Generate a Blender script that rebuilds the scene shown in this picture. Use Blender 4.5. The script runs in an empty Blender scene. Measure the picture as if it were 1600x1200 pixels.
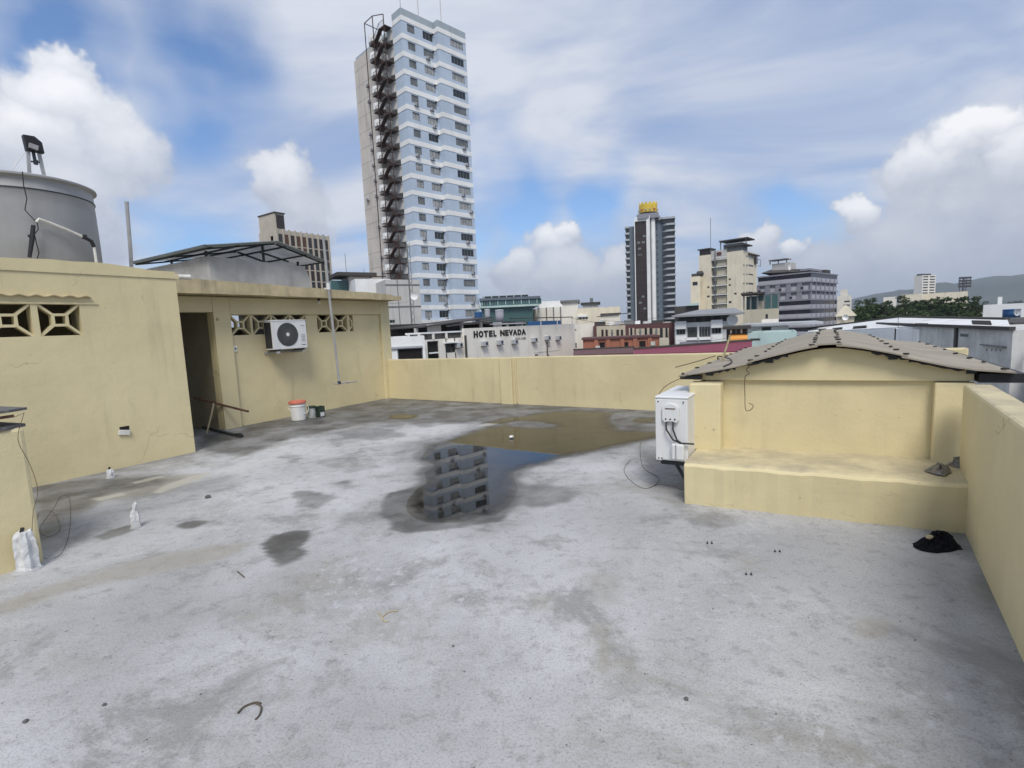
import bpy, bmesh, math, random
import numpy as np
from mathutils import Matrix, Vector
random.seed(7)
SC = bpy.context.scene
COL = SC.collection
PI = math.pi

# ------------------------------------------------------------------ camera
FPX, CAMH = 796.0, 1.6
PITCH, ROLL = math.atan(88 / 796.0), math.radians(-2.62)
cam_d = bpy.data.cameras.new('camera')
cam_d.sensor_width = 36.0
cam_d.lens = 36.0 * FPX / 1600.0
cam_d.clip_start, cam_d.clip_end = 0.05, 30000
cam = bpy.data.objects.new('camera', cam_d)
COL.objects.link(cam)
CR = (Matrix.Rotation(PI / 2 - PITCH, 3, 'X') @ Matrix.Rotation(ROLL, 3, 'Z'))
cam.matrix_world = Matrix.Translation((0, 0, CAMH)) @ CR.to_4x4()
SC.camera = cam
CP = Vector((0, 0, CAMH))

def ray(px, py):
    return CR @ Vector(((px - 800) / FPX, -(py - 600) / FPX, -1.0))
def at_depth(px, py, Y):
    d = ray(px, py); return CP + d * (Y / d.y)
def at_z(px, py, z):
    d = ray(px, py); return CP + d * ((z - CAMH) / d.z)

# ------------------------------------------------------------------ sun, exposure
SUN_EL, SUN_AZ = math.radians(54), math.radians(178)      # azimuth clockwise from +Y
sd = Vector((math.sin(SUN_AZ) * math.cos(SUN_EL), math.cos(SUN_AZ) * math.cos(SUN_EL), math.sin(SUN_EL)))
sun_d = bpy.data.lights.new('sun', 'SUN')
sun_d.energy, sun_d.angle, sun_d.color = 2.5, math.radians(22), (1.0, 0.95, 0.87)
sun = bpy.data.objects.new('sun', sun_d)
sun.rotation_euler = (-sd).to_track_quat('-Z', 'Y').to_euler()
COL.objects.link(sun)
SC.view_settings.view_transform = 'Standard'
SC.view_settings.look = 'None'
SC.view_settings.exposure = 0.20
SC.view_settings.gamma = 1.0

# ------------------------------------------------------------------ node helper
class NT:
    def __init__(s, tree): s.t = tree; s.L = tree.links
    def n(s, typ, ins=None, **props):
        nd = s.t.nodes.new(typ)
        for k, v in props.items(): setattr(nd, k, v)
        for k, v in (ins or {}).items(): s.set(nd.inputs[k], v)
        return nd
    def set(s, sock, v):
        if hasattr(v, 'is_output') or isinstance(v, bpy.types.NodeSocket): s.L.new(v, sock)
        elif isinstance(v, (tuple, list)) and len(v) == 3 and sock.type == 'RGBA': sock.default_value = (*v, 1)
        else: sock.default_value = v
    def m(s, op, a, b=0.0, c=0.0, clamp=False):
        nd = s.n('ShaderNodeMath', operation=op, use_clamp=clamp)
        s.set(nd.inputs[0], a); s.set(nd.inputs[1], b)
        if op in ('MULTIPLY_ADD', 'SMOOTH_MAX', 'SMOOTH_MIN'): s.set(nd.inputs[2], c)
        return nd.outputs[0]
    def vm(s, op, a, b=None, scale=None):
        nd = s.n('ShaderNodeVectorMath', operation=op)
        s.set(nd.inputs[0], a)
        if b is not None: s.set(nd.inputs[1], b)
        if scale is not None: s.set(nd.inputs['Scale'], scale)
        return nd.outputs['Value'] if op in ('DISTANCE', 'LENGTH', 'DOT_PRODUCT') else nd.outputs[0]
    def noise(s, vec, scale, detail=4, rough=0.55, dist=0.0, col=False):
        nd = s.n('ShaderNodeTexNoise', {'Scale': scale, 'Detail': detail, 'Roughness': rough, 'Distortion': dist})
        if vec is not None: s.set(nd.inputs['Vector'], vec)
        return nd.outputs['Color'] if col else nd.outputs[0]
    def ramp(s, v, lo, hi, a=0.0, b=1.0, smooth=True):
        nd = s.n('ShaderNodeMapRange', {'Value': v, 'From Min': lo, 'From Max': hi, 'To Min': a, 'To Max': b})
        nd.interpolation_type = 'SMOOTHSTEP' if smooth else 'LINEAR'
        return nd.outputs[0]
    def mix(s, f, a, b, blend='MIX'):
        nd = s.n('ShaderNodeMix', data_type='RGBA', blend_type=blend)
        s.set(nd.inputs['Factor'], f); s.set(nd.inputs['A'], a); s.set(nd.inputs['B'], b)
        return nd.outputs['Result']
    def mapv(s, vec, scale):
        return s.vm('MULTIPLY', vec, scale)

# ------------------------------------------------------------------ sky with clouds
W = bpy.data.worlds.new('World'); SC.world = W; W.use_nodes = True
wt = W.node_tree; wt.nodes.clear(); N = NT(wt)
sky = N.n('ShaderNodeTexSky', sky_type='NISHITA', sun_disc=False, sun_elevation=SUN_EL, sun_rotation=SUN_AZ,
          air_density=1.0, dust_density=0.6, ozone_density=2.0)
D = N.n('ShaderNodeTexCoord').outputs['Generated']
sep = N.n('ShaderNodeSeparateXYZ', {0: D})
dz = sep.outputs['Z']
# high thin veil on a plane overhead
inv = N.m('DIVIDE', 1.0, N.m('ADD', N.m('MAXIMUM', dz, 0.0), 0.22))
plane = N.vm('SCALE', D, scale=inv)
plane = N.n('ShaderNodeMapping', {'Vector': plane, 'Rotation': (0, 0, 1.0), 'Scale': (0.75, 1.25, 0.0)}).outputs[0]
veil_n = N.noise(plane, 1.35, 5, 0.54, 0.5)
warp = N.vm('SCALE', N.vm('SUBTRACT', N.noise(D, 3.0, 3, 0.6, 0, True), (0.5, 0.5, 0.5)), scale=0.30)
wf = N.vm('SUBTRACT', N.noise(D, 12, 4, 0.62, 0, True), (0.5, 0.5, 0.5))
Dv = N.vm('ADD', N.vm('ADD', D, warp), N.vm('SCALE', wf, scale=0.05))
Dc = N.vm('ADD', N.vm('ADD', D, N.vm('SCALE', wf, scale=0.10)), N.vm('SCALE', warp, scale=0.20))
def blob(vec, px, py, rpx, soft):
    c = ray(px, py); k = 1.0 / c.length; c = c.normalized()
    r = rpx / FPX * k
    dist = N.vm('DISTANCE', vec, tuple(c))
    return N.ramp(dist, r, r * soft), c, r
gaps = None
for px, py, r in [(80, 30, 230), (300, 90, 210), (330, 400, 170), (810, 300, 150), (1275, 340, 90), (690, 340, 110), (930, 330, 90)]:
    b, _, _ = blob(Dv, px, py, r, -0.25)
    gaps = b if gaps is None else N.m('MAXIMUM', gaps, b)
va = N.m('ADD', 0.86, N.m('MULTIPLY', N.m('SUBTRACT', veil_n, 0.5), 1.5))
va = N.m('SUBTRACT', va, N.m('MULTIPLY', gaps, 1.30), clamp=True)
veil_c = N.mix(N.ramp(veil_n, 0.34, 0.64), (4.1, 5.0, 7.0), (7.2, 7.6, 8.5))
s1 = N.mix(va, N.mix(1.0, sky.outputs[0], (1.05, 1.32, 1.62), 'MULTIPLY'), veil_c)
# heaped clouds low down: white tops, grey bases
alpha = lit = None
for px, py, r, w in [(110, 180, 112, 1.15), (40, 230, 110, 1), (185, 235, 90, .8), (120, 125, 60, 1), (90, 330, 130, .5),
                  (450, 290, 70, .8), (480, 345, 80, .3), (855, 385, 52, 1), (885, 370, 32, 1), (800, 420, 50, .8), (880, 440, 75, .6), (960, 430, 60, .6),
                  (1520, 225, 70, 1.2), (1575, 265, 68, .8), (1440, 272, 66, .8), (1340, 346, 38, .9), (1470, 350, 105, .25), (1590, 390, 125, .2),
                  (1240, 393, 28, 1), (1185, 388, 42, .7), (1400, 405, 95, .3), (1290, 440, 80, .4), (1500, 430, 90, .2)]:
    b, c, rr = blob(Dc, px, py, r, 0.35)
    h = N.m('MULTIPLY', b, N.ramp(N.m('SUBTRACT', dz, c.z), -rr * 0.6, rr * 0.9, 0.0, w))
    alpha = b if alpha is None else N.m('MAXIMUM', alpha, b)
    lit = h if lit is None else N.m('MAXIMUM', lit, h)
alpha = N.ramp(alpha, 0.10, 0.62)
# the same kind of heaps all round the horizon
ring = N.ramp(N.vm('DOT_PRODUCT', warp, (3.3, 3.3, 3.3)), 0.05, 0.6)
ring = N.m('MULTIPLY', ring, N.ramp(sep.outputs['Y'], 0.2, -0.2))
ring = N.m('MULTIPLY', ring, N.ramp(dz, 0.5, 0.15))
alpha = N.m('MAXIMUM', alpha, ring)
emb = N.m('MULTIPLY', N.n('ShaderNodeSeparateXYZ', {0: wf}).outputs[2], 1.1)
lum = N.m('ADD', N.m('MULTIPLY', N.m('MAXIMUM', lit, N.m('MULTIPLY', ring, 0.6)), 1.35), emb, clamp=True)
cum = N.mix(lum, (4.7, 5.2, 6.3), (10.8, 10.8, 10.9))
s2 = N.mix(N.m('MULTIPLY', alpha, 0.90), s1, cum)
# pale air near the horizon
s3 = N.mix(N.ramp(dz, 0.15, -0.02, 0.0, 0.6), s2, (4.5, 5.1, 6.2))
bg = N.n('ShaderNodeBackground', {'Color': s3, 'Strength': 0.088})
W.cycles.sampling_method = 'MANUAL'; W.cycles.sample_map_resolution = 256
wo = N.n('ShaderNodeOutputWorld'); wt.links.new(bg.outputs[0], wo.inputs[0])

# ------------------------------------------------------------------ materials
def newmat(name):
    m = bpy.data.materials.new(name); m.use_nodes = True
    t = m.node_tree; t.nodes.clear(); n = NT(t)
    out = n.n('ShaderNodeOutputMaterial')
    b = n.n('ShaderNodeBsdfPrincipled'); t.links.new(b.outputs[0], out.inputs[0])
    return m, n, b
def pos(n): return n.n('ShaderNodeNewGeometry').outputs['Position']
def mul(c, k): return tuple(min(1, x * k) for x in c)

def surf(name, col, rough=0.75, var=0.10, scale=3.0, streak=0.0, dirt=(0.16, 0.14, 0.11), bump=0.0, bscale=60, metal=0.0, spec=0.4, sscale=1.0):
    """plain weathered surface: mottled colour, optional rain streaks, optional fine relief"""
    m, n, b = newmat(name); p = pos(n)
    c = n.mix(n.ramp(n.noise(p, scale, 5, 0.6), 0.3, 0.7), mul(col, 1 - var), mul(col, 1 + var))
    if streak:
        st = n.noise(n.mapv(p, (2.2 * sscale, 2.2 * sscale, 0.22 * sscale)), 1.0, 6, 0.6)
        big = n.noise(p, 0.35 * sscale, 3)
        f = n.m('MULTIPLY', n.ramp(st, 0.48, 0.75), n.ramp(big, 0.35, 0.65, 0.4, 1.0))
        c = n.mix(n.m('MULTIPLY', f, streak), c, dirt)
    n.set(b.inputs['Base Color'], c)
    b.inputs['Roughness'].default_value = rough
    b.inputs['Metallic'].default_value = metal
    b.inputs['Specular IOR Level'].default_value = spec
    if bump:
        bp = n.n('ShaderNodeBump', {'Strength': bump, 'Distance': 0.01, 'Height': n.noise(p, bscale, 4, 0.6)})
        n.set(b.inputs['Normal'], bp.outputs[0])
    return m

def plaster_paint(name, col, dark):
    """old hand-painted plaster: patchy coat, grime streaks, hair cracks, trowel relief"""
    m, n, b = newmat(name); p = pos(n)
    pw = n.vm('ADD', p, n.vm('SCALE', n.vm('SUBTRACT', n.noise(p, 2.0, 4, 0.6, 0, True), (.5, .5, .5)), scale=0.5))
    c = n.mix(n.ramp(n.noise(p, 0.9, 6, 0.6, 0.4), 0.3, 0.7), mul(col, 0.92), mul(col, 1.05))
    c = n.mix(n.ramp(n.noise(p, 7, 5, 0.65), 0.58, 0.78, 0, 0.30), c, mul(col, 0.82))
    st = n.noise(n.mapv(p, (5.0, 5.0, 0.45)), 1.0, 6, 0.62)
    mask = n.ramp(n.noise(p, 0.6, 3), 0.42, 0.66)
    c = n.mix(n.m('MULTIPLY', n.m('MULTIPLY', n.ramp(st, 0.5, 0.74), mask), 0.24), c, dark)
    spots = n.ramp(n.noise(p, 22, 3, 0.6), 0.70, 0.76)
    c = n.mix(n.m('MULTIPLY', spots, 0.45), c, mul(dark, 0.7))
    vo = n.n('ShaderNodeTexVoronoi', {'Vector': pw, 'Scale': 0.85}, feature='DISTANCE_TO_EDGE')
    cr = n.m('MULTIPLY', n.ramp(vo.outputs['Distance'], 0.006, 0.001), n.ramp(n.noise(p, 1.3, 3), 0.56, 0.64))
    c = n.mix(n.m('MULTIPLY', cr, 0.30), c, mul(dark, 0.6))
    nz = n.n('ShaderNodeSeparateXYZ', {0: n.n('ShaderNodeNewGeometry').outputs['Normal']}).outputs[2]
    up = n.m('MULTIPLY', n.ramp(nz, 0.6, 0.95), n.ramp(n.noise(p, 3.5, 5, 0.65), 0.30, 0.70, 0.25, 0.80))   # dust settled on ledges
    c = n.mix(up, c, (0.34, 0.30, 0.22))
    n.set(b.inputs['Base Color'], c)
    b.inputs['Roughness'].default_value = 0.72
    b.inputs['Specular IOR Level'].default_value = 0.25
    h = n.m('ADD', n.m('MULTIPLY', n.noise(p, 5, 4, 0.6), 1.0), n.m('MULTIPLY', n.noise(p, 55, 4, 0.6), 0.22))
    h = n.m('SUBTRACT', h, n.m('MULTIPLY', cr, 0.3))
    bp = n.n('ShaderNodeBump', {'Strength': 0.45, 'Distance': 0.014, 'Height': h})
    n.set(b.inputs['Normal'], bp.outputs[0])
    return m

MT = {}
MT['yellow'] = plaster_paint('yellow_plaster', (0.675, 0.588, 0.360), (0.20, 0.18, 0.13))
MT['slabedge'] = surf('stained_yellow_concrete', (0.50, 0.42, 0.26), 0.85, 0.14, 4, 0.75, (0.10, 0.09, 0.07), 0.5, 40, sscale=2.5)
MT['cement'] = surf('raw_cement_render', (0.38, 0.385, 0.39), 0.9, 0.16, 2.2, 0.35, (0.18, 0.18, 0.18), 0.5, 30, sscale=2)
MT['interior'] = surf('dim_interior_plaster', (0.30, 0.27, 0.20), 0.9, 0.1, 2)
MT['tank'] = surf('grey_tank_plastic', (0.31, 0.315, 0.32), 0.5, 0.10, 1.6, 0.25, (0.14, 0.14, 0.14), 0.15, 20, sscale=2)
MT['black'] = surf('black_plastic', (0.02, 0.02, 0.022), 0.5, 0.1, 10)
MT['rubber'] = surf('dark_cable', (0.03, 0.03, 0.03), 0.6, 0.1, 10)
MT['wire'] = surf('rusty_wire', (0.10, 0.075, 0.05), 0.7, 0.3, 20)
MT['pvc'] = surf('white_pvc_pipe', (0.66, 0.65, 0.61), 0.45, 0.08, 6, 0.3, sscale=3)
MT['greypipe'] = surf('grey_pipe', (0.36, 0.365, 0.37), 0.4, 0.1, 5, 0.2, sscale=3)
MT['steel'] = surf('dark_painted_steel', (0.035, 0.045, 0.05), 0.55, 0.2, 6)
MT['rust'] = surf('rusted_steel', (0.12, 0.065, 0.045), 0.8, 0.35, 8)
m, n, b = newmat('translucent_canopy_sheet'); p = pos(n)
b.inputs['Base Color'].default_value = (0.50, 0.53, 0.53, 1); b.inputs['Roughness'].default_value = 0.5
tl = n.n('ShaderNodeBsdfTranslucent', {'Color': n.mix(n.ramp(n.noise(p, 3, 4), .35, .65), (0.56, 0.57, 0.58), (0.68, 0.69, 0.70))})
mxs = n.n('ShaderNodeMixShader', {0: 0.55}); m.node_tree.links.new(b.outputs[0], mxs.inputs[1]); m.node_tree.links.new(tl.outputs[0], mxs.inputs[2])
m.node_tree.links.new(mxs.outputs[0], [q for q in m.node_tree.nodes if q.type == 'OUTPUT_MATERIAL'][0].inputs[0])
MT['canopysheet'] = m
MT['sheetgrey'] = surf('grey_roof_sheet', (0.33, 0.35, 0.35), 0.5, 0.08, 3, 0.2, sscale=2)
MT['sheetgreen'] = surf('green_grey_edge', (0.10, 0.115, 0.11), 0.5, 0.1, 3)
MT['acwhite'] = surf('air_conditioner_shell', (0.70, 0.71, 0.71), 0.38, 0.03, 3, 0.18, (0.35, 0.32, 0.27), sscale=4)
MT['acgrey'] = surf('air_conditioner_grille', (0.13, 0.135, 0.14), 0.5, 0.05, 3)
MT['acdark'] = surf('condenser_fins', (0.03, 0.03, 0.035), 0.5, 0.1, 6)
MT['white'] = surf('white_plastic', (0.74, 0.74, 0.72), 0.4, 0.04, 5, 0.25, sscale=5)
MT['redlid'] = surf('faded_red_plastic', (0.55, 0.16, 0.11), 0.45, 0.08, 6)
MT['boltcap'] = surf('dark_bolt_caps', (0.03, 0.028, 0.026), 0.7, 0.2, 20)
MT['roofsheet'] = surf('fibre_cement_sheet', (0.30, 0.265, 0.21), 0.85, 0.12, 3.0, 0.3, (0.15, 0.135, 0.11), 0.35, 35, sscale=2)
MT['blackcloth'] = surf('black_cloth', (0.012, 0.012, 0.015), 0.95, 0.2, 30, spec=0.1)
MT['greybag'] = surf('grey_plastic_bag', (0.16, 0.155, 0.14), 0.35, 0.35, 14)
MT['whitebag'] = surf('white_plastic_wrap', (0.62, 0.63, 0.64), 0.32, 0.18, 9, 0.5, (0.2, 0.19, 0.17), sscale=8)
MT['tinlabel'] = surf('scuffed_tin', (0.32, 0.33, 0.32), 0.4, 0.35, 14)
MT['greencan'] = surf('dark_green_tin', (0.03, 0.05, 0.035), 0.45, 0.25, 20)
MT['stone'] = surf('dark_pebble', (0.12, 0.12, 0.12), 0.85, 0.3, 30)
MT['twig'] = surf('dry_twig', (0.09, 0.07, 0.055), 0.8, 0.3, 20)
MT['straw'] = surf('yellowed_straw', (0.42, 0.36, 0.22), 0.8, 0.2, 20)
MT['bulb'] = surf('glass_bulb', (0.7, 0.68, 0.6), 0.15, 0.02, 5)
MT['glass'] = surf('dark_glass', (0.022, 0.028, 0.03), 0.08, 0.2, 0.6, spec=0.6)
MT['glassb'] = surf('curtained_glass', (0.15, 0.16, 0.16), 0.12, 0.35, 0.7, spec=0.6)
MT['glassc'] = surf('pale_blinds_behind_glass', (0.32, 0.33, 0.33), 0.2, 0.25, 0.9)
MT['opening'] = surf('dark_opening', (0.012, 0.011, 0.010), 0.95, 0.1, 1)
MT['winframe'] = surf('dull_window_frame', (0.17, 0.18, 0.18), 0.5, 0.1, 2)
MT['winwhite'] = surf('white_window_frame', (0.62, 0.63, 0.63), 0.5, 0.05, 2)

# ------------------------------------------------------------------ mesh builder
BASE = {}
class MB:
    def __init__(s): s.v = []; s.f = []
    def add(s, vs, fs):
        o = len(s.v); s.v += [tuple(p) for p in vs]; s.f += [tuple(i + o for i in f) for f in fs]; return s
    def box(s, x0, y0, z0, x1, y1, z1):
        if x0 > x1: x0, x1 = x1, x0
        if y0 > y1: y0, y1 = y1, y0
        if z0 > z1: z0, z1 = z1, z0
        return s.add([(x0, y0, z0), (x1, y0, z0), (x1, y1, z0), (x0, y1, z0), (x0, y0, z1), (x1, y0, z1), (x1, y1, z1), (x0, y1, z1)],
                     [(3, 2, 1, 0), (4, 5, 6, 7), (0, 1, 5, 4), (1, 2, 6, 5), (2, 3, 7, 6), (3, 0, 4, 7)])
    def hexa(s, p8):
        return s.add(p8, [(3, 2, 1, 0), (4, 5, 6, 7), (0, 1, 5, 4), (1, 2, 6, 5), (2, 3, 7, 6), (3, 0, 4, 7)])
    def bar(s, p, q, w, h=None):
        p, q = Vector(p), Vector(q); h = w if h is None else h
        d = (q - p).normalized(); up = Vector((0, 0, 1)) if abs(d.z) < 0.95 else Vector((1, 0, 0))
        a = d.cross(up).normalized() * (w / 2); b = a.cross(d).normalized() * (h / 2)
        return s.hexa([p - a - b, p + a - b, q + a - b, q - a - b, p - a + b, p + a + b, q + a + b, q - a + b])
    def tube(s, path, r, n=8, closed=False):
        P = [Vector(p) for p in path]; rs = r if isinstance(r, (list, tuple)) else [r] * len(P)
        vs = []; up = Vector((0.13, 0.29, 0.95)).normalized()
        for i, p in enumerate(P):
            d = (P[min(i + 1, len(P) - 1)] - P[max(i - 1, 0)]).normalized()
            a = d.cross(up)
            if a.length < 0.05: a = d.cross(Vector((1, 0, 0)))
            a.normalize(); b = a.cross(d).normalized(); up = b if abs(b.dot(up)) > 0.05 else up
            for k in range(n):
                t = 2 * PI * k / n; vs.append(p + (a * math.cos(t) + b * math.sin(t)) * rs[i])
        fs = []
        for i in range(len(P) - 1):
            for k in range(n):
                fs.append((i * n + k, i * n + (k + 1) % n, (i + 1) * n + (k + 1) % n, (i + 1) * n + k))
        fs.append(tuple(range(n - 1, -1, -1))); fs.append(tuple((len(P) - 1) * n + k for k in range(n)))
        return s.add(vs, fs)
    def lathe(s, prof, n=24, c=(0, 0, 0), axis='Z', a0=0.0, a1=2 * PI):
        full = abs(a1 - a0 - 2 * PI) < 1e-4; m = n if full else n + 1
        vs = []
        for r, z in prof:
            for k in range(m):
                t = a0 + (a1 - a0) * k / n; x, y = r * math.cos(t), r * math.sin(t)
                v = {'Z': (x, y, z), 'X': (z, x, y), 'Y': (x, z, y)}[axis]
                vs.append((v[0] + c[0], v[1] + c[1], v[2] + c[2]))
        fs = []
        for i in range(len(prof) - 1):
            for k in range(n):
                k2 = (k + 1) % m
                fs.append((i * m + k, i * m + k2, (i + 1) * m + k2, (i + 1) * m + k))
        return s.add(vs, fs)
    def prism(s, poly, z0, z1):
        n = len(poly)
        vs = [(x, y, z0) for x, y in poly] + [(x, y, z1) for x, y in poly]
        fs = [tuple(range(n - 1, -1, -1)), tuple(range(n, 2 * n))] + [(i, (i + 1) % n, n + (i + 1) % n, n + i) for i in range(n)]
        return s.add(vs, fs)
    def wedge(s, poly, axis, a, b):
        """extrude a 2-D outline along 'X' (poly = y,z) or 'Y' (poly = x,z)"""
        n = len(poly); f = (lambda p, t: (t, p[0], p[1])) if axis == 'X' else (lambda p, t: (p[0], t, p[1]))
        vs = [f(p, a) for p in poly] + [f(p, b) for p in poly]
        fs = [tuple(range(n - 1, -1, -1)), tuple(range(n, 2 * n))] + [(i, (i + 1) % n, n + (i + 1) % n, n + i) for i in range(n)]
        return s.add(vs, fs)
    def mesh(s, name, mat, off=(0, 0, 0), smooth=False):
        me = bpy.data.meshes.new(name)
        me.from_pydata([(x - off[0], y - off[1], z - off[2]) for x, y, z in s.v], [], s.f)
        bm = bmesh.new(); bm.from_mesh(me); bmesh.ops.recalc_face_normals(bm, faces=bm.faces); bm.to_mesh(me); bm.free()
        if smooth:
            for p in me.polygons: p.use_smooth = True
        me.materials.append(MT[mat] if isinstance(mat, str) else mat)
        return me
    def build(s, name, mat, parent, smooth=False, bevel=0, root=None):
        base = BASE.get(root or parent, BASE.get(parent, (0, 0, 0)))
        o = bpy.data.objects.new(name, s.mesh(name, mat, base, smooth)); COL.objects.link(o)
        if parent is not None: o.parent = parent
        BASE[o] = base
        if bevel: bev(o, bevel)
        return o
def bev(o, w, seg=2):
    m = o.modifiers.new('bevel', 'BEVEL'); m.width = w; m.segments = seg; m.limit_method = 'ANGLE'; m.angle_limit = math.radians(40)
def mark(o, label, cat=None, group=None, kind=None):
    if label: o['label'] = label
    if cat: o['category'] = cat
    if group: o['group'] = group
    if kind: o['kind'] = kind
    return o
def inst(me, name, parent, loc, rz=0.0, scale=None):
    o = bpy.data.objects.new(name, me); COL.objects.link(o); o.parent = parent
    b = BASE.get(parent, (0, 0, 0)); o.location = (loc[0] - b[0], loc[1] - b[1], loc[2] - b[2]); o.rotation_euler = (0, 0, rz)
    if scale: o.scale = scale
    BASE[o] = loc
    return o
# building frame of the rooftop: v to the right, u away, turned 32 degrees
TH = math.radians(32)
VX, UX = Vector((math.cos(TH), -math.sin(TH), 0)), Vector((math.sin(TH), math.cos(TH), 0))
def RW(v, u, z=0.0): return VX * v + UX * u + Vector((0, 0, z))
def on_floor(px, py, z=0.0):
    p = at_z(px, py, z); return (p.dot(VX), p.dot(UX), z)
def on_v(px, py, v):
    d = ray(px, py); p = CP + d * (v / d.dot(VX)); return (v, p.dot(UX), p.z)
def on_u(px, py, u):
    d = ray(px, py); p = CP + d * (u / d.dot(UX)); return (p.dot(VX), u, p.z)
def rthing(name, label, cat, base, group=None, turn=0.0):
    o = bpy.data.objects.new(name, None); COL.objects.link(o)
    o.location = RW(*base); o.rotation_euler = (0, 0, -TH + turn); BASE[o] = tuple(base)
    return mark(o, label, cat, group)
def rsolo(name, label, cat, mb, mat, base, group=None, kind=None, smooth=False, bevel=0, turn=0.0):
    o = bpy.data.objects.new(name, mb.mesh(name, mat, base, smooth)); COL.objects.link(o)
    o.location = RW(*base); o.rotation_euler = (0, 0, -TH + turn); BASE[o] = tuple(base)
    if bevel: bev(o, bevel)
    return mark(o, label, cat, group, kind)
def facade(mb, x0, x1, z0, z1, holes, dep, xf=lambda s, d, z: (s, d, z), back=True):
    """a wall x0..x1, z0..z1 of thickness dep with rectangular openings (a,b,c,d) = s0,s1,z0,z1"""
    holes = [(max(x0, a), min(x1, b), max(z0, c), min(z1, d)) for a, b, c, d in holes]
    holes = [h for h in holes if h[1] - h[0] > 1e-3 and h[3] - h[2] > 1e-3]
    xs = sorted({round(t, 4) for t in [x0, x1] + [h[0] for h in holes] + [h[1] for h in holes]})
    zs = sorted({round(t, 4) for t in [z0, z1] + [h[2] for h in holes] + [h[3] for h in holes]})
    def q(a, b, c, d): mb.add([xf(*a), xf(*b), xf(*c), xf(*d)], [(0, 1, 2, 3)])
    for j in range(len(zs) - 1):
        zc = (zs[j] + zs[j + 1]) / 2; run = None
        for i in range(len(xs)):
            solid = False
            if i < len(xs) - 1:
                xc = (xs[i] + xs[i + 1]) / 2
                solid = not any(a < xc < b and c < zc < d for a, b, c, d in holes)
            if solid and run is None: run = xs[i]
            if not solid and run is not None:
                for dd in ((0, dep) if back else (0,)):
                    q((run, dd, zs[j]), (xs[i], dd, zs[j]), (xs[i], dd, zs[j + 1]), (run, dd, zs[j + 1]))
                run = None
    for a, b, c, d in holes + [(x0, x1, z0, z1)]:
        q((a, 0, c), (b, 0, c), (b, dep, c), (a, dep, c)); q((a, 0, d), (b, 0, d), (b, dep, d), (a, dep, d))
        q((a, 0, c), (a, 0, d), (a, dep, d), (a, dep, c)); q((b, 0, c), (b, 0, d), (b, dep, d), (b, dep, c))
    return mb

# ------------------------------------------------------------------ roof floor with its hollows and puddles
def vnoise(x, y, seed):
    xi, yi = np.floor(x).astype(np.int64), np.floor(y).astype(np.int64); fx, fy = x - xi, y - yi
    fx, fy = fx * fx * (3 - 2 * fx), fy * fy * (3 - 2 * fy)
    def h(a, b):
        n = (a * 374761393 + b * 668265263 + seed * 974711) & 0x7fffffff
        n = ((n ^ (n >> 13)) * 1274126177) & 0x7fffffff
        return ((n ^ (n >> 16)) & 0xffff) / 65535.0
    return (h(xi, yi) * (1 - fx) + h(xi + 1, yi) * fx) * (1 - fy) + (h(xi, yi + 1) * (1 - fx) + h(xi + 1, yi + 1) * fx) * fy
def fbm(x, y, f, seed, octv=5, g=0.55):
    s = 0; a = 1; t = 0
    for i in range(octv):
        s = s + a * vnoise(x * f, y * f, seed + i * 17); t += a; a *= g; f *= 2.03
    return s / t - 0.5
def sdist(X, Y, poly):
    d = np.full(X.shape, 1e9); ins = np.zeros(X.shape, bool); n = len(poly)
    for i in range(n):
        x0, y0 = poly[i]; x1, y1 = poly[(i + 1) % n]
        ex, ey = x1 - x0, y1 - y0
        t = np.clip(((X - x0) * ex + (Y - y0) * ey) / (ex * ex + ey * ey + 1e-12), 0, 1)
        d = np.minimum(d, np.hypot(X - x0 - t * ex, Y - y0 - t * ey))
        c = ((y0 > Y) != (y1 > Y)) & (X < (x1 - x0) * (Y - y0) / (y1 - y0 + 1e-12) + x0)
        ins ^= c
    return np.where(ins, -d, d)
def sstep(x, a, b):
    t = np.clip((x - a) / (b - a), 0, 1); return t * t * (3 - 2 * t)
def zp(pts, x0, y0, k): return [on_floor(x0 + a / k, y0 + b / k)[:2] for a, b in pts]

main_poly = zp([(470, 275), (420, 290), (360, 300), (310, 370), (380, 405), (330, 440), (340, 490), (285, 525), (255, 560), (240, 610), (262, 650),
                (330, 690), (430, 694), (500, 692), (590, 668), (680, 655), (740, 620), (770, 575), (800, 520), (790, 480), (775, 437), (870, 410),
                (1000, 370), (1230, 325), (1400, 285), (1520, 262), (1580, 235), (1310, 230), (1255, 180), (1280, 145), (1130, 130), (960, 135), (850, 155),
                (700, 170), (640, 193), (720, 203), (640, 215), (560, 240)], 560, 600, 3.2)
island = zp([(740, 192), (800, 183), (900, 188), (985, 203), (970, 214), (850, 214), (770, 210)], 560, 600, 3.2)
small = {
    'nose': zp([(820, 300), (850, 275), (920, 258), (970, 258), (972, 275), (940, 310), (960, 325), (940, 345), (880, 372), (860, 360), (835, 330)], 0, 700, 2),
    'oval': zp([(545, 243), (590, 228), (650, 225), (652, 235), (600, 252), (560, 250)], 0, 700, 2),
    'stub': zp([(295, 280), (340, 258), (400, 242), (430, 248), (400, 265), (330, 285)], 0, 700, 2),
    'wall': zp([(140, 155), (220, 145), (310, 150), (300, 168), (220, 178), (150, 172)], 560, 600, 3.2),
    'unit': zp([(1345, 185), (1400, 167), (1490, 165), (1490, 195), (1400, 196)], 560, 600, 3.2),
}
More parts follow.
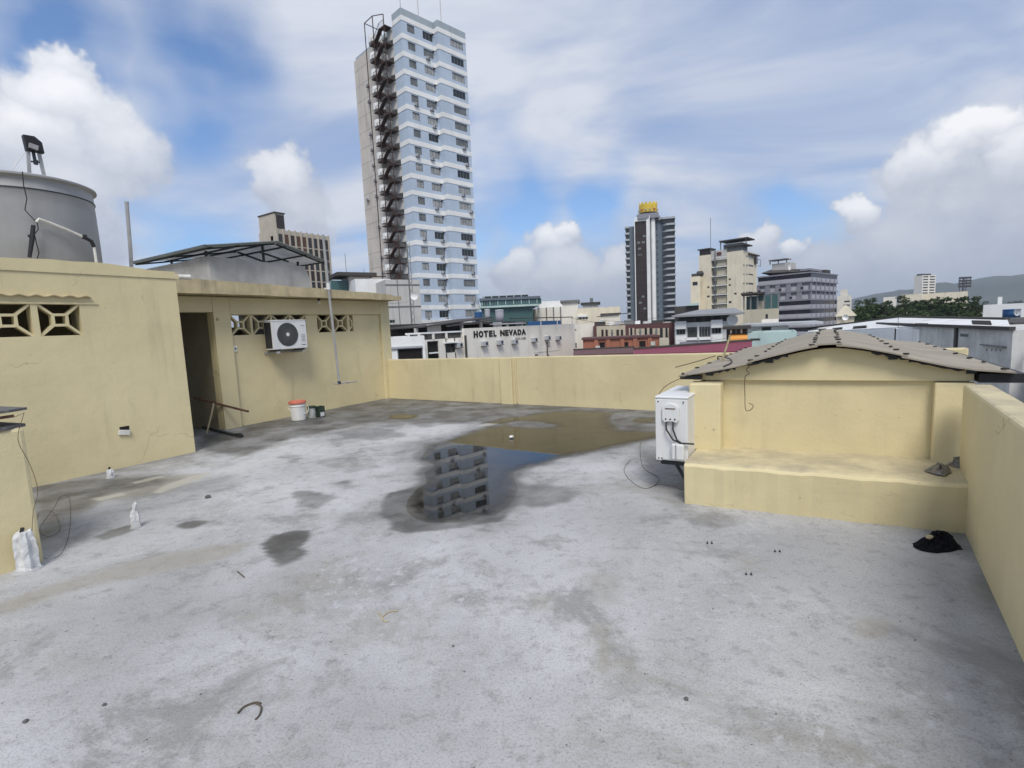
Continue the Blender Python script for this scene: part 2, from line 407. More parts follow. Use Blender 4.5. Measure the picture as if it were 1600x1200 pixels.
damp_shade_polys = [  # (outline, softness, strength)
    (zp([(380, 470), (300, 515), (150, 545), (120, 600), (115, 655), (170, 685), (165, 725), (240, 742), (380, 732), (480, 722), (600, 702), (720, 680), (765, 640), (720, 560)], 560, 600, 3.2), 0.035, 0.95),
    (zp([(740, 560), (790, 520), (900, 505), (1040, 525), (1085, 545), (1030, 590), (930, 620), (800, 610)], 560, 600, 3.2), 0.10, 0.62),
    (zp([(-60, 70), (160, 60), (600, 90), (1500, 125), (1500, 280), (1300, 235), (950, 225), (600, 185), (380, 195), (150, 185), (-300, 195), (-560, 235), (-560, 185)], 560, 600, 3.2), 0.30, 0.85),
    (zp([(930, 140), (1000, 145), (1040, 155), (990, 185), (950, 165)], 0, 700, 2), 0.06, 0.55),
    (zp([(1030, 110), (1080, 100), (1130, 118), (1080, 130)], 0, 700, 2), 0.06, 0.50),
    (zp([(1000, 40), (1080, 30), (1180, 60), (1100, 75)], 0, 700, 2), 0.08, 0.32),
    (zp([(110, 120), (330, 95), (520, 85), (500, 110), (330, 140), (250, 200), (130, 280)], 0, 700, 2), 0.25, 0.85),
    (zp([(560, 220), (620, 200), (710, 215), (700, 240), (640, 250), (580, 240)], 800, 700, 2), 0.04, 0.38),
    (zp([(380, -20), (540, 20), (545, 190), (470, 150), (430, 60)], 800, 700, 2), 0.15, 0.40),  # the condenser's cast shadow, painted as a dark patch on the floor
    (zp([(280, 70), (420, 40), (470, 55), (330, 95)], 560, 640, 3.2), 0.08, 0.40),
    (zp([(-60, 60), (120, 40), (260, 60), (180, 90), (60, 80)], 560, 640, 3.2), 0.08, 0.45),
    (zp([(-120, 180), (30, 150), (160, 165), (250, 200), (100, 215), (-40, 205)], 560, 620, 3.2), 0.10, 0.42),
    (zp([(-330, 60), (-180, 30), (-40, 40), (-150, 75), (-280, 95)], 560, 620, 3.2), 0.10, 0.45),
    (zp([(650, 10), (760, 20), (900, -30), (1200, -90), (1150, -110), (640, -40)], 0, 700, 2), 0.2, 0.75),
    (zp([(330, 270), (450, 255), (560, 235), (700, 215), (720, 235), (500, 300), (300, 330)], 0, 640, 2), 0.25, 0.28),
]
stain_polys = [
    (zp([(0, 490), (200, 425), (400, 365), (560, 330), (760, 305), (700, 340), (420, 395), (220, 440), (0, 510)], 0, 700, 2), 0.10, 0.75),
    (zp([(120, 170), (300, 150), (480, 90), (640, 80), (520, 135), (330, 165), (250, 190), (150, 200)], 0, 700, 2), 0.08, 0.9),
    (zp([(260, 540), (310, 545), (310, 660), (390, 660), (380, 690), (260, 680)], 800, 700, 2), 0.05, 0.5),
    (zp([(1070, 540), (1160, 540), (1160, 590), (1075, 590)], 800, 700, 2), 0.05, 0.5),
    (zp([(60, 460), (130, 460), (130, 510), (60, 510)], 800, 700, 2), 0.06, 0.45),
    (zp([(240, 400), (320, 400), (310, 480), (250, 470)], 800, 700, 2), 0.08, 0.45),
    (zp([(1030, 590), (1120, 590), (1110, 620), (1020, 610)], 0, 700, 2), 0.05, 0.4),
]
WL = -0.006                                    # water level
STEP = 0.034
gv = np.arange(-9.5, 1.001, STEP); gu = np.arange(-2.6, 9.101, STEP)
GX, GY = np.meshgrid(gv, gu, indexing='ij')
wob = fbm(GX, GY, 2.2, 3, 6, 0.6)
fine = fbm(GX, GY, 9.0, 11, 4, 0.6)
S = sdist(GX, GY, main_poly) + 0.07 * wob + 0.035 * fine
S = np.maximum(S, -(sdist(GX, GY, island) + 0.05 * wob))
SM = {k: sdist(GX, GY, p) + 0.05 * wob + 0.02 * fine for k, p in small.items()}
allS = S.copy()
for k in ('wall', 'unit'): allS = np.minimum(allS, SM[k] + 0.02)
hgt = WL + np.clip(0.07 * allS, -0.018, 0.006) + 0.0022 * fbm(GX, GY, 1.1, 23, 4) * (allS > 0.0)
hgt = np.where(allS > 0.08, np.maximum(hgt, WL + 0.003), hgt)
damp_shade = np.maximum(0.95 * (1 - sstep(allS + 0.30 * np.abs(wob), 0.03, 0.26)), 0.45 * (1 - sstep(allS + 0.5 * wob, 0.0, 0.55)))
for k, st in (('nose', 1.0), ('oval', .85), ('stub', .8)):
    damp_shade = np.maximum(damp_shade, st * (1 - sstep(SM[k] + .02 * fine, -0.012, 0.022)))
for p, soft, st in damp_shade_polys:
    d = sdist(GX, GY, p) + (0.28 if soft > .04 else .07) * wob + (0.10 if soft > .04 else .04) * fine
    damp_shade = np.maximum(damp_shade, 1.5 * st * (1 - sstep(d, -soft * 0.3, soft)) * (0.75 + 0.9 * fbm(GX, GY, 3.1, 41, 4)))  # real wet patches and the painted condenser shadow share this mask
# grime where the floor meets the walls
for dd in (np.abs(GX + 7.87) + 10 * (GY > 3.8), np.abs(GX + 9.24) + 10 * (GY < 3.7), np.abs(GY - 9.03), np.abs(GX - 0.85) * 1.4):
    damp_shade = np.maximum(damp_shade, 0.6 * (1 - sstep(dd + 0.5 * wob, 0.0, 0.35)))
stain = np.zeros_like(damp_shade)
for p, soft, st in stain_polys:
    stain = np.maximum(stain, st * (1 - sstep(sdist(GX, GY, p) + 0.16 * wob + 0.05 * fine, -soft * 0.2, soft)))
damp_shade = np.clip(damp_shade, 0, 1); stain = np.clip(stain, 0, 1)
pale = np.zeros_like(damp_shade)
for p in (zp([(415, 107), (455, 96), (510, 86), (525, 91), (470, 101), (425, 111)], 0, 700, 2), zp([(478, 138), (530, 112), (580, 97), (640, 76), (655, 80), (610, 102), (550, 122), (500, 141)], 0, 700, 2), zp([(290, 158), (380, 140), (400, 146), (310, 166)], 0, 700, 2), zp([(600, 210), (640, 196), (700, 190), (690, 200), (640, 208)], 560, 600, 3.2)):
    pale = np.maximum(pale, 1 - sstep(sdist(GX, GY, p) + 0.10 * wob + 0.05 * fine, -0.01, 0.03))
nv, nu = GX.shape
fl = bpy.data.meshes.new('roof_floor')
idx = np.arange(nv * nu).reshape(nv, nu)
quads = np.stack([idx[:-1, :-1], idx[1:, :-1], idx[1:, 1:], idx[:-1, 1:]], -1).reshape(-1, 4)
fl.from_pydata(np.stack([GX, GY, hgt], -1).reshape(-1, 3).tolist(), [], quads.tolist())
for nm, arr in (('damp_shade', damp_shade), ('stain', stain), ('pale', pale)):
    at = fl.attributes.new(nm, 'FLOAT', 'POINT'); at.data.foreach_set('value', arr.reshape(-1).astype(np.float32))
for p in fl.polygons: p.use_smooth = True
m, n, b = newmat('worn_grey_roof_coating'); p = pos(n)
dmp_shade = n.n('ShaderNodeAttribute', attribute_name='damp_shade').outputs['Fac']
stn = n.n('ShaderNodeAttribute', attribute_name='stain').outputs['Fac']
coat = n.mix(n.ramp(n.noise(p, 0.5, 5, 0.6, 0.4), 0.34, 0.66), (0.350, 0.351, 0.355), (0.520, 0.523, 0.532))
coat = n.mix(n.ramp(n.noise(n.vm('ADD', p, (7, 3, 0)), 1.3, 8, 0.72, 0.4), 0.51, 0.65, 0, 0.80), coat, (0.245, 0.243, 0.238))
coat = n.mix(n.ramp(n.noise(n.vm('ADD', p, (3, 1, 0)), 0.8, 7, 0.72, 0.6), 0.53, 0.66, 0, 0.65), coat, (0.30, 0.285, 0.255))
coat = n.mix(n.ramp(n.noise(p, 9, 7, 0.76, 0.2), 0.50, 0.68, 0, 0.50), coat, (0.185, 0.183, 0.180))
coat = n.mix(n.ramp(n.noise(p, 85, 4, 0.8), 0.48, 0.68, 0, 0.62), coat, (0.165, 0.165, 0.165))
coat = n.mix(n.ramp(n.noise(n.vm('ADD', p, (1, 9, 0)), 26, 4, 0.72), 0.662, 0.69, 0, 0.9), coat, (0.070, 0.066, 0.060))
pk = n.m('MULTIPLY', n.ramp(n.noise(n.vm('ADD', p, (4, 4, 0)), 13, 7, 0.78), 0.52, 0.64), n.ramp(n.noise(n.vm('ADD', p, (2, 5, 0)), 0.7, 3), 0.46, 0.64))
coat = n.mix(n.m('MULTIPLY', pk, 0.75), coat, (0.50, 0.51, 0.53))
pw = n.vm('ADD', p, n.vm('SCALE', n.vm('SUBTRACT', n.noise(p, 2.0, 4, 0.6, 0, True), (.5, .5, .5)), scale=0.7))
vo = n.n('ShaderNodeTexVoronoi', {'Vector': pw, 'Scale': 0.62}, feature='DISTANCE_TO_EDGE')
crk = n.m('MULTIPLY', n.ramp(vo.outputs['Distance'], 0.004, 0.001), n.ramp(n.noise(p, 0.9, 3), 0.54, 0.62))
coat = n.mix(n.m('MULTIPLY', crk, 0.32), coat, (0.10, 0.095, 0.09))
brown = n.mix(n.noise(p, 6, 4), (0.24, 0.215, 0.165), (0.36, 0.335, 0.28))
coat = n.mix(n.m('MULTIPLY', stn, 0.75), coat, brown)
wetc = n.mix(n.ramp(n.noise(p, 2.5, 6, 0.65), 0.35, 0.65), (0.072, 0.070, 0.065), (0.155, 0.153, 0.147))
c = n.mix(n.m('MULTIPLY', dmp_shade, 0.97), coat, wetc)
c = n.mix(n.m('MULTIPLY', n.n('ShaderNodeAttribute', attribute_name='pale').outputs['Fac'], 0.6), c, (0.46, 0.44, 0.38))
n.set(b.inputs['Base Color'], c)
n.set(b.inputs['Roughness'], n.m('SUBTRACT', 0.86, n.m('MULTIPLY', dmp_shade, 0.38)))
b.inputs['Specular IOR Level'].default_value = 0.3
bh = n.m('ADD', n.m('MULTIPLY', n.noise(p, 95, 5, 0.7), 0.35), n.m('MULTIPLY', n.noise(p, 14, 5, 0.65), 0.8))
n.set(b.inputs['Normal'], n.n('ShaderNodeBump', {'Strength': 0.65, 'Distance': 0.014, 'Height': bh}).outputs[0])
MT['floor'] = m
fl.materials.append(m)
floor = bpy.data.objects.new('roof_floor', fl); COL.objects.link(floor); floor.rotation_euler = (0, 0, -TH)
mark(floor, 'worn light grey coated flat roof with wet patches and a painted shadow', kind='structure')

# water: a thin clear skin over the dark wet concrete of the hollows
m = bpy.data.materials.new('rain_water'); m.use_nodes = True; t = m.node_tree; t.nodes.clear(); n = NT(t)
p = pos(n)
bp = n.n('ShaderNodeBump', {'Strength': 0.03, 'Distance': 0.004, 'Height': n.noise(p, 5, 2)})
film = n.n('ShaderNodeAttribute', attribute_name='film').outputs['Fac']      # 1 where the film is thin and follows the rough concrete
gl = n.n('ShaderNodeBsdfGlossy', {'Color': (1, 1, 1), 'Roughness': n.m('ADD', 0.012, n.m('MULTIPLY', n.m('MULTIPLY', film, film), 0.16)), 'Normal': bp.outputs[0]})
tr = n.n('ShaderNodeBsdfTransparent', {'Color': n.mix(film, (0.36, 0.35, 0.32), (0.85, 0.84, 0.82))})
fr = n.n('ShaderNodeFresnel', {'IOR': 1.34})
mx = n.n('ShaderNodeMixShader'); t.links.new(n.m('MULTIPLY', fr.outputs[0], n.m('SUBTRACT', 1.0, n.m('MULTIPLY', film, 0.65))), mx.inputs[0]); t.links.new(tr.outputs[0], mx.inputs[1]); t.links.new(gl.outputs[0], mx.inputs[2])
t.links.new(mx.outputs[0], n.n('ShaderNodeOutputMaterial').inputs[0])
MT['water'] = m
def puddle(sd_, label):
    k = (sd_[:-1, :-1] < 0.06) | (sd_[1:, 1:] < 0.06)
    q = np.argwhere(k); vs = {}; verts = []; faces = []; fm = []
    for i, j in q:
        f = []
        for a, b_ in ((i, j), (i + 1, j), (i + 1, j + 1), (i, j + 1)):
            if (a, b_) not in vs: vs[(a, b_)] = len(verts); verts.append((gv[a], gu[b_], WL)); fm.append(float(np.clip(1 + (sd_[a, b_] + 0.25 * max(0.0, fine[a, b_])) / 0.17, 0, 1)))
            f.append(vs[(a, b_)])
        faces.append(f)
    me = bpy.data.meshes.new('puddle'); me.from_pydata(verts, [], faces); me.attributes.new('film', 'FLOAT', 'POINT').data.foreach_set('value', np.array(fm, np.float32)); me.materials.append(MT['water'])
    o = bpy.data.objects.new('puddle', me); COL.objects.link(o); o.rotation_euler = (0, 0, -TH)
    mark(o, label, kind='structure')
puddle(S, 'large shallow rain puddle mirroring the blue tower')
puddle(SM['wall'], 'little puddle near the far corner by the long wall')
puddle(SM['unit'], 'little puddle behind the white condenser')

# the block under this roof
mb = MB(); mb.box(-12, -3.2, -14, 1.1, 9.25, -0.06)
rsolo('building_below_roof', 'body of the building that carries the flat roof', None, mb, 'cement', (-5, 3, -14), kind='structure')

# ------------------------------------------------------------------ parapets
def pz(mb, v0, v1, u0, u1, za, zb):     # box whose top slopes from za (v0) to zb (v1)
    mb.hexa([(v0, u0, -0.05), (v1, u0, -0.05), (v1, u1, -0.05), (v0, u1, -0.05), (v0, u0, za), (v1, u0, zb), (v1, u1, zb), (v0, u1, za)])
t = rthing('back_parapet', 'long low yellow parapet wall along the far roof edge', 'parapet', (-4, 9.03, 0))
mb = MB(); pz(mb, -9.24, 1.6, 9.03, 9.19, 0.955, 1.05); mb.build('wall', 'yellow', t, bevel=0.018)
mb = MB(); pz(mb, -5.90, -5.61, 8.965, 9.028, 0.975, 0.98); mb.build('pilaster', 'yellow', t, bevel=0.015)
mb = MB(); mb.tube([(-5.52, 9.012, 0.03), (-5.53, 9.012, 0.55), (-5.515, 9.012, 0.97)], 0.014, 6); mb.build('conduit', 'yellow', t)
t = rthing('side_parapet', 'yellow parapet wall running along the right roof edge', 'parapet', (0.8, 2.5, 0))
mb = MB()
A, Bq = (0.50, -2.7), (0.872, 5.05)
mb.hexa([(A[0], A[1], -.05), (A[0] + .17, A[1], -.05), (Bq[0] + .17, Bq[1], -.05), (Bq[0], Bq[1], -.05), (A[0], A[1], 1.04), (A[0] + .17, A[1], 1.04), (Bq[0] + .17, Bq[1], 1.02), (Bq[0], Bq[1], 1.02)])
w_ = mb.build('wall', 'yellow', t, bevel=0.02)

# ------------------------------------------------------------------ breeze block (open square ring on diagonal arms)
BB = {}
def breeze_mesh(w, h):
    k = (round(w, 3), round(h, 3))
    if k not in BB:
        mb = MB(); d = 0.10; cy, cz = w / 2, h / 2; rw, rh, tk = w * 0.165, h * 0.165, 0.03
        for s in (-1, 1):
            mb.box(-d, cy - rw, cz + s * rh - tk / 2, 0, cy + rw, cz + s * rh + tk / 2)
            mb.box(-d + .001, cy + s * rw - tk / 2, cz - rh, -.001, cy + s * rw + tk / 2, cz + rh)
            for q in (-1, 1):
                mb.bar((-d / 2, cy + s * rw, cz + q * rh), (-d / 2, cy + s * (w / 2 + .01), cz + q * (h / 2 + .01)), d - .004, 0.028)
        BB[k] = mb.mesh('breeze_block', 'yellow')
    return BB[k]

# ------------------------------------------------------------------ tank room on the left
LV = -7.87
t = rthing('tank_room', 'yellow plastered block with pierced vent blocks under the grey tank', 'outbuilding', (-9, 2, 0))
TR = t
lh = [(2.21, 2.61, 1.752, 2.128), (1.74, 2.15, 1.752, 2.125), (1.27, 1.68, 1.752, 2.122)]
mb = MB(); facade(mb, -2.4, 3.75, -0.05, 2.60, lh, 0.16, lambda s, d, z: (LV - d, s, z)); mb.build('wall', 'yellow', t)
mb = MB(); mb.box(LV - .162, 3.59, -.05, -11.4, 3.748, 2.6); mb.build('wall', 'yellow', t)
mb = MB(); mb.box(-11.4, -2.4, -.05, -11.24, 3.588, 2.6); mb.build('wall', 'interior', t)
mb = MB(); n_ = 26                                     # uneven roof slab rim
pts = [(-2.4 + (3.79 + 2.4) * i / n_, 2.602 + 0.05 * math.exp(-((i / n_ * 6.19 - 2.4 - 2.7) / 1.2) ** 2) - 0.055 * max(0, (i / n_ * 6.19 - 2.4 - 3.0) / 0.8) + random.uniform(-.006, .006)) for i in range(n_ + 1)]
vs = []; fs = []
for u_, z_ in pts: vs += [(LV + .012, u_, 2.50), (LV + .012, u_, z_), (LV - .25, u_, z_ + .015), (-11.4, u_, 2.61)]
for i in range(n_):
    for k in range(3): fs.append((4 * i + k, 4 * i + k + 1, 4 * i + 5 + k, 4 * i + 4 + k))
fs.append(tuple(4 * n_ + k for k in range(4)))
mb.add(vs, fs); mb.build('roof_rim', 'yellow', t, smooth=False)
for a, b_, c_, d_ in lh: inst(breeze_mesh(b_ - a, d_ - c_), 'breeze_block', t, (LV - .01, a, c_))
mb = MB(); vs = []; fs = []; m_ = 60                   # wavy ledge over the vents
for i in range(m_ + 1):
    u_ = 0.9 + 1.83 * i / m_; z_ = 2.235 - 0.008 * (u_ - 1.9) + 0.011 * math.sin(u_ * 2 * PI / 0.155)
    vs += [(LV - .01, u_, z_), (LV + .045, u_, z_ - .005), (LV + .045, u_, z_ - .016), (LV - .01, u_, z_ - .012)]
for i in range(m_):
    for k in range(4): fs.append((4 * i + k, 4 * i + (k + 1) % 4, 4 * i + 4 + (k + 1) % 4, 4 * i + 4 + k))
mb.add(vs, fs); mb.add([vs[-4], vs[-3], vs[-2], vs[-1]], [(0, 1, 2, 3)]); mb.build('wavy_ledge', 'slabedge', t)
mb = MB(); mb.box(LV - .005, 2.80, 2.125, LV + .012, 0.9, 2.150); mb.build('lintel_band', 'yellow', t, bevel=.004)
# tilted cover plate with its box hole
q = [on_v(185, 668, LV), on_v(203, 678, LV)]
mb = MB(); mb.box(LV + .001, q[0][1] + .01, .46, LV + .004, q[1][1], .54); mb.build('outlet_hole', 'opening', t)
mb = MB(); c0 = (LV + .016, (q[0][1] + q[1][1]) / 2 - .005, .465)
mb.bar((c0[0], c0[1] - .065, .475), (c0[0], c0[1] + .062, .45), .02, .066); mb.build('outlet_cover', 'pvc', t, bevel=.004)

# ------------------------------------------------------------------ service wing with the long wall
AV = -9.30
t = rthing('service_wing', 'low yellow wing with concrete slab roof, dark doorway and vent blocks', 'outbuilding', (-10, 6.5, 0))
SW = t
hl = [(5.285, 5.655, 1.69, 2.06), (5.70, 6.07, 1.69, 2.06), (6.115, 6.485, 1.69, 2.06), (6.52, 6.87, 1.69, 2.06)]
hr = [(7.147, 7.517, 1.685, 2.055), (7.585, 7.95, 1.685, 2.055), (8.015, 8.12, 1.685, 2.055)]
mb = MB(); facade(mb, 3.75, 9.2, -.05, 2.40, hl + hr + [(4.0, 4.953, -.04, 2.11)], 0.15, lambda s, d, z: (AV - d, s, z)); mb.build('wall', 'yellow', t)
for nm, (u0, u1, z0, z1, pr) in {'column': (4.955, 5.26, -.05, 2.38, .06), 'column_end': (8.93, 9.215, -.05, 2.38, .062), 'beam': (5.262, 8.928, 2.068, 2.38, .058), 'lintel': (3.752, 4.953, 2.112, 2.38, .056)}.items():
    mb = MB(); mb.box(AV, u0, z0, AV + pr, u1, z1); mb.build(nm.replace('_end', ''), 'yellow', t, bevel=.008)
for a, b_, c_, d_ in hl + hr[:2]: inst(breeze_mesh(b_ - a, d_ - c_), 'breeze_block', t, (AV - .01, a, c_))
mb = MB(); mb.bar((AV - .06, 8.015, 2.0), (AV - .06, 8.10, 1.92), .08, .03); mb.bar((AV - .06, 8.10, 1.92), (AV - .06, 8.10, 1.80), .03, .08); mb.bar((AV - .06, 8.10, 1.80), (AV - .06, 8.015, 1.72), .08, .03); mb.build('breeze_block', 'yellow', t)
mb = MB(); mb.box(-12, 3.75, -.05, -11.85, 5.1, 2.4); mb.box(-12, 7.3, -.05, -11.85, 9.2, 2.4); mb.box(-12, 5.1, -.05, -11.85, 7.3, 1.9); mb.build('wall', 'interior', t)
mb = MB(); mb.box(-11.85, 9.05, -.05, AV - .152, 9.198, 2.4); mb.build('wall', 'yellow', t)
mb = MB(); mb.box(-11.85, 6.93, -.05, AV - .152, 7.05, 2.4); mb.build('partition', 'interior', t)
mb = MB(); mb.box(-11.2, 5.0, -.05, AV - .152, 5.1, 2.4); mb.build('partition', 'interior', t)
mb = MB(); E0, E1 = -8.88, -12.1
def sl(u, off=0): return 2.655 - 0.026 * (u - 3.75) + off
ps = []
for i in range(29):
    u_ = 3.76 + (9.30 - 3.76) * i / 28
    ps.append((u_, 2.405 - 0.004 * (u_ - 3.75) + random.uniform(-.006, .006), sl(u_) - (0.03 if i > 26 else 0) + random.uniform(-.007, .007)))
vs = []; fs = []
for u_, zb, zt in ps: vs += [(E1, u_, zb), (E0, u_, zb), (E0, u_, zt), (E0 - .22, u_, zt + .012), (E1, u_, zt)]
for i in range(28):
    for k in range(5): fs.append((5 * i + k, 5 * i + (k + 1) % 5, 5 * i + 5 + (k + 1) % 5, 5 * i + 5 + k))
fs += [(0, 1, 2, 3, 4), tuple(5 * 28 + k for k in range(5))]
mb.add(vs, fs); mb.build('roof_slab', 'slabedge', t)
mb = MB(); c0 = on_v(498, 466, -9.08); mb.lathe([(0.0, 2.40), (.035, 2.40), (.03, 2.345), (0, 2.345)], 10, (c0[0], c0[1], 0)); lf = mb.build('lamp_holder', 'black', t)
mb = MB(); mb.lathe([(0.0, 2.345), (.018, 2.335), (.032, 2.305), (.03, 2.285), (.015, 2.265), (0, 2.262)], 10, (c0[0], c0[1], 0)); mb.build('bulb', 'bulb', lf, smooth=True)
mb = MB(); mb.box(AV + .001, 5.275, 1.39, AV + .02, 5.345, 1.50); sw_ = mb.build('switch_plate', 'white', t, bevel=.004)
mb = MB(); mb.box(AV + .021, 5.295, 1.43, AV + .026, 5.325, 1.465); mb.build('switch', 'acgrey', sw_)
mb = MB(); c0 = on_v(337, 500, AV + .06); mb.lathe([(0, 0), (.028, 0), (.024, .02), (0, .022)], 10, (AV + .06, 5.02, 1.985), 'X'); mb.build('wall_button', 'slabedge', t)
# scraps at the doorway
t = rthing('broken_metal_frame', 'broken dark metal frame lying half out of the doorway', 'scrap', on_floor(345, 678))
a, b_ = on_v(304, 622, -9.75), on_v(388, 643, -8.75)
mb = MB(); mb.bar(a, b_, .035, .03); mb.build('bar', 'rust', t)
p0, p1 = on_floor(318, 670), on_floor(378, 684)
mb = MB(); mb.bar((p0[0], p0[1], .03), (p1[0], p1[1], .025), .045, .03); mb.build('bar', 'steel', t)
mb = MB(); mb.tube([(p1[0] - .18, p1[1] + .0, .045), (p1[0] - .06, p1[1] + .03, .05), (p1[0] + .02, p1[1] + .0, .035)], .018, 6); mb.build('pipe_end', 'black', t)
a, b_ = on_v(334, 630, -9.2), on_v(322, 671, -9.2)
mb = MB(); mb.tube([a, ((a[0] + b_[0]) / 2, (a[1] + b_[1]) / 2 + .02, (a[2] + b_[2]) / 2), (b_[0], b_[1], .005)], .016, 6); mb.build('stick', 'slabedge', t)

# ------------------------------------------------------------------ raised cement box and gable canopy on the slab
t = rthing('cement_upstand', 'bare grey cement upstand box on the slab roof', 'roof upstand', (-10.5, 6, 2.6))
pl = [(5.03, 2.60), (5.03, 3.10)] + [(5.03 + 1.93 * i / 8, 3.10 - .035 * (i / 8) - .004 * math.sin(i * 2.2)) for i in range(1, 9)] + [(7.03, 2.98), (7.085, 2.82), (7.10, 2.52), (7.1, 2.5), (5.03, 2.5)]
mb = MB(); mb.wedge(pl[1:], 'X', -9.34, -11.7); mb.build('wall', 'cement', t)
t = rthing('gable_canopy', 'small gable canopy of grey sheets on a dark steel frame', 'canopy', (-10.5, 6.2, 2.6))
gl_, gp, gr = (4.90, 3.235), (6.26, 3.46), (7.42, 3.165)
fv, bv = -9.12, -11.95
for k, (a, b_) in enumerate(((gl_, gp), (gp, gr))):
    for j in range(3):
        x0, x1 = fv + (bv - fv) * j / 3, fv + (bv - fv) * (j + 1) / 3 - .004
        mb = MB(); mb.hexa([(x0, a[0], a[1]), (x1, a[0], a[1]), (x1, b_[0], b_[1]), (x0, b_[0], b_[1])] + [(x0, a[0], a[1] + .022), (x1, a[0], a[1] + .022), (x1, b_[0], b_[1] + .022), (x0, b_[0], b_[1] + .022)])
        mb.build('roof_sheet', 'canopysheet', t)
for a, b_ in ((gl_, gp), (gp, gr)):
    mb = MB(); mb.bar((fv - .012, a[0], a[1] - .005), (fv - .012, b_[0], b_[1] - .005), .05, .035); mb.build('edge_trim', 'sheetgreen', t)
mb = MB(); mb.bar((fv, gl_[0] - .012, gl_[1] - .005), (bv, gl_[0] - .012, gl_[1] - .005), .04, .05); mb.build('edge_trim', 'sheetgreen', t)
for x in (fv - .10, (fv + bv) / 2, bv + .1):
    for a, b_ in ((gl_, gp), (gp, gr)):
        mb = MB(); mb.bar((x, a[0] + .03, a[1] - .035), (x, b_[0], b_[1] - .03), .028, .03); mb.build('rafter', 'steel', t)
for f_ in (.08, .45, .85):
    for a, b_ in ((gl_, gp), (gp, gr)):
        c = (a[0] + (b_[0] - a[0]) * f_, a[1] + (b_[1] - a[1]) * f_ - .03)
        if a is gp: c = (gr[0] + (gp[0] - gr[0]) * f_, gr[1] + (gp[1] - gr[1]) * f_ - .03)
        mb = MB(); mb.bar((fv - .02, c[0], c[1]), (bv, c[0], c[1]), .025, .03); mb.build('purlin', 'steel', t)
for x, u_, z0, z1 in ((fv - .25, 6.10, 3.05, 3.40), (-11.2, 5.3, 3.05, 3.25), (fv - .45, 7.0, 3.03, 3.19), (fv - .45, 5.12, 3.05, 3.22)):
    mb = MB(); mb.bar((x, u_, z0), (x, u_, z1), .035); mb.build('post', 'steel', t)
mb = MB(); mb.bar((fv - .10, 5.95, 3.24), (fv - .7, 6.95, 3.215), .03, .03); mb.build('brace', 'steel', t)
# drain spout from the tank room
t = on_v(277, 433, -8.55)
mb = MB(); mb.tube([(-8.55, 3.7, 2.60), (-8.40, 4.22, 2.60)], .038, 10)
rsolo('drain_spout', 'short cream drain spout sticking out above the doorway', 'pipe', mb, 'pvc', (-8.55, 3.7, 2.6))
# tall pipe on the roof
c0 = on_v(200, 316, -9.55)
mb = MB(); mb.tube([(-9.55, c0[1] - .08, 2.60), (-9.55, c0[1] - .05, 3.1), (-9.55, c0[1] - .02, c0[2])], .027, 8); mb.tube([(-9.55, c0[1] - .021, c0[2] - .03), (-9.55, c0[1] - .02, c0[2] + .004)], .031, 8)
rsolo('vent_pipe', 'upright grey pipe standing on the roof right of the tank', 'pipe', mb, 'greypipe', (-9.55, c0[1] - .08, 2.6), smooth=False)
# mast pipe clamped to the slab edge
t = rthing('mast_pipe', 'tall thin grey pipe clamped to the slab edge, ending in a tee', 'pipe', (-8.85, 7.2, 0.55))
m0, m1, m2, m3 = on_v(505, 369, -8.84), on_v(513, 449, -8.84), on_v(530, 598, -8.84), on_v(556, 596, -8.84)
m2 = (m2[0], m2[1] , m2[2])
mb = MB(); mb.tube([m2, m1], .026, 8); mb.build('lower_pipe', 'greypipe', t)
mb = MB(); mb.tube([m1, m0, (m0[0], m0[1] - .003, m0[2] + .03)], .026, 8); mb.build('upper_pipe', 'sheetgrey', t)
mb = MB(); mb.tube([(m1[0], m1[1], m1[2] - .05), (m1[0], m1[1], m1[2] + .09)], .035, 8); mb.bar((m1[0] - .1, m1[1] - .02, m1[2] - .02), (m1[0], m1[1], m1[2] - .02), .03); mb.build('clamp', 'white', t)
mb = MB(); mb.tube([(m2[0], m2[1] - .13, m2[2] - .01), (m2[0], m2[1], m2[2] - .02), (m2[0] + .02, m2[1] + .12, m2[2] - .01), (m3[0] + .04, m3[1], m3[2])], .014, 6); mb.tube([(m2[0], m2[1] + .2, m2[2] - .02), (m2[0] + .02, m2[1] + .24, m2[2] - .012)], .025, 6); mb.build('tee', 'greypipe', t)
mb = MB(); mb.lathe([(0, -.04), (.035, -.03), (.035, .03), (.026, .035)], 8, m2); mb.build('tee_joint', 'steel', t)

# ------------------------------------------------------------------ water tank
TC = (-9.315, 2.65)
t = rthing('water_tank', 'big round grey plastic water tank on the yellow block', 'water tank', (TC[0], TC[1], 2.6))
mb = MB(); mb.lathe([(0, 2.60), (.745, 2.60), (.748, 3.0), (.742, 3.45), (.738, 3.60), (.744, 3.61), (.744, 3.63), (.738, 3.64), (.735, 3.755), (.765, 3.765), (.765, 3.80), (.74, 3.81), (.60, 3.83), (.3, 3.85), (0, 3.86)], 64, (TC[0], TC[1], 0))
mb.build('tank_body', 'tank', t, smooth=False)
for p_ in t.children[0].data.polygons: p_.use_smooth = True
bev(t.children[0], .004)
mb = MB(); mb.lathe([(.7651, 3.768), (.78, 3.772), (.78, 3.792), (.7651, 3.797)], 64, (TC[0], TC[1], 0)); mb.build('rim', 'tank', t)
mb = MB(); mb.lathe([(.7445, 3.608), (.750, 3.612), (.750, 3.622), (.7445, 3.626)], 64, (TC[0], TC[1], 0)); mb.build('groove_line', 'steel', t)  # dark ring laid on to draw the dark line of the body's groove
mb = MB()
pth = [(57, 347), (61, 342), (80, 349), (105, 359), (130, 370)]
mb.tube([on_v(*q, -8.50) for q in pth], .017, 8); mb.build('overflow_pipe', 'pvc', t)
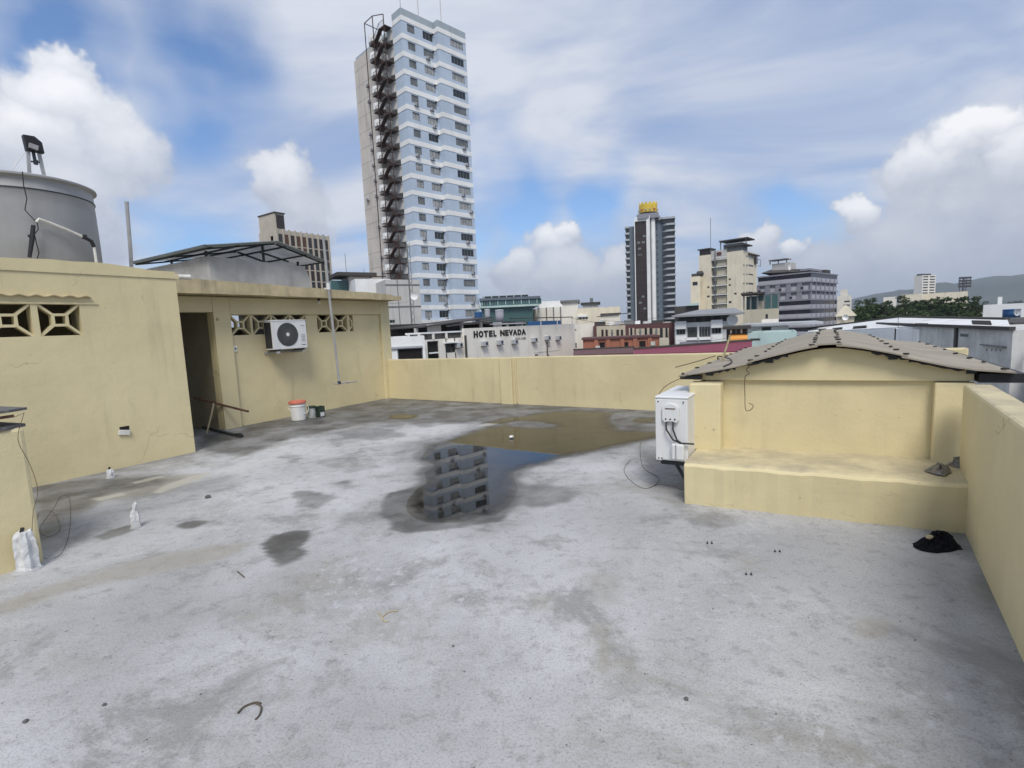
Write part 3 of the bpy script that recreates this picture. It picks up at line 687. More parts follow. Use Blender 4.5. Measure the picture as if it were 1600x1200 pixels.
mb = MB(); mb.tube([on_v(*q, -8.50) for q in [(129, 370), (136, 373), (143, 377), (147, 386)]], .024, 8); mb.tube([on_v(*q, -8.50) for q in [(131, 367), (133, 373)]], .03, 8); mb.build('pipe_elbow', 'black', t)
mb = MB(); mb.tube([on_v(*q, -8.50) for q in [(147, 386), (151, 412), (152, 425)]], .017, 8); mb.build('down_pipe', 'pvc', t)
mb = MB(); mb.tube([on_v(*q, -8.49) for q in [(52, 352), (50, 375), (46, 402)]], [.022, .026, .02], 8); mb.tube([on_v(*q, -8.49) for q in [(48, 368), (45, 370)]], .02, 6); mb.build('float_switch', 'black', t)
mb = MB(); mb.tube([on_v(*q, -8.515) for q in [(35, 268), (37, 290), (42, 310), (39, 328), (50, 340), (58, 348), (60, 358), (54, 366), (57, 380), (61, 395), (58, 404)]], .006, 5); mb.build('cable', 'rubber', t)
# floodlight seen from behind, on two legs
t = rthing('floodlight', 'black floodlight on two metal legs on top of the tank', 'floodlight', (-9.2, 2.8, 3.81))
FV = -9.0
mb = MB()
for a, b_ in (((46, 272), (44, 236)), ((69, 275), (61, 240))):
    p0, p1 = on_v(*a, FV), on_v(*b_, FV); mb = MB(); mb.bar(p0, p1, .035, .03); mb.build('leg', 'greypipe', t)
mb = MB(); mb.bar(on_v(46, 252, FV), on_v(64, 254, FV), .018); mb.bar(on_v(55, 253, FV), on_v(52, 238, FV), .03); mb.tube([on_v(56, 250, FV), on_v(56, 257, FV)], .025, 6); mb.build('bracket', 'steel', t)
hd = [on_v(*q, FV) for q in ((34, 211), (52, 214), (64, 224), (68, 241), (55, 238), (40, 236))]
mb = MB(); vs = [(v - .03, u, z) for v, u, z in hd] + [(v + .05, u, z) for v, u, z in hd]
mb.add(vs, [tuple(range(5, -1, -1)), tuple(range(6, 12))] + [(i, (i + 1) % 6, 6 + (i + 1) % 6, 6 + i) for i in range(6)]); hdo = mb.build('lamp_head', 'black', t, bevel=.006)
mb = MB(); c0, c1 = on_v(45, 227, FV + .06), on_v(59, 232, FV + .06); mb.bar(c0, c1, .05, .06); mb.build('heat_sink', 'greypipe', hdo)
mb = MB(); mb.tube([on_v(*q, FV) for q in ((40, 237), (30, 250), (22, 262), (16, 270))], .004, 5); mb.build('cable', 'pvc', t)

# ------------------------------------------------------------------ air-conditioner outdoor units
def ac_unit(name, label, base, turn, w, h, d, detail):
    t = rthing(name, label, 'air conditioner', base, turn=turn); BASE[t] = (0, 0, 0)
    mb = MB(); mb.box(0, .012, 0, w, d, h - .02); mb.build('casing', 'acwhite', t, bevel=.012)
    mb = MB(); mb.box(-.006, -.004, h - .024, w + .006, d + .006, h); mb.build('top_cover', 'acwhite', t, bevel=.012)
    cx, cz, R = w * .43, h * .5, h * .425
    mb = MB(); facade(mb, .004, w - .004, .01, h - .03, [(cx - R * .98, cx + R * .98, cz - R * .98, cz + R * .98)], .01)
    # ring plate that closes the square opening to a circle
    vs = []; fs = []; K = 40
    for k in range(K):
        a = 2 * PI * k / K; ca, sa = math.cos(a), math.sin(a); e = R * .99 / max(abs(ca), abs(sa))
        vs += [(cx + R * .93 * ca, .003, cz + R * .93 * sa), (cx + e * ca, .003, cz + e * sa)]
    for k in range(K): fs.append((2 * k, 2 * k + 1, (2 * k + 3) % (2 * K), (2 * k + 2) % (2 * K)))
    mb.add(vs, fs); fp = mb.build('front_panel', 'acwhite', t)
    mb = MB(); mb.lathe([(0, .011), (R * .93, .011)], 40, (cx, 0, cz), 'Y'); mb.build('fan_recess', 'acdark', fp)
    mb = MB(); nr = 9
    for i in range(1, nr + 1):
        r = R * .93 * i / nr; mb.lathe([(r - .0035, .004), (r - .0035, -.004), (r + .0025, -.004), (r + .0025, .004)], 40, (cx, 0, cz), 'Y')
    for k in range(36):
        a = 2 * PI * k / 36; b2 = a + .45
        mb.bar((cx + R * .14 * math.cos(a), -.002, cz + R * .14 * math.sin(a)), (cx + R * .92 * math.cos(b2), -.002, cz + R * .92 * math.sin(b2)), .005, .005)
    mb.build('fan_grille', 'acgrey', t)
    mb = MB(); mb.lathe([(0, -.012), (R * .13, -.010), (R * .15, .0)], 20, (cx, 0, cz), 'Y'); mb.build('grille_hub', 'acwhite', t)
    mb = MB()
    for i in range(22):
        z = .04 + (h - .1) * i / 21; mb.box(-.005, .05, z, -.0005, d - .03, z + .010)
    mb.box(-.003, .04, .03, -.0003, d - .02, h - .04); mb.build('coil_side', 'acdark', t)
    # emblem with a rule, and rating plate, on the right of the front
    ex = w * .885
    mb = MB(); mb.prism([(0, 0), (.012, 0), (.006, -.010)], 0, .003); mb.v = [(ex + x - .006, -.004 - z, h * .83 + y) for x, y, z in mb.v]; mb.build('emblem', 'steel', fp)
    mb = MB(); mb.box(ex - .045, -.003, h * .785, ex + .045, .001, h * .795); mb.build('emblem_rule', 'steel', fp)
    mb = MB(); mb.box(ex - .04, -.003, h * .12, ex + .045, .001, h * .14); mb.build('name_strip', 'steel', fp)
    mb = MB()
    for i in range(5): mb.box(ex - .04, -.0025, h * (.24 + .055 * i), ex + .045, .001, h * (.265 + .055 * i))
    mb.build('louvre_lines', 'sheetgrey', fp)
    for x in (w * .12, w * .82):
        mb = MB(); mb.box(x, -.02, -.03, x + .05, d + .02, 0); mb.build('foot', 'steel', t)
    # valve side
    s = w + .001
    mb = MB(); mb.box(s, .004, .0, s + .006, .06, h - .03); mb.build('corner_panel', 'acwhite', t, bevel=.003)
    mb = MB(); a0, a1, z0, z1 = d * .24, d * .76, h * .60, h * .90
    poly = [(a0 + .02, z0), (a0, z0 + .03), (a0, z1 - .05)] + [(a0 + (a1 - a0) * (.5 - .5 * math.cos(PI * i / 8)), z1 - .05 + .05 * math.sin(PI * i / 8)) for i in range(1, 8)] + [(a1, z1 - .05), (a1, z0 + .03), (a1 - .02, z0), ((a0 + a1) / 2 + .02, z0 + .012), ((a0 + a1) / 2 - .02, z0 + .012)]
    mb.wedge(poly, 'X', s, s + .03); vc = mb.build('valve_cover', 'acwhite', t, bevel=.006)
    mb = MB(); mb.box(s + .03, a0 + .03, z1 - .052, s + .034, a1 - .03, z1 - .044); mb.build('grip_slot', 'rust', vc)
    for y in (a0 + .035, a0 + .075, a1 - .035):
        mb = MB(); mb.lathe([(0, .004), (.008, .003), (.008, 0)], 8, (s + .03, y, z0 + .035), 'X'); mb.build('screw', 'steel', vc)
    if detail:
        for y0, y1 in ((d * .36, d * .80), (d * .57, d * .84)):
            mb = MB(); mb.tube([(s + .02, y0, z0 + .02), (s + .035, y0 + .005, z0 - .06), (s + .04, (y0 + y1) / 2, z0 - .15), (s + .03, y1, z0 - .18), (s + .02, d + .06, z0 - .18)], .008, 8); mb.build('refrigerant_pipe', 'rubber', t, smooth=True)
        mb = MB(); mb.box(s, d * .53, .02, s + .055, d * .92, h * .29); vb = mb.build('valve_box', 'acwhite', t, bevel=.018)
        mb = MB(); mb.box(s + .0551, d * .66, .03, s + .058, d * .70, h * .28); mb.build('box_groove', 'sheetgrey', vb)
        for y, z in ((.03, .02), (.03, h - .05), (d * .88, h - .05), (d * .2, .02)):
            mb = MB(); mb.lathe([(0, .004), (.007, .003), (.007, 0)], 8, (s + .006, y, z), 'X'); mb.build('screw', 'steel', t)
    return t
a, b_ = on_v(424, 500, -8.96), on_v(481, 545, -8.96)
H_ = a[2] - b_[2] + .0
AC1 = ac_unit('wall_air_conditioner', 'white outdoor air conditioner with round fan hung on the long wall', (-8.96, a[1] - .0, b_[2] + .02), math.radians(90), b_[1] - a[1], H_ - .02, .27, False)
t = rthing('wall_bracket', 'steel bracket carrying the air conditioner on the long wall', 'bracket', (-9.2, a[1], b_[2] - .02))
for u_ in (a[1] + .08, b_[1] - .10):
    mb = MB(); mb.box(AV + .003, u_ - .02, b_[2] - .052, -8.93, u_ + .02, b_[2] - .012); mb.build('arm', 'greypipe', t)
mb = MB(); mb.box(AV + .002, a[1], b_[2] - .05, AV + .03, b_[1], b_[2] - .018); mb.build('rail', 'greypipe', t)
AC2 = ac_unit('floor_condenser', 'white condenser with two black pipes beside the yellow bench', (-1.352, 4.64 + .80, .315), math.radians(-90), .80, .60, .29, True)
t = rthing('condenser_bracket', 'steel bracket under the condenser beside the bench', 'bracket', (-1.2, 5.0, .25))
for u_ in (4.78, 5.28):
    mb = MB(); mb.box(-1.34, u_ - .02, .245, -1.055, u_ + .02, .284); mb.build('arm', 'steel', t)
    mb = MB(); mb.bar((-1.065, u_, .02), (-1.20, u_, .25), .025); mb.build('strut', 'steel', t)

# ------------------------------------------------------------------ bench, stair housing and its sheet roof
def shear(mb): mb.v = [(v, u + .095 * (v + 1.05), z) for v, u, z in mb.v]; return mb
t = rthing('bench_plinth', 'long yellow masonry bench in front of the stair housing', 'bench', (-.1, 4.6, 0))
mb = MB(); K = 24
for i in range(K):
    v0, v1 = -1.05 + 1.93 * i / K, -1.05 + 1.93 * (i + 1) / K
prof = [(4.44, -.05), (4.432, .20), (4.425, .335), (4.44, .360), (4.475, .372), (5.2, .380), (5.2, -.05)]
vs = []; fs = []
for i in range(K + 1):
    v_ = -1.05 + 1.925 * i / K; e = .006 * math.sin(i * 1.1) + .004 * math.sin(i * 2.7)
    for q, (u_, z_) in enumerate(prof): vs.append((v_, u_ + (e if q < 4 else 0), z_ + (e * .5 if 1 < q < 5 else 0)))
M_ = len(prof)
for i in range(K):
    for k in range(M_): fs.append((M_ * i + k, M_ * i + (k + 1) % M_, M_ * (i + 1) + (k + 1) % M_, M_ * (i + 1) + k))
fs += [tuple(range(M_)), tuple(M_ * K + k for k in range(M_))]
mb.add(vs, fs); shear(mb); mb.build('seat_block', 'yellow', t, bevel=.012)
HS = rthing('stair_housing', 'low yellow stair housing with recessed panel between two pillars', 'outbuilding', (0, 6, 0))
mb = MB(); mb.box(-.995, 5.10, -.05, .95, 9.0, 1.03); shear(mb); mb.build('wall', 'yellow', HS)
mb = MB(); mb.box(-1.115, 4.925, .36, -.835, 5.099, 1.008); shear(mb); mb.build('pillar', 'yellow', HS, bevel=.02)
mb = MB(); mb.box(-1.06, 5.0, -.05, -.9951, 9.0, 1.0); shear(mb); mb.build('side_wall', 'yellow', HS)
mb = MB(); mb.box(.725, 5.02, .36, .98, 5.099, 1.012); shear(mb); mb.build('pillar', 'yellow', HS, bevel=.012)
edge = [(1060, 587), (1105, 580), (1150, 572), (1210, 557), (1259, 545.6), (1285, 541.5), (1311, 540.5), (1340, 543.5), (1375, 549), (1435, 560.6), (1487, 571), (1530, 576.5), (1588, 580)]
ev = []
for px, py in edge:
    u_ = 5.0
    for _ in range(6):
        q = on_u(px, py, u_); u_ = 4.955 + .095 * (q[0] + 1.05)
    ev.append((q[0], q[2]))
def ez(v):
    return float(np.interp(v, [e[0] for e in ev], [e[1] for e in ev]))
mb = MB(); gp_ = [(v, ez(v) - .022) for v in np.linspace(-1.1, .97, 24)]
mb.wedge([(-1.1, 1.022)] + [(float(v), max(z, 1.03)) for v, z in gp_] + [(.97, 1.022)], 'Y', 5.062, 8.95); shear(mb); mb.build('gable_wall', 'yellow', HS)
RF = rthing('sheet_roof', 'curved grey fibre sheet roof with rows of bolts over the stair housing', 'roof', (0, 6, 1.1))
vb = [ev[0][0], -.60, -.10, .075, .52, ev[-1][0]]
u0, u1 = 4.955, 9.55
for k in range(5):
    a, b_ = vb[k] - (0.02 if k else 0), vb[k + 1] + (.02 if k < 4 else 0); lift = (.0, .009, .018, .009, .0)[k]
    if k == 0: lift = 0
    n_ = 9; vs = []; fs = []
    for i in range(n_ + 1):
        v_ = a + (b_ - a) * i / n_; z_ = ez(v_) + lift
        for j, u_ in enumerate((u0, u0 + 1.6, u0 + 3.1, u1)):
            zz = z_ + .006 * math.sin(j * 2.1 + k)
            vs += [(v_, u_ - (.015 * math.sin(k * 2.2) if j == 0 else 0), zz), (v_, u_ - (.015 * math.sin(k * 2.2) if j == 0 else 0), zz - .012)]
    for i in range(n_):
        for j in range(3):
            o = 8 * i + 2 * j; fs += [(o, o + 8, o + 10, o + 2), (o + 1, o + 3, o + 11, o + 9)]
        o = 8 * i; fs += [(o, o + 1, o + 9, o + 8), (o + 6, o + 14, o + 15, o + 7)]
    fs += [(0, 2, 3, 1), (2, 4, 5, 3), (4, 6, 7, 5)]; o = 8 * n_; fs += [(o, o + 1, o + 3, o + 2), (o + 2, o + 3, o + 5, o + 4), (o + 4, o + 5, o + 7, o + 6)]
    mb = MB(); mb.add(vs, fs); shear(mb); mb.build('roof_sheet', 'roofsheet', RF, smooth=False)
mb = MB(); mb.lathe([(0, .020), (.008, .016), (.015, .009), (.018, 0)], 7); bolt_me = mb.mesh('bolt', 'boltcap')
mb = MB(); mb.box(-.019, -.014, 0, .019, .014, .014); bolt2_me = mb.mesh('bolt', 'boltcap')
for r_, v_ in enumerate((vb[0] + .035, -.60, -.12, .075, .52, vb[-1] - .05)):
    u_ = 5.01; i = 0
    while u_ < 9.4:
        jv = random.uniform(-.012, .012)
        inst(bolt2_me if (r_ + i) % 3 else bolt_me, 'bolt', RF, (v_ + jv, u_ + .095 * (v_ + 1.05), ez(v_ + jv) + (.0, .009, .018, .018, .009, .0)[r_] + .002), random.uniform(0, 1))
        u_ += random.uniform(.42, .68); i += 1
for v_ in (-.95, -.45, .45, .95):
    mb = MB(); mb.box(v_ - .03, 5.03, ez(v_) - .05, v_ + .03, 9.3, ez(v_) - .018); shear(mb); mb.build('purlin', 'steel', RF)
mb = MB(); mb.box(.99, 5.0, ez(1.1) - .10, 1.26, 9.3, ez(1.1) - .03); shear(mb); mb.build('eave_board', 'black', RF)
mb = MB(); mb.box(-1.21, 5.0, ez(-1.15) - .05, -1.02, 9.3, ez(-1.15) - .016); shear(mb); mb.build('eave_board', 'black', RF)
# torn strips under the front edge
for a, b_, dz_ in ((-.98, -.72, .022), (-.62, -.30, .018), (.30, .62, .02), (.55, .9, .026)):
    mb = MB(); vs = []; fs = []
    for i in range(9):
        v_ = a + (b_ - a) * i / 8; w_ = .005 + dz_ * abs(math.sin(i * 1.7 + a * 9))
        vs += [(v_, 4.985, ez(v_) - .012), (v_, 4.985, ez(v_) - .014 - w_), (v_, 5.02, ez(v_) - .014)]
    for i in range(8): fs += [(3 * i, 3 * i + 1, 3 * i + 4, 3 * i + 3), (3 * i + 1, 3 * i + 2, 3 * i + 5, 3 * i + 4)]
    mb.add(vs, fs); shear(mb); mb.build('torn_edge', 'black', RF)

# ------------------------------------------------------------------ wires, cloths, litter
def wiresolo(name, label, pts, r, mat='wire', cat='wire', n=5):
    mb = MB(); P = [Vector(p) for p in pts]; out = []
    for i in range(len(P) - 1):              # Catmull-Rom
        a, b_, c, d = P[max(i - 1, 0)], P[i], P[i + 1], P[min(i + 2, len(P) - 1)]
        for s in range(5):
            q = s / 5; out.append(0.5 * ((2 * b_) + (c - a) * q + (2 * a - 5 * b_ + 4 * c - d) * q * q + (3 * b_ - a - 3 * c + d) * q ** 3))
    out.append(P[-1]); mb.tube(out, r, n)
    return rsolo(name, label, cat, mb, mat, tuple(pts[0]))
def F(px, py, z=.004): return on_floor(px, py, z)
wiresolo('wire_coil', 'thin wire curled on the floor left of the condenser', [F(985, 718), F(975, 735), F(990, 755), F(1012, 763), F(1030, 748), F(1005, 730), F(1000, 700), F(1002, 690)], .0022)
wiresolo('floor_wire', 'thin wire trailing from the coil to the bench foot', [F(1012, 763), F(1030, 757), F(1052, 760), F(1066, 766)], .002)
wiresolo('hanging_wire', 'thin wire hanging down the recessed panel of the stair housing', [on_u(*q, 5.05) for q in ((1171, 573), (1166, 578), (1171, 584), (1164, 590), (1164, 620), (1165, 640), (1172, 641), (1177, 634), (1170, 630))], .0035)
wiresolo('eave_wire', 'thin wire looping from the left eave over the condenser', [on_u(*q, 4.9) for q in ((1075, 586), (1045, 600), (1032, 612), (1028, 622))], .0035)
wiresolo('loose_wire', 'thin wire jutting out left of the sheet roof', [on_u(1055, 574, 5.6), on_u(1085, 566, 5.6), on_u(1118, 556, 5.6)], .005)
a = on_u(1128, 550, 6.3); b_ = on_u(1141, 524, 6.3)
wiresolo('bamboo_stick', 'short pale stick standing on the left side of the sheet roof', [(a[0], a[1], ez(a[0]) + .0), ((a[0] + b_[0]) / 2, a[1], (ez(a[0]) + b_[2]) / 2), b_], .012, 'straw', 'stick', 6)
wiresolo('roof_cable', 'dark cable lying across the left part of the sheet roof', [(-.83, u_ + .02, ez(-.83) + .012) for u_ in (5.05, 5.5)] + [(-.95, 6.2, ez(-.95) + .02), (-1.1, 6.4, ez(-1.1) + .06), (-1.15, 6.6, ez(-1.15) + .02)], .007, 'rubber', 'cable')
def crumple(cx, cy, outline, h, seed, rings=7):
    rnd = random.Random(seed); n = len(outline); vs = [(cx, cy, h)]; fs = []
    for r in range(1, rings + 1):
        f = r / rings
        for k in range(n):
            x, y = outline[k]; jz = h * (1 - f ** 1.6) + rnd.uniform(-.22, .22) * h * (1 if r < rings else 0)
            vs.append((cx + (x - cx) * f + rnd.uniform(-.006, .006), cy + (y - cy) * f + rnd.uniform(-.006, .006), max(.002, jz)))
    for k in range(n): fs.append((0, 1 + k, 1 + (k + 1) % n))
    for r in range(rings - 1):
        for k in range(n):
            a, b_ = 1 + r * n + k, 1 + r * n + (k + 1) % n
            fs += [(a, a + n, b_ + n), (a, b_ + n, b_)]
    return vs, fs
def dens(poly, k=3):
    out = []
    for i in range(len(poly)):
        a, b_ = poly[i], poly[(i + 1) % len(poly)]
        for s in range(k): out.append((a[0] + (b_[0] - a[0]) * s / k, a[1] + (b_[1] - a[1]) * s / k))
    return out
ol = [on_floor(*q)[:2] for q in ((1424, 849), (1440, 846), (1452, 835), (1470, 831), (1488, 838), (1497, 850), (1505, 859), (1490, 862), (1465, 865), (1440, 862), (1430, 857))]
ol = [(x, y - .0) for x, y in ol]; c_ = on_floor(1466, 852)
vs, fs = crumple(c_[0], c_[1], dens(ol), .075, 5)
t = rthing('black_cloth', 'crumpled black cloth heap on the floor below the bench', 'cloth', (c_[0], c_[1], 0))
mb = MB(); mb.add(vs, fs); mb.build('cloth', 'blackcloth', t)
mb = MB(); mb.lathe([(0, .022), (.018, .018), (.026, .0)], 7, (c_[0] - .05, c_[1] - .035, .055)); mb.build('torn_patch', 'slabedge', t)
c_ = on_floor(1469, 734, .38)
ol = [on_floor(*q, .38)[:2] for q in ((1444, 735), (1456, 729), (1470, 727), (1482, 731), (1486, 738), (1476, 744), (1460, 741))]
vs, fs = crumple(c_[0], c_[1], dens(ol, 3), .05, 8, 5); vs = [(x, y, z + .379) for x, y, z in vs]
mb = MB(); mb.add(vs, fs); rsolo('plastic_bag', 'larger crumpled grey plastic bag on the right end of the bench', 'bag', mb, 'greybag', (c_[0], c_[1], .379))
c_ = on_floor(1497, 728, .38)
ol = [(c_[0] + .055 * math.cos(a) * (1 + .2 * math.sin(3 * a)), c_[1] + .07 * math.sin(a)) for a in np.linspace(0, 2 * PI, 16)[:-1]]
vs, fs = crumple(c_[0], c_[1], ol, .07, 9, 5); vs = [(x, y, z + .379) for x, y, z in vs]
mb = MB(); mb.add(vs, fs); rsolo('plastic_bag', 'smaller dark plastic bag against the right parapet on the bench', 'bag', mb, 'greybag', (c_[0], c_[1], .379))

# bucket and tins by the long wall
bu = on_floor(467, 656)
t = rthing('paint_bucket', 'white plastic bucket with red lid by the long wall', 'bucket', (bu[0], bu[1], 0))
mb = MB(); mb.lathe([(0, .0), (.128, .0), (.133, .01), (.145, .27), (.153, .272), (.153, .292), (.146, .294), (.148, .33)], 32, (bu[0], bu[1], 0)); mb.build('bucket_body', 'white', t, smooth=False, bevel=.003)
mb = MB(); mb.lathe([(.156, .325), (.163, .328), (.163, .352), (.155, .378), (.140, .380), (.136, .366), (0, .362)], 32, (bu[0], bu[1], 0)); mb.build('lid', 'redlid', t, bevel=.003)
mb = MB(); mb.tube([(bu[0] - .155 * math.cos(a) * .6 + .12 * math.sin(a), bu[1] - .155 * math.cos(a), .27 - .15 * math.sin(a)) for a in np.linspace(0, PI, 13)], .005, 5); mb.build('handle', 'white', t)
c1 = on_floor(489, 653)
t = rthing('paint_tin', 'scuffed grey tin with green top next to the bucket', 'tin', (c1[0], c1[1], 0))
mb = MB(); mb.lathe([(0, 0), (.075, 0), (.078, .01), (.078, .20), (0, .20)], 20, (c1[0] - .02, c1[1], 0)); mb.build('tin_body', 'tinlabel', t, bevel=.003)
mb = MB(); mb.lathe([(.0781, .198), (.082, .20), (.082, .235), (.07, .24), (.066, .228), (0, .226)], 20, (c1[0] - .02, c1[1], 0)); mb.build('tin_lid', 'greencan', t)
c1 = on_floor(501, 652)
t = rthing('black_box', 'small open dark box leaning beside the tins', 'box', (c1[0], c1[1], 0))
mb = MB()
for a_ in ((-.06, -.06, 0, .06, -.05, .22), (-.06, .05, 0, .06, .06, .22), (-.06, -.05, 0, -.05, .05, .22), (.05, -.05, 0, .06, .05, .22), (-.05, -.05, 0, .05, .05, .01)): mb.box(c1[0] + a_[0] - .03, c1[1] + a_[1] + .03, a_[2], c1[0] + a_[3] - .03, c1[1] + a_[4] + .03, a_[5])
mb.build('box_shell', 'greencan', t)
mb = MB(); mb.prism([(c1[0] + .031, c1[1] - .02), (c1[0] + .033, c1[1] - .02), (c1[0] + .033, c1[1] + .07), (c1[0] + .031, c1[1] + .07)], .02, .10); mb.build('paper_label', 'whitebag', t)

# wrapped pipe stubs
def wrapped(name, label, px, py, h, r, seed, lean=(0, 0), knot=True):
    rnd = random.Random(seed); c = on_floor(px, py); t = rthing(name, label, 'pipe stub', (c[0], c[1], 0))
    vs = []; fs = []; n = 14; R_ = 9
    for i in range(R_ + 1):
        f = i / R_
        for k in range(n):
            a = 2 * PI * k / n; fold = 1 + .16 * math.sin(k * 2.9 + seed) + rnd.uniform(-.09, .09)
            rr = r * fold * (1.12 if i == 0 else 1) * (1 - .25 * max(0, f - .75) / .25)
            vs.append((c[0] + lean[0] * f + rr * math.cos(a), c[1] + lean[1] * f + rr * math.sin(a), h * f + rnd.uniform(-.01, .01) * (0 < i)))
    for i in range(R_):
        for k in range(n): fs.append((i * n + k, i * n + (k + 1) % n, (i + 1) * n + (k + 1) % n, (i + 1) * n + k))
    fs.append(tuple(R_ * n + k for k in range(n)))
    mb = MB(); mb.add(vs, fs); mb.build('plastic_wrap', 'whitebag', t)
    if knot:
        x, y = c[0] + lean[0], c[1] + lean[1]; mb = MB()
        mb.tube([(x, y, h - .02), (x + .01, y, h + .02), (x + .005, y + .012, h + .05), (x - .01, y + .02, h + .065)], [.02, .014, .022, .006], 7); mb.build('knot', 'whitebag', t)
    else:
        mb = MB(); mb.tube([(c[0] - .03, c[1], h - .01), (c[0] - .02, c[1] + .01, h + .025)], .012, 6); mb.build('pipe_tip', 'black', t)
    mb = MB(); mb.lathe([(r * 1.5, 0), (r * 1.3, .012), (r * .9, .02)], 14, (c[0], c[1], 0)); mb.build('mortar_collar', 'cement', t)
wrapped('wrapped_pipe_stub', 'largest pipe stub wrapped in white plastic at the left edge', 44, 890, .285, .062, 2, (0, .0), False)
wrapped('wrapped_pipe_stub', 'knotted plastic wrapped pipe stub standing by a thin puddle', 213, 824, .155, .032, 5)
wrapped('wrapped_pipe_stub', 'smallest wrapped stub close to the yellow block wall', 173, 746, .10, .034, 8, knot=False)

# left low wall with scrap on top
t = rthing('low_wall', 'low yellow wall end at the left edge of the roof', 'wall', (-5.2, 0, 0))
mb = MB(); mb.box(-5.75, -2.6, -.05, -5.03, 1.24, 1.035); mb.build('wall', 'yellow', t, bevel=.025)
t = rthing('scrap_pile', 'stack of thin dark plates with a black block on the low wall', 'scrap', (-5.3, .9, 1.03))
def plate(z, tip, mat, th=.016):
    q = on_v(*tip, -5.1); u_ = q[1]
    mb = MB(); mb.prism([(-5.6, .2), (-4.99, .2), (-5.02, u_ - .12), (-5.10, u_), (-5.5, u_ - .06)], z, z + th); return mb.build('plate', mat, t)
plate(1.032, (40, 664), 'stone', .022); plate(1.155, (42, 637), 'stone', .018)
mb = MB(); mb.box(-5.5, .3, 1.054, -5.08, 1.03, 1.10); mb.build('block', 'steel', t)
mb = MB(); mb.box(-5.45, .3, 1.10, -5.06, 1.10, 1.154); mb.build('block', 'black', t)
mb = MB(); mb.bar((-5.1, .8, 1.11), (-5.05, 1.2, 1.125), .02); mb.build('bar', 'rust', t)
q = [on_v(*p_, -4.95) for p_ in ((22, 652), (36, 646), (37, 648), (28, 686), (45, 722), (55, 748))]
wiresolo('drooping_wire', 'thin brown wire drooping from the scrap down the low wall', q + [on_v(59, 770, -4.94), on_v(52, 800, -4.9), on_v(50, 830, -4.85)], .002)
wiresolo('floor_wire_loop', 'thin dark wire looping on the floor beside the low wall', [F(52, 822), F(58, 812), F(62, 800), F(80, 798), F(92, 815), F(92, 830), F(75, 838), F(62, 826), F(85, 792), F(95, 775), F(108, 778), F(110, 812), F(105, 845), F(92, 868), F(70, 872), F(40, 860, .1), F(0, 850, .12), F(-30, 848, .1)], .0015, 'wire')
# litter
wiresolo('twig', 'dark forked twig lying in the near foreground', [F(372, 1114), F(382, 1104), F(398, 1098), F(408, 1099)], .0045, 'twig', 'twig')
wiresolo('twig', 'short bent twig tip beside the forked twig', [F(398, 1098), F(408, 1104), F(406, 1116), F(399, 1124)], .004, 'twig', 'twig')
wiresolo('straw', 'curled pale straw on the middle of the floor', [F(591, 957), F(596, 963), F(600, 970), F(607, 971)], .004, 'straw', 'straw')
wiresolo('straw', 'straight pale straw right of the curled one', [F(598, 963), F(608, 956), F(622, 954)], .0035, 'straw', 'straw')
wiresolo('twig', 'tiny dark twig in front of the small dark puddle', [F(371, 893), F(376, 897), F(382, 902)], .004, 'twig', 'twig')
def lump(name, label, px, py, r, mat, cat, seed, z=0):
    rnd = random.Random(seed); c = on_floor(px, py); bm = bmesh.new(); bmesh.ops.create_icosphere(bm, subdivisions=2, radius=r)
    for v in bm.verts: v.co *= rnd.uniform(.8, 1.15); v.co.z = max(v.co.z * .7, -r * .35) + r * .35
    me = bpy.data.meshes.new(name); bm.to_mesh(me); bm.free(); me.materials.append(MT[mat])
    o = bpy.data.objects.new(name, me); COL.objects.link(o); o.location = RW(c[0], c[1], z); mark(o, label, cat)
lump('pebble', 'dark chunk of rubble left of the middle of the floor', 325, 778, .03, 'stone', 'stone', 1)
lump('pebble', 'small dark stone in the lower right foreground', 1072, 1093, .010, 'stone', 'stone', 2)
lump('pebble', 'small dark stone in the lower left foreground', 163, 1102, .009, 'stone', 'stone', 3)
lump('pebble', 'tiny stone near the lower left corner', 40, 1128, .011, 'stone', 'stone', 6)
lump('pebble', 'tiny stone right of the pale straws', 708, 1010, .008, 'stone', 'stone', 7)
lump('paper_scrap', 'white scrap floating in the large puddle', 799, 684, .035, 'white', 'litter', 4)
for lab, px, py in (('pair of rusty anchor bolts left of the bolt ring', 1108, 850), ('pair of rusty anchor bolts nearest the camera', 1169, 899), ('pair of rusty anchor bolts on the right of the bolt ring', 1214, 863)):
    t = rthing('anchor_bolts', lab, 'bolts', F(px, py, 0))
    for dx, dy in ((-.012, .0), (.016, .012)):
        c = on_floor(px, py); mb = MB(); mb.tube([(c[0] + dx, c[1] + dy, -.002), (c[0] + dx, c[1] + dy, .018)], .003, 6); mb.lathe([(.007, 0), (.007, .006), (0, .006)], 6, (c[0] + dx, c[1] + dy, .002)); mb.build('bolt', 'steel', t)

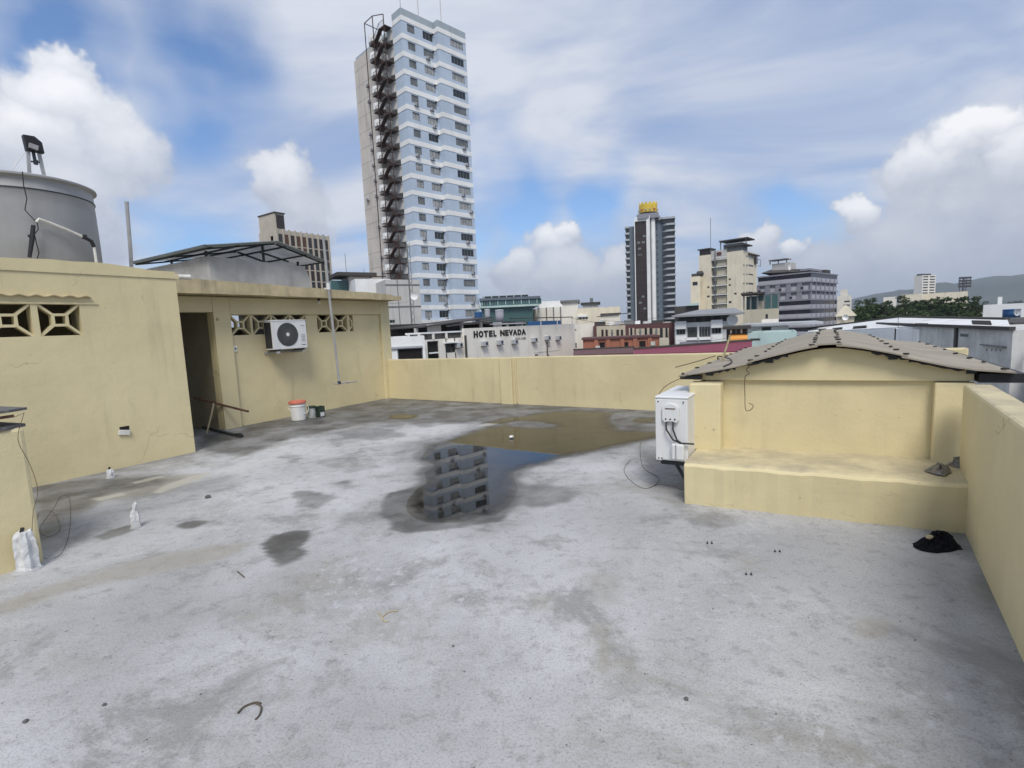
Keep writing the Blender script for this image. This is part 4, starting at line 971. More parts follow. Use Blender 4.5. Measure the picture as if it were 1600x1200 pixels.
# ------------------------------------------------------------------ ground, far town setting
GZ = -14.0
def far_mat(name, col, rough=0.8, streak=0.35, dirt=(0.14, 0.13, 0.12), var=0.06): return surf(name, col, rough, var, 0.35, streak, dirt, 0, 60, sscale=0.45)
MT['asphalt'] = surf('town_ground', (0.11, 0.11, 0.105), 0.95, 0.3, 0.05)
MT['cream'] = far_mat('cream_wall', (0.74, 0.675, 0.53))
MT['hotelwhite'] = far_mat('off_white_wall', (0.78, 0.745, 0.67), streak=.28)
MT['towerblue'] = far_mat('pale_blue_wall', (0.465, 0.55, 0.665), streak=.18, dirt=(.28, .32, .36))
MT['towerwhite'] = far_mat('white_band', (0.82, 0.83, 0.82), streak=.12)
MT['towergrey'] = far_mat('blue_grey_parapet', (0.36, 0.42, 0.46), streak=.35)
MT['towerbeige'] = far_mat('weathered_beige_wall', (0.60, 0.555, 0.50), streak=.5, dirt=(.22, .2, .18))
MT['stairrust'] = far_mat('rusty_stair_steel', (0.06, 0.035, 0.03), streak=.2)
MT['palegrey'] = far_mat('pale_grey_wall', (0.52, 0.51, 0.49), streak=.4)
MT['white2'] = far_mat('white_wall', (0.80, 0.81, 0.80), streak=.25)
MT['brownfin'] = far_mat('dark_brown_glazing', (0.036, 0.027, 0.025), 0.3, .2)
MT['beigefin'] = far_mat('beige_fins', (0.50, 0.45, 0.37))
MT['slate'] = far_mat('slate_blue_wall', (0.13, 0.165, 0.205), streak=.2)
MT['bandgrey'] = far_mat('light_grey_band', (0.42, 0.44, 0.47))
MT['crown'] = surf('golden_crown_paint', (0.72, 0.52, 0.06), 0.35, .15, .5)
MT['crownred'] = surf('red_crown_mark', (0.45, 0.08, 0.04), 0.5, .1, .5)
MT['officegrey'] = far_mat('office_grey_wall', (0.25, 0.255, 0.30), streak=.3)
MT['officepanel'] = far_mat('office_pale_panel', (0.42, 0.425, 0.475), streak=.3)
MT['officedark'] = far_mat('office_dark_band', (0.012, 0.014, 0.028), 0.25, .1)
MT['teal'] = far_mat('teal_glass', (0.055, 0.12, 0.12), 0.12, .1)
MT['tealband'] = far_mat('pale_teal_band', (0.45, 0.58, 0.56))
MT['brick'] = far_mat('red_brick_wall', (0.34, 0.135, 0.085), streak=.4)
MT['maroon'] = far_mat('maroon_wall', (0.115, 0.055, 0.055), streak=.25)
MT['sand'] = far_mat('sand_panel', (0.50, 0.46, 0.36))
MT['redroof'] = far_mat('crimson_roof', (0.19, 0.015, 0.04), 0.6, .15)
MT['hiproof'] = far_mat('grey_hip_roof', (0.25, 0.26, 0.27), .7, .2)
MT['orange'] = far_mat('orange_awning', (0.80, 0.36, 0.09), .6, .1)
MT['darkroof'] = far_mat('dark_rusty_roof', (0.06, 0.055, 0.052), .8, .2)
MT['bluetank'] = surf('blue_plastic', (0.03, 0.10, 0.24), 0.45, .12, 2)
MT['concrete'] = surf('old_concrete_wall', (0.52, 0.52, 0.50), 0.9, 0.22, 0.7, .5, (.2, .2, .19), sscale=.9)
MT['oldwhite'] = far_mat('weathered_white_roof', (0.66, 0.67, 0.67), .7, .6, (.25, .24, .22), .1)
MT['trunk'] = surf('bark', (0.09, 0.07, 0.05), .9, .2, 3)
MT['lettering'] = surf('black_sign_paint', (0.018, 0.017, 0.016), .7, .2, 2)
MT['faded'] = surf('faded_sign_paint', (0.24, 0.23, 0.21), .8, .2, 2)
m, n, b = newmat('hazy_green_hill'); p = pos(n)
n.set(b.inputs['Base Color'], n.mix(n.ramp(n.noise(p, .004, 7, .65), .35, .65), (0.026, 0.038, 0.030), (0.055, 0.070, 0.050))); b.inputs['Roughness'].default_value = 1; b.inputs['Specular IOR Level'].default_value = 0
MT['hill'] = m
m, n, b = newmat('tree_leaves'); p = pos(n)
n.set(b.inputs['Base Color'], n.mix(n.ramp(n.noise(p, .35, 4), .35, .65), (0.018, 0.034, 0.012), (0.055, 0.085, 0.026))); b.inputs['Roughness'].default_value = .65; b.inputs['Specular IOR Level'].default_value = .2
MT['leaf'] = m

mb = MB(); R_ = 16000
mb.add([(-R_, -R_, 0), (R_, -R_, 0), (R_, R_, 0), (-R_, R_, 0)], [(0, 1, 2, 3)])
o = bpy.data.objects.new('ground', mb.mesh('ground', 'asphalt')); COL.objects.link(o); o.location = (0, 0, GZ); mark(o, 'dark town ground far below the roof', kind='structure')
# hills: a long ridge terrain
ridge = [(1180, 486), (1300, 474), (1345, 464), (1385, 457), (1432, 452), (1463, 443), (1476, 441), (1490, 444), (1512, 440), (1533, 435), (1555, 431), (1578, 431), (1602, 428), (1680, 426), (1760, 430), (1850, 420), (2000, 424), (2300, 420)]
vs = []; fs = []; rows = 10; cols = 90; rx = [r[0] for r in ridge]
for i in range(cols + 1):
    px = 1180 + (2300 - 1180) * i / cols; py = float(np.interp(px, rx, [r[1] for r in ridge]))
    d = ray(px, py); d = Vector((d.x, d.y, d.z)) / math.hypot(d.x, d.y); top = CAMH + d.z * 5200
    for j in range(rows + 1):
        f = j / rows; dist = 3600 + 3600 * f; prof = math.sin(min(f / .444, 1) * PI / 2) ** 1.3 if f < .444 else math.cos((f - .444) / .556 * PI / 2)
        g = 60 * (vnoise(np.array([i * .4]), np.array([j * .9]), 5)[0] - .5) + 30 * (vnoise(np.array([i * 1.1]), np.array([j * 2.1]), 8)[0] - .5)
        vs.append((d.x * dist, d.y * dist, GZ + (top - GZ) * prof + (g * prof * (1 if abs(f - .444) > .05 else .15)) - (3 if f in (0, 1) else 0)))
for i in range(cols):
    for j in range(rows): a = i * (rows + 1) + j; fs.append((a, a + 1, a + rows + 2, a + rows + 1))
mb = MB(); mb.add(vs, fs); o = bpy.data.objects.new('hills', mb.mesh('hills', 'hill', smooth=True)); COL.objects.link(o); mark(o, 'hazy blue green hills on the horizon', kind='structure')

# ------------------------------------------------------------------ building helper
WM = {}
class Bld:
    """corner nearest the camera at pixel (px,py) at depth Y; face R runs right and away at 'yaw' from straight ahead, face L runs left and away"""
    def __init__(s, name, label, px, py, Y, yaw=None, cat='building', group=None):
        if yaw is None: yaw = 90 + math.degrees(math.atan((px - 800) / 796.0)) + 2
        s.O = at_depth(px, py, Y); a = math.radians(yaw)
        s.X = Vector((math.sin(a), math.cos(a), 0)); s.Yv = Vector((-math.cos(a), math.sin(a), 0))
        e = bpy.data.objects.new(name, None); COL.objects.link(e); e.location = (s.O.x, s.O.y, GZ); e.rotation_euler = (0, 0, PI / 2 - a)
        BASE[e] = (0, 0, GZ); s.e = e; mark(e, label, cat, group)
    def R(s, px, py, off=0.0):       # pixel -> (x, z) on the plane local y = off
        d = ray(px, py); o = CP - Vector((s.O.x, s.O.y, 0)); t = (off - o.dot(s.Yv)) / d.dot(s.Yv); p = o + d * t; return p.dot(s.X), p.z
    def Lf(s, px, py, off=0.0):      # pixel -> (y, z) on the plane local x = off
        d = ray(px, py); o = CP - Vector((s.O.x, s.O.y, 0)); t = (off - o.dot(s.X)) / d.dot(s.X); p = o + d * t; return p.dot(s.Yv), p.z
    def world(s, x, y, z): return s.O.x + s.X.x * x + s.Yv.x * y, s.O.y + s.X.y * x + s.Yv.y * y, z
    def part(s, name, mb, mat, parent=None, **k): return mb.build(name, mat, parent or s.e, **k)
    def box(s, name, mat, x0, y0, z0, x1, y1, z1, parent=None, **k):
        mb = MB(); mb.box(x0, y0, z0, x1, y1, z1); return mb.build(name, mat, parent or s.e, **k)
    def win(s, face, s0, s1, z0, z1, off=0.0, frame='winframe', pane=None, nx=2, nz=1, dep=.12, name='window'):
        if pane is None: pane = random.choice(['glass', 'glassb', 'glassb', 'glassc', 'glassc'])
        w, h = round(s1 - s0, 2), round(z1 - z0, 2); key = (face, w, h, frame, nx, nz, dep)
        xf = (lambda a, d, z: (a, d, z)) if face == 'R' else (lambda a, d, z: (d, a, z))
        def bx(mb, a0, a1, d0, d1, c0, c1):
            p, q = xf(a0, d0, c0), xf(a1, d1, c1); mb.box(*p, *q)
        if key not in WM:
            mb = MB(); f = min(.07, w * .12)
            bx(mb, 0, w, dep * .4, dep, 0, f); bx(mb, 0, w, dep * .4, dep, h - f, h); bx(mb, 0, f, dep * .4, dep, f, h - f); bx(mb, w - f, w, dep * .4, dep, f, h - f)
            for i in range(1, nx): bx(mb, w * i / nx - f * .4, w * i / nx + f * .4, dep * .45, dep, f, h - f)
            for i in range(1, nz): bx(mb, f, w - f, dep * .47, dep, h * i / nz - f * .4, h * i / nz + f * .4)
            WM[key] = mb.mesh(name, frame)
        pk = (face, w, h, pane, dep, 'p')
        if pk not in WM:
            mb = MB(); bx(mb, .02, w - .02, dep * .7, dep * .7 + .02, .02, h - .02); WM[pk] = mb.mesh('pane', pane)
        loc = (s0, off, z0) if face == 'R' else (off, s0, z0)
        o = inst(WM[key], name, s.e, loc); inst(WM[pk], 'pane', o, loc); return o
    def shell(s, L, Wd, z1, mat, holesR=(), holesL=(), z0=GZ, dep=.14, x0=0.0, y0=0.0, roof=None):
        mb = MB(); facade(mb, x0, x0 + L, z0, z1, list(holesR), dep, lambda a, d, z: (a, y0 + d, z), back=False)
        s.part('wall', mb, mat)
        mb = MB(); facade(mb, y0 + dep + .002, y0 + Wd, z0, z1, list(holesL), dep, lambda a, d, z: (x0 + d, a, z), back=False)
        s.part('wall', mb, mat)
        s.box('wall', mat, x0 + L - dep, y0 + dep, z0, x0 + L, y0 + Wd, z1); s.box('wall', mat, x0 + dep, y0 + Wd - dep, z0, x0 + L - dep, y0 + Wd - .002, z1)
        s.box('roof', roof or 'palegrey', x0 + dep, y0 + dep, z1 - .5, x0 + L - dep, y0 + Wd - dep, z1 - .25)
def solo(name, label, cat, mb, mat, loc, rz=0.0, group=None, kind=None, smooth=False):
    o = bpy.data.objects.new(name, mb.mesh(name, mat, (0, 0, 0), smooth)); COL.objects.link(o); o.location = loc; o.rotation_euler = (0, 0, rz); BASE[o] = (0, 0, 0)
    return mark(o, label, cat, group, kind)
# window air conditioner used on the far facades
mb = MB(); mb.box(-.36, -.42, 0, .36, .0, .46); acm1 = mb.mesh('window_air_conditioner', 'bandgrey')
mb = MB(); mb.lathe([(0, -.43), (.17, -.43), (.17, -.4201)], 12, (.10, 0, .23), 'Y'); acm2 = mb.mesh('fan', 'acdark')
mb = MB(); mb.box(-.40, -.46, -.06, -.32, .0, -.002); mb.box(.32, -.46, -.06, .40, .0, -.002); acm3 = mb.mesh('bracket', 'rust')
def far_ac(B, face, sx, z, label, group, off=0.0):
    o = bpy.data.objects.new('window_air_conditioner', acm1); COL.objects.link(o)
    x, y = (sx, off) if face == 'R' else (off, sx)
    o.location = B.world(x, y, z); o.rotation_euler = (0, 0, B.e.rotation_euler.z - (0 if face == 'R' else PI / 2)); BASE[o] = (0, 0, 0); mark(o, label, 'air conditioner', group)
    inst(acm2, 'fan', o, (0, 0, 0)); inst(acm3, 'bracket', o, (0, 0, 0))

# ------------------------------------------------------------------ the blue and white tower
T = Bld('residential_tower', 'tall pale blue and white striped tower with rusty outside stairs', 644, 300, 97, 45.6)
jog = 1.25
sj = T.R(692, 300)[0]; sr = T.R(739.5, 300, -jog)[0]
TLE = 17.45; ztop = 58.75
bt = [57.15 - 3.0 * k for k in range(22)]               # band centres
wa = (T.R(648, 232)[0], T.R(659, 232)[0]); wb = (T.R(671.5, 238)[0], T.R(686.5, 240)[0]); wc = (T.R(713.5, 242, -jog)[0], T.R(732.5, 246, -jog)[0])
holes1, holes2 = [], []
for k, zc in enumerate(bt[:-1]):
    zt = zc - .62; hh = 1.35
    if zt - hh < GZ + 1: break
    holes1 += [(wa[0], wa[1], zt - hh, zt), (wb[0], wb[1], zt - hh, zt)]; holes2.append((wc[0], wc[1], zt - hh, zt))
mb = MB(); facade(mb, 0, sj, GZ, ztop, holes1, .2, back=False); T.part('wall', mb, 'towerblue')
mb = MB(); facade(mb, sj, sr, GZ, ztop, holes2, .2, lambda a, d, z: (a, d - jog, z), back=False); T.part('wall', mb, 'towerblue')
T.box('wall', 'towerblue', sj, -jog + .2, GZ, sj + .2, .19, ztop); T.box('wall', 'towerblue', sr - .2, -jog + .2, GZ, sr, TLE, ztop)
T.box('wall', 'towerblue', .001, .201, GZ, .25, 2.9, ztop)
T.box('wall', 'towerbeige', .001, 9.6, GZ, .3, TLE, 56.3); T.box('wall', 'towerbeige', .3, TLE - .3, GZ, sr - .2, TLE, 56.3)
T.box('stair_recess', 'palegrey', 2.2, 2.9, GZ, 2.4, 9.6, 57.2); T.box('recess_side', 'palegrey', .25, 2.72, GZ, 2.2, 2.898, 57.4); T.box('recess_side', 'palegrey', .3, 9.602, GZ, 2.2, 9.8, 56)
T.box('roof', 'towergrey', .3, .25, 56.2, sr - .25, TLE - .35, 57.0)
for nm, m_, z0, z1, pr in [('band', 'towerwhite', zc - .42, zc + .42, .06) for zc in bt] + [('parapet', 'towergrey', bt[0] + .422, ztop + .02, .03)]:
    if z0 < GZ: continue
    T.box(nm, m_, -pr, -pr, z0, sj + .002, -.001, z1); T.box(nm, m_, sj - pr, -jog - pr, z0, sr + pr, -jog - .001, z1); T.box(nm, m_, sj - pr, -jog, z0, sj - .001, -pr - .001, z1)
    T.box(nm, m_, -pr, 0, z0, -.001, 2.9, z1)
hidden = 0
for h_ in holes1: T.win('R', *h_, nx=3 if h_[1] - h_[0] > 1.9 else 2, dep=.2)
for h_ in holes2: T.win('R', *h_, off=-jog, nx=4, dep=.2)
for zc in bt[:-3]:
    T.box('jog_shade', 'stairrust', sj - .55, -.28, zc - .70, sj - .25, -.002, zc - .52)  # dark box stands in for the notch of shade under each band
rnd = random.Random(3)
for k, cols in {1: 'b', 4: 'ab', 5: 'b', 6: 'c', 7: 'abc', 9: 'c', 10: 'bc', 12: 'abc', 13: 'bc', 14: 'bc', 15: 'b', 16: 'bc', 17: 'abc', 18: 'b'}.items():
    z_ = bt[k] - .62 - 1.35 - .50
    for c_ in cols:
        a_, off = {'a': (wa, 0), 'b': (wb, 0), 'c': (wc, -jog)}[c_]
        far_ac(T, 'R', a_[0] + rnd.uniform(.4, a_[1] - a_[0] - .3), z_, 'small grey air conditioner under a window of the blue tower', 'air conditioners on the blue tower', off - .002)
for k, y_ in ((2, 12.4), (3, 12.3), (5, 12.6), (6, 12.5), (7, 12.4), (8, 12.2), (9, 12.1), (9, 15.6), (11, 12.0), (13, 11.8), (14, 11.7), (16, 11.6), (17, 11.4)):
    far_ac(T, 'L', y_, bt[k] - 1.4, 'air conditioner high on the blank beige side of the blue tower', 'air conditioners on the beige side', -.002)
for k in range(1, 20): T.box('wall_joint', 'stairrust', -.006, 9.65, bt[k] - .02, -.001, TLE - .1, bt[k] + .02)
# stairs in the recess
for k, zc in enumerate(bt[:20]):
    if zc < 1: break
    mb = MB(); mb.prism([(2.2, 9.62)] + [(-.3 - 1.3 * math.sin(a), 8.35 + 1.28 * math.cos(a)) for a in np.linspace(0.02, PI - .02, 11)] + [(2.2, 7.06)], zc - 1.3, zc - .15); T.part('balcony', mb, 'towerwhite')
    mb = MB(); mb.prism([(2.2, 5.6)] + [(.9 - 1.0 * math.sin(a), 4.2 + 1.25 * math.cos(a)) for a in np.linspace(0, PI, 9)] + [(2.2, 3.0)], zc - 2.35, zc - .5); T.part('shaft_wall', mb, 'palegrey')
    z0 = zc - 3.0
    mb = MB(); mb.box(-1.5, 3.1, zc - .50, .0, 4.9, zc - .38); T.part('landing', mb, 'stairrust')
    mb = MB(); mb.hexa([(-1.6, 6.6, zc - 1.95), (-.9, 6.6, zc - 1.95), (-.9, 4.8, zc - .55), (-1.6, 4.8, zc - .55), (-1.6, 6.6, zc - 1.72), (-.9, 6.6, zc - 1.72), (-.9, 4.8, zc - .32), (-1.6, 4.8, zc - .32)]); fl_ = T.part('stair_flight', mb, 'stairrust')
    mb = MB(); mb.hexa([(-.8, 4.8, z0 - .5), (-.1, 4.8, z0 - .5), (-.1, 6.6, zc - 1.95), (-.8, 6.6, zc - 1.95), (-.8, 4.8, z0 - .28), (-.1, 4.8, z0 - .28), (-.1, 6.6, zc - 1.72), (-.8, 6.6, zc - 1.72)]); T.part('stair_flight', mb, 'stairrust')
    mb = MB(); mb.box(-1.6, 6.6, zc - 1.98, -.05, 8.6, zc - 1.86); T.part('landing', mb, 'stairrust')
    mb = MB(); mb.bar((-1.6, 6.6, zc - .95), (-1.6, 4.8, zc + .45), .06); mb.bar((-1.55, 3.1, zc + .5), (-1.55, 4.8, zc + .5), .05); mb.bar((-1.6, 6.6, zc - .95), (-1.6, 7.9, zc - .95), .05)
    for q in range(5): mb.bar((-1.55, 3.1 + q * .42, zc - .4), (-1.55, 3.1 + q * .42, zc + .5), .03)
    for q in range(4): mb.bar((-1.6, 6.6 + q * .42, zc - 1.9), (-1.6, 6.6 + q * .42, zc - .95), .03)
    for q in range(6): y_ = 6.6 - q * .36; z_ = zc - 1.75 + q * .28; mb.bar((-1.6, y_, z_), (-1.6, y_, z_ + .85), .03)
    mb.build('railing', 'stairrust', fl_)
zA, zB = T.Lf(584, 23, -1.65)[1], T.Lf(599, 9, -1.65)[1]
for y_, x_ in ((9.6, -1.65), (6.7, -1.65), (3.15, -1.6)):
    mb = MB(); mb.bar((x_, y_, GZ), (x_, y_, {9.6: zA, 6.7: zB, 3.15: zB - 1.2}[y_]), .13); T.part('stair_post', mb, 'stairrust')
for a_, b_ in (((-1.65, 9.6, zA), (-1.65, 6.7, zB)), ((-1.65, 6.7, zB), (-1.6, 3.15, zB - 1.2)), ((-1.65, 9.6, zA), (1.8, 9.5, zA - .2)), ((1.8, 9.5, 56), (1.8, 9.5, zA - .2))):
    mb = MB(); mb.bar(a_, b_, .11); T.part('frame_bar', mb, 'stairrust')
for px, py0, py1, off in ((624, 20, -14, .6), (651, 22, -20, .3), (687, 38, -8, -.6)):
    x_, z1 = T.R(px, py1, off); z0 = T.R(px, py0, off)[1]
    mb = MB(); mb.tube([(x_, off, min(z0, ztop) - .5), (x_, off, z1)], .07, 6); T.part('antenna', mb, 'palegrey')
# lower storeys: long dark window and a ledge
T.box('ledge', 'white2', -.2, -.5, T.R(660, 505)[1], sj + 3, -.061, T.R(660, 500)[1])

# ------------------------------------------------------------------ pale block in front of the tower's foot, roof hut beside it
B = Bld('pale_grey_block', 'pale grey panelled block at the foot of the blue tower', 604, 470, 84, 62)
x1, zt = B.R(655, 437); hs = []
for (a, b_, c, d) in ((605, 617, 500, 505), (606, 618, 525, 530)):
    s0, s1 = B.R(a, c)[0], B.R(b_, c)[0]; hs.append((s0, s1, B.R(a, d)[1], B.R(a, c)[1]))
B.shell(x1, 9, zt, 'palegrey', hs)
for h_ in hs: B.win('R', *h_, pane='glass', nx=3)
for py in (444, 478, 509): z_ = B.R(630, py)[1]; B.box('ledge', 'winframe', -.08, -.1, z_ - .15, x1, -.001, z_)
for px in (622, 640): x_ = B.R(px, 470)[0]; B.box('joint', 'winframe', x_, -.06, GZ, x_ + .12, -.001, zt)
B2 = Bld('white_wing', 'white low wing with black slot beside the blue tower', 556, 455, 88, 62)
x1, zt = B2.R(612, 436); a, b_ = B2.R(602, 447)[0], B2.R(626, 447)[0]; hz = (B2.R(608, 454)[1], B2.R(608, 450)[1])
B2.shell(x1 - .2, 9, zt, 'white2', [(B2.R(596, 450)[0], x1 - .6, *hz)])
B2.win('R', B2.R(596, 450)[0], x1 - .6, *hz, pane='glass', nx=3)
B2.box('roof_pipe', 'stairrust', 1.5, -.1, zt + .3, x1 - 1, .1, zt + .5)
B3 = Bld('roof_hut', 'small rooftop hut under a dark flat canopy near the tower', 545, 440, 92, 58)
x1, zt = B3.R(577, 430); B3.shell(x1, 5, zt - .3, 'palegrey')
B3.box('canopy', 'darkroof', -2.2, -1.2, zt - .25, x1 + 1, 6, zt + .35)
B3.box('glazed_side', 'teal', -3.0, .5, GZ, -.05, 4.5, B3.R(540, 438)[1])
for px, py in ((546, 394), (518, 418), (574, 418)): x_ = B3.R(px, 425)[0]; z_ = B3.R(px, py)[1]; mb = MB(); mb.tube([(x_, 2, zt + .3), (x_, 2, z_)], .05, 5); B3.part('antenna', mb, 'winframe')
# lattice mast with dish
q = at_depth(645, 505, 70); top = at_depth(637, 380, 70)
e = bpy.data.objects.new('lattice_mast', None); COL.objects.link(e); e.location = (q.x, q.y, GZ); BASE[e] = (0, 0, GZ); mark(e, 'thin lattice radio mast in front of the tower foot', 'mast')
h_ = top.z
mb = MB()
for k in range(3):
    a = 2 * PI * k / 3; mb.bar((.35 * math.cos(a), .35 * math.sin(a), GZ), (.22 * math.cos(a), .22 * math.sin(a), h_), .06)
for i in range(28):
    z_ = GZ + (h_ - GZ) * i / 28; z2 = GZ + (h_ - GZ) * (i + 1) / 28
    for k in range(3):
        a, c = 2 * PI * k / 3, 2 * PI * (k + 1) / 3; mb.bar((.32 * math.cos(a), .32 * math.sin(a), z_), (.31 * math.cos(c), .31 * math.sin(c), z2), .035)
mb.build('lattice', 'winframe', e)
dz_ = at_depth(648, 463, 70).z
mb = MB(); mb.lathe([(0, .15), (.3, .1), (.5, 0)], 16, (.5, -.4, dz_), 'Y'); mb.build('dish', 'white2', e)

# ------------------------------------------------------------------ brown finned office behind the canopy
B = Bld('finned_office', 'distant brown office block with pale vertical fins', 432, 358, 150, 34)
x1, zt = B.R(513, 374); zt = B.R(432, 358)[1]; zz0 = -4
pitch = x1 / 9.0; hs = []
for i in range(9):
    z_ = zt - 1.2
    while z_ > zz0: hs.append((i * pitch + .14 * pitch, (i + 1) * pitch - .14 * pitch, z_ - 3.02, z_)); z_ -= 3.3
yl = B.Lf(405, 372)[0]
B.shell(x1, max(6, yl), zt, 'beigefin', hs, [(2, 3.4, zt - 3, zt - 1.6), (2, 3.4, zt - 6.3, zt - 4.9)])
for h_ in hs: B.win('R', *h_, frame='brownfin', pane=random.choice(['brownfin', 'brownfin', 'glass', 'rust']), nx=1, nz=2)
for i in range(10): B.box('fin', 'beigefin', i * pitch - .13 * pitch, -.22, zz0, i * pitch + .13 * pitch, -.001, zt + .3)
pz_ = B.Lf(407, 344, 3)[1]
B.box('penthouse', 'beigefin', .4, 1.0, zt - .3, 3.4, max(6, yl), pz_); B.box('penthouse_window', 'brownfin', .8, .9, zt + .5, 3.2, .999, pz_ - .5); B.box('penthouse_cap', 'darkroof', .2, .6, pz_, 3.6, max(6, yl) + .2, pz_ + .25)

# ------------------------------------------------------------------ the hotel
Hn = Bld('hotel', 'long off-white hotel with its name painted on the wall', 637, 540, 45, 38)
xm = Hn.R(723, 530)[0]; xe = Hn.R(896, 520)[0]
zl = Hn.R(680, 530)[1]; zr = Hn.R(800, 510)[1]
wl = []
for a, b_, c, d in ((645, 659, 537, 551), (696, 712, 536, 551)):
    wl.append((Hn.R(a, 545)[0], Hn.R(b_, 545)[0], Hn.R((a + b_) / 2, d)[1], Hn.R((a + b_) / 2, c)[1]))
dr = (Hn.R(668, 545)[0], Hn.R(686, 545)[0], Hn.R(677, 562)[1], Hn.R(677, 533)[1])
mb = MB(); facade(mb, 0, xm, GZ, zl, wl + [dr], .3, back=False); Hn.part('wall', mb, 'hotelwhite')
mb = MB(); facade(mb, xm, xe, GZ, zr, [], .3, lambda a, d, z: (a, d - .25, z), back=False); Hn.part('wall', mb, 'hotelwhite')
Hn.box('wall', 'hotelwhite', .001, .301, GZ, .3, 12, zl); Hn.box('wall', 'hotelwhite', xe - .3, .06, GZ, xe, 12, zr); Hn.box('wall', 'hotelwhite', xm + .001, -.248, GZ, xm + .2, -.001, zr)
Hn.box('roof', 'palegrey', .3, .3, zl - .4, xm, 12, zl - .15); Hn.box('roof', 'palegrey', xm, .06, zr - 1.0, xe - .3, 12, zr - .7)
for h_ in wl: Hn.win('R', *h_, pane='glass', nx=2, nz=2, frame='darkroof', dep=.25)
o = Hn.win('R', *dr, pane='opening', nx=1, frame='darkroof', dep=.28, name='doorway')
Hn.box('balcony_slab', 'white2', dr[0] + .2, -.1, dr[2] + (dr[3] - dr[2]) * .33, dr[1] - .2, .1, dr[2] + (dr[3] - dr[2]) * .40)
for a, b_, c, d in wl:
    Hn.box('window_hood', 'white2', a - .2, -.35, d, b_ + .2, -.001, d + .14)
    for x_ in (a + .02, b_ - .12): Hn.box('trim_strip', 'darkroof', x_, -.05, GZ + 8, x_ + .10, -.001, c - .02); 
    for x_ in (a + .05, b_ - .15): Hn.box('trim_strip', 'darkroof', x_, -.05, d + .142, x_ + .10, -.001, zl)
for px in (637.8, 724): x_ = Hn.R(px, 540)[0]; Hn.box('downpipe', 'darkroof', x_ - .08, -.42, GZ, x_ + .08, -.26, zl + .2)
# roof-edge railing on the left half: beam on posts with bars
zb = Hn.R(680, 518.5)[1]; zb0 = Hn.R(680, 521)[1]
Hn.box('railing_beam', 'white2', -.1, -.08, zb0, xm, .12, zb)
for f_ in (0.0, .17, .42, .66, .985): Hn.box('railing_post', 'hotelwhite', f_ * xm, -.06, zl, f_ * xm + .28, .10, zb0)
mb = MB()
for i in range(60): x_ = .3 + (xm - .5) * i / 60; mb.bar((x_, .02, zl), (x_, .02, zb0), .05)
rl = Hn.part('railing_bars', mb, 'darkroof'); rl['kind'] = 'stuff'
# letters of the sign
def letters(B, text, boxes, off, mat, thick=.05):
    for ch, (s0, s1, z0, z1) in zip(text, boxes):
        cu = bpy.data.curves.new('letter', 'FONT'); cu.body = ch; cu.size = 1.0; cu.extrude = .5; cu.offset = .05; cu.resolution_u = 3
        tmp = bpy.data.objects.new('letter_tmp', cu); COL.objects.link(tmp); dg = bpy.context.evaluated_depsgraph_get(); dg.update()
        me = bpy.data.meshes.new_from_object(tmp.evaluated_get(dg)); bpy.data.objects.remove(tmp); me.name = 'letter'
        xs = [v.co.x for v in me.vertices]; ys = [v.co.y for v in me.vertices]; x0_, x1_, y0_, y1_ = min(xs), max(xs), min(ys), max(ys)
        for v in me.vertices: v.co = ((v.co.x - x0_) / (x1_ - x0_) * (s1 - s0), -v.co.z * thick, (v.co.y - y0_) / (y1_ - y0_) * (z1 - z0))
        me.materials.clear(); me.materials.append(MT[mat]); inst(me, 'letter', B.e, (s0, off - thick * .5 - .002, z0))
def letter_boxes(B, spans, off):
    out = []
    for x0, x1, ya, yb in spans:
        s0, zt_ = B.R(x0, ya, off); s1 = B.R(x1, ya, off)[0]; zb_ = B.R(x0, yb, off)[1]; out.append((s0, s1, zb_, zt_))
    return out
def interp(x, x0, y0, x1, y1): return y0 + (y1 - y0) * (x - x0) / (x1 - x0)
sp = []
for a, b_ in ((739.5, 746), (747.5, 754.5), (755.5, 762), (763.5, 769), (770.5, 775), (781, 788), (789, 794), (794.5, 801), (801, 807.5), (808.5, 814), (814.5, 821)):
    sp.append((a, b_, interp(a, 740, 517.3, 820, 514.2), interp(a, 740, 527.8, 820, 522.8)))
letters(Hn, 'HOTELNEVADA', letter_boxes(Hn, sp, -.25), -.25, 'lettering')
sp = [(805 + 2.8 * i, 807.3 + 2.8 * i, 527.4 - .12 * i, 531.0 - .12 * i) for i in range(6)]
letters(Hn, 'GARAGE', letter_boxes(Hn, sp, -.25), -.25, 'faded', .02)
for nth, (px, py) in zip(('first', 'second', 'third', 'fourth', 'fifth', 'sixth'), ((755, 536), (779, 534), (802, 533), (833, 530), (853.5, 527), (870.5, 527))):
    x_, z_ = Hn.R(px, py, -.25); far_ac(Hn, 'R', x_, z_ - .3, nth + ' window air conditioner from the left on the blank hotel wall', 'air conditioners on the hotel wall', -.252)
for wh, px, py in (('left', 639.5, 540), ('right', 715, 539)): x_, z_ = Hn.R(px, py); far_ac(Hn, 'R', x_, z_ - .25, 'window air conditioner ' + wh + ' of the two dark hotel windows', 'air conditioners by the hotel windows', -.002)
Hn.box('crack_ledge', 'palegrey', Hn.R(832, 551)[0], -.275, Hn.R(832, 552)[1], Hn.R(871, 549)[0], -.251, Hn.R(832, 551)[1])
Hn.box('vent_slot', 'opening', Hn.R(833, 555)[0], -.262, Hn.R(833, 556)[1], Hn.R(838, 555)[0], -.2505, Hn.R(833, 554)[1])
